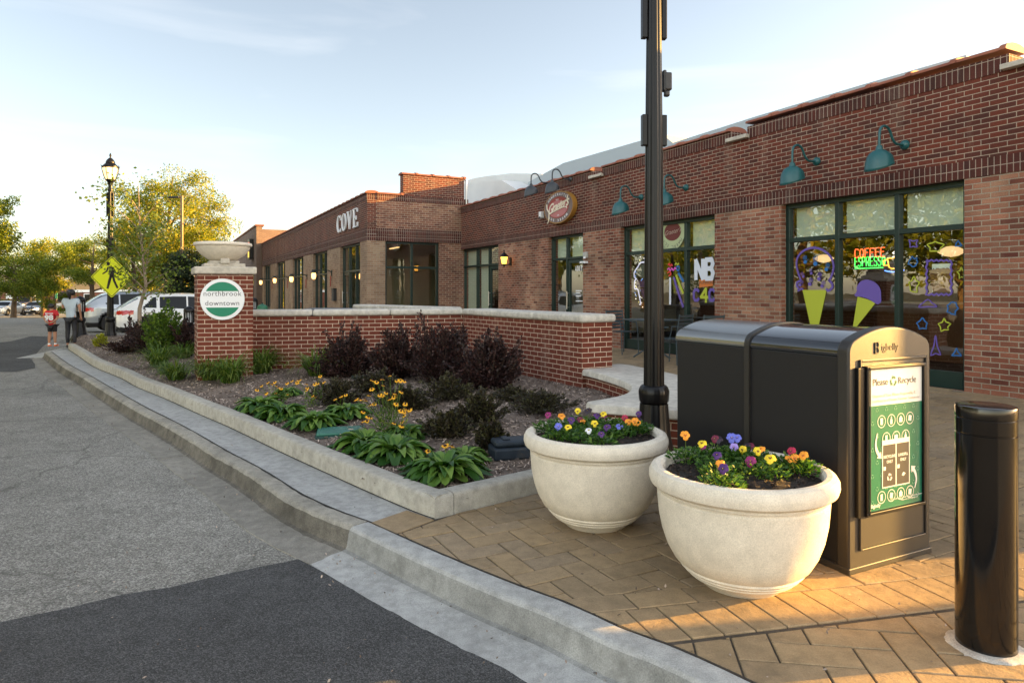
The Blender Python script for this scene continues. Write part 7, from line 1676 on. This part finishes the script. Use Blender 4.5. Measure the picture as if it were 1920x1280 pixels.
skin1 = mat('skin', (.42, .22, .14), .6); hairm = mat('hair_black', (.008, .006, .006), .45)
X, Y = P(133, 651.5, 0); ws = 1.57
wp, WN = person('person', (X, Y, .0), R(12), ws, skin1, 'woman with a ponytail in a pale blue T-shirt and black leggings, seen from behind', (((.135, .0, .655), (.125, .07, .54), (.12, .09, .50), (0, .3, -1), (0, 1, 0)), ((-.135, .03, .665), (-.10, .135, .74), (-.095, .15, .78), (.1, .2, 1), (.3, 1, 0))),
    (.0, .03), mat('shirt_blue', (.42, .50, .56), .8), mat('leggings', (.012, .012, .016), .6), hairm, mat('sandal_black', (.015, .012, .012), .5), 1, .62, hair='tail', wide=.98)
b = MB(); hN = WN['handL']; b.lathe([(.03, 0), (.035, .10), (.036, .11)], 12, c=(hN[0]+.0, hN[1]+.045)); b.v = [(v[0], v[1], v[2]+hN[2]-.02) for v in b.v]; cup = b.build('drink_cup', M['white'], None, smooth=True, uv=False); cup.parent = None; cup.matrix_world = Matrix.Translation(Vector((X, Y, 0)))@Matrix.Rotation(R(12), 4, 'Z'); tag(cup, 'small white cup held up in the hand of the woman', 'cup')
X, Y = P(98, 649, 0); bs = 1.17
boy, BNn = person('person', (X, Y, .0), R(5), bs, mat('skin_boy', (.40, .20, .12), .6), 'boy in red shirt numbered 98, black shorts and orange shoes, hands behind his back', (((.15, -.04, .655), (.06, -.115, .56), (.025, -.13, .555), (-1, -.1, -.1), (0, -.3, -1)), ((-.15, -.04, .655), (-.06, -.115, .565), (-.02, -.125, .56), (1, -.1, -.1), (0, -.3, -1))),
    (.02, -.02), mat('shirt_red', (.50, .012, .02), .7), mat('shorts_black', (.012, .012, .014), .7), hairm, mat('shoe_orange', (.85, .16, .02), .5), .80, .75, lean=-.06, wide=1.08, shirt_low=.47)
zt = .735*bs; b = MB(); addtext(b, '98', .165*bs, lambda x_, y_, z_: (x_*1.15-.012*bs, -.112*bs-z_-max(0, .02-abs(x_)*.1)*.2, .665*bs+y_), ext=.003, off=.006*bs); addtext(b, 'BEDARD', .045*bs, lambda x_, y_, z_: (x_-.012*bs, -.104*bs-z_, .765*bs+y_), ext=.003, off=.001); b.build('shirt_number', M['white'], boy, uv=False)

# ---------------------------------------------------------------- beyond the street
Yh = 96; zg = -1.0; brf = brick('brick_hall', (.22, .07, .045), (.17, .05, .035), (.30, .2, .14), stain=.2)
def hx(px): return QX(px, Yh)
def hz(py): return QZ(py, Yh)
x0, x1 = hx(-60), hx(150); r = empty('brick_hall', (x0, Yh, zg), 0, 'low red brick hall with a pale hipped roof at the far end of the street', 'building'); H1 = hz(526)-zg
b = MB(); b.box(0, x1-x0, 0, 22, 0, H1); b.build('wall', brf, r); tanr = mat('roof_tan', (.42, .33, .27), .8)
b = MB(); W_ = x1-x0; Hr = hz(503)-zg; b.face([(-.4, -.5, H1), (W_+.4, -.5, H1), (W_-3, 8, Hr), (5, 8, Hr)]); b.face([(W_+.4, -.5, H1), (W_+.4, 22, H1), (W_-3, 14, Hr), (W_-3, 8, Hr)]); b.face([(5, 8, Hr), (W_-3, 8, Hr), (W_-3, 14, Hr), (5, 14, Hr)]); b.box(-.4, W_+.4, -.5, 22.2, H1-.22, H1-.01); b.build('roof', tanr, r, uv=False)
b = MB(); xa = hx(88)-x0; xb = hx(116)-x0; b.box(xa, xb, -.03, .0, hz(540)-zg, hz(528)-zg); pn = b.build('panel', mat('panel_sage', (.22, .25, .22), .6), r, uv=False)
for px in (96.5, 117.5):
    b = MB(); c_ = hx(px)-x0; zc = hz(532.5)-zg; b.lathe([(.2, 0), (.17, .1)], 16); b.v = [(v[0]+c_, -v[2]-.04, v[1]+zc) for v in b.v]; b.build('round_light', M['white'], r, uv=False)
for k in range(5): b = MB(); c_ = 3+k*3.2; b.box(c_, c_+1.6, -.04, .0, 1.0, 2.4); f_ = b.build('window', M['green'], r, uv=False); b = MB(); b.box(c_+.1, c_+1.5, -.05, -.041, 1.1, 2.3); b.build('pane', M['cglass'], f_, uv=False)
x2, x3 = hx(129), hx(236); r = empty('gabled_hall', (x2, Yh-6, zg), 0, 'gabled yellow and red brick wing lit by the low sun, behind the woman', 'building'); Y2 = Yh-6; k_ = Y2/Yh; x2, x3 = QX(129, Y2), QX(330, Y2); r.location.x = x2; W_ = x3-x2; zz = lambda py: QZ(py, Y2)-zg
b = MB(); b.box(0, W_, 0, 5.9, 0, zz(548)); b.build('wall', brf, r); b = MB(); b.box(-.1, W_+.1, -.12, 5.8, zz(548), zz(543)); b.build('white_band', M['white'], r, uv=False)
b = MB(); b.prism([(0, zz(543)), (W_, zz(543)), (W_, zz(520)), (W_*.35, zz(508)), (0, zz(524))], .02, 5.7, ax='y'); b.build('gable', brick('brick_yellow', (.42, .27, .12), (.36, .22, .10), (.4, .3, .2), stain=.1), r)
b = MB(); b.prism([(-.3, zz(525)), (0-.3, zz(521)), (W_*.35, zz(504)), (W_*.35, zz(508))], -.3, 5.9, ax='y'); b.prism([(W_*.35, zz(508)), (W_*.35, zz(504)), (W_+.2, zz(516)), (W_+.2, zz(520))], -.3, 5.9, ax='y'); b.build('roof_edge', M['white'], r, uv=False)
for k in range(4): b = MB(); c_ = 2+k*3.4; b.box(c_, c_+1.4, -.04, .0, .9, 2.2); f_ = b.build('window', M['white'], r, uv=False); b = MB(); b.box(c_+.1, c_+1.3, -.05, -.041, 1.0, 2.1); b.build('pane', M['cglass'], f_, uv=False)
# far kerb walk, hedges, signs
b = MB(); b.box(-130, 20, 78, 82, -1.3, -.86); tag(b.build('far_sidewalk', M['conc'], uv=False), kind='structure')
b = MB(); b.box(-130, 20, 82.01, 120, -1.3, -.93); tag(b.build('lawn', mat('grass_far', (.06, .09, .02), .9), uv=False), kind='structure')
def hedge(px0, px1, pyt, Y, m, label, seed):
    x0, x1 = QX(px0, Y), QX(px1, Y); h_ = QZ(pyt, Y)+.93; r = empty('hedge', ((x0+x1)/2, Y, -.93), 0, label, 'hedge'); rn_ = np.random.default_rng(seed); n = int(1500*(x1-x0)*h_/6)+400
    C = np.stack([rn_.uniform(-(x1-x0)/2, (x1-x0)/2, n), rn_.uniform(-.5, .5, n), h_*rn_.random(n)**.6], 1); quads('foliage', leafquads(C, .16, rn_), M[m], r); b = MB()
    for k in range(max(3, int(x1-x0))): xx_ = (x0-x1)/2+.5+k*(x1-x0)/max(3, int(x1-x0)); b.tube([(xx_, 0, 0), (xx_, 0, h_*.7)], .04, n=4)
    b.build('stems', M['twig'], r, uv=False)
hedge(-40, 62, 561, 84, 'dkgreen', 'long dark clipped hedge behind the far cars', 1); hedge(70, 90, 561, 83, 'gold', 'small rounded sunlit bush below the flag', 2)
def board(px, py0, py1, wpx, Y, m, name, label, cat, zgd=-.93):
    X = QX(px, Y); w_ = wpx*Y/F; z0, z1 = QZ(py1, Y), QZ(py0, Y); r = empty(name, (X, Y, zgd), 0, label, cat); b = MB(); b.box(-w_/2, w_/2, -.04, .04, z0-zgd, z1-zgd); b.build('panel', m, r, uv=False, bev=.01)
    b = MB(); b.tube([(0, .06, 0), (0, .06, z1-zgd-.05)], .05, n=8); b.build('post', M['dark'], r, uv=False); return r
board(17.5, 551, 560, 12, 84, M['white'], 'white_board', 'white board on a post above the hedge at the far left', 'sign')
board(105.5, 549, 560, 4.5, 83, mat('banner_green', (.04, .22, .10), .6), 'green_banner', 'small green banner sign between the boy and the woman, far behind', 'sign')
board(111.5, 568, 578, 11, 80, mat('board_pale', (.45, .46, .44), .6), 'pale_board', 'pale low board behind the street between boy and woman', 'sign')
r = empty('flag_pole', (QX(68, 82), 82, -.93), 0, 'slanting pole with a small striped flag before the far trees', 'flag'); b = MB(); b.tube([(-.6, 0, 0), (.1, 0, 2.9)], .04, n=6); b.build('pole', M['white'], r, uv=False)
b = MB(); fx = QX(75, 82)-QX(68, 82)
for k in range(7): b.face([(-.1+.55*k/7*0+k*.09*.0-.0+x_, -.02, z_) for x_, z_ in ((0+k*.06, 2.85-k*.13), (.62+k*.06, 2.25-k*.13), (.62+(k+1)*.06, 2.25-(k+1)*.13), (0+(k+1)*.06, 2.85-(k+1)*.13))], k % 2)
b.face([(x_-.1, -.03, z_) for x_, z_ in ((0, 2.85), (.3, 2.56), (.46, 2.22), (.18, 2.46))], 2); b.build('flag', [mat('flag_red', (.45, .05, .05), .7), mat('flag_white', (.6, .58, .55), .7), mat('flag_blue', (.04, .05, .15), .7)], r, uv=False)
lamp_post(QX(57, 74), 74, -1.0, 'small distant black lamp post among the trees, left of the flag', mh=2.4+.9, clutter=False)
# car park light behind the large tree
Y = 37; X = QX(341, Y); r = empty('parking_light', (X, Y, gz(X, Y)), 0, 'slim brown car park light pole rising through the large sunlit tree', 'street lamp'); zt_ = QZ(367, Y)-gz(X, Y)
b = MB(); b.box(-.06, .06, -.06, .06, 0, zt_); b.build('pole', mat('bronze_pole', (.20, .13, .07), .4), r, bev=.01, uv=False); b = MB(); b.box(-.75, -.1, -.14, .14, zt_-.14, zt_-.04); b.build('lamp_head', M['dark'], r, bev=.02, uv=False); b = MB(); b.box(-.12, -.06, -.03, .03, zt_-.12, zt_-.06); b.build('arm', M['dark'], r, uv=False)
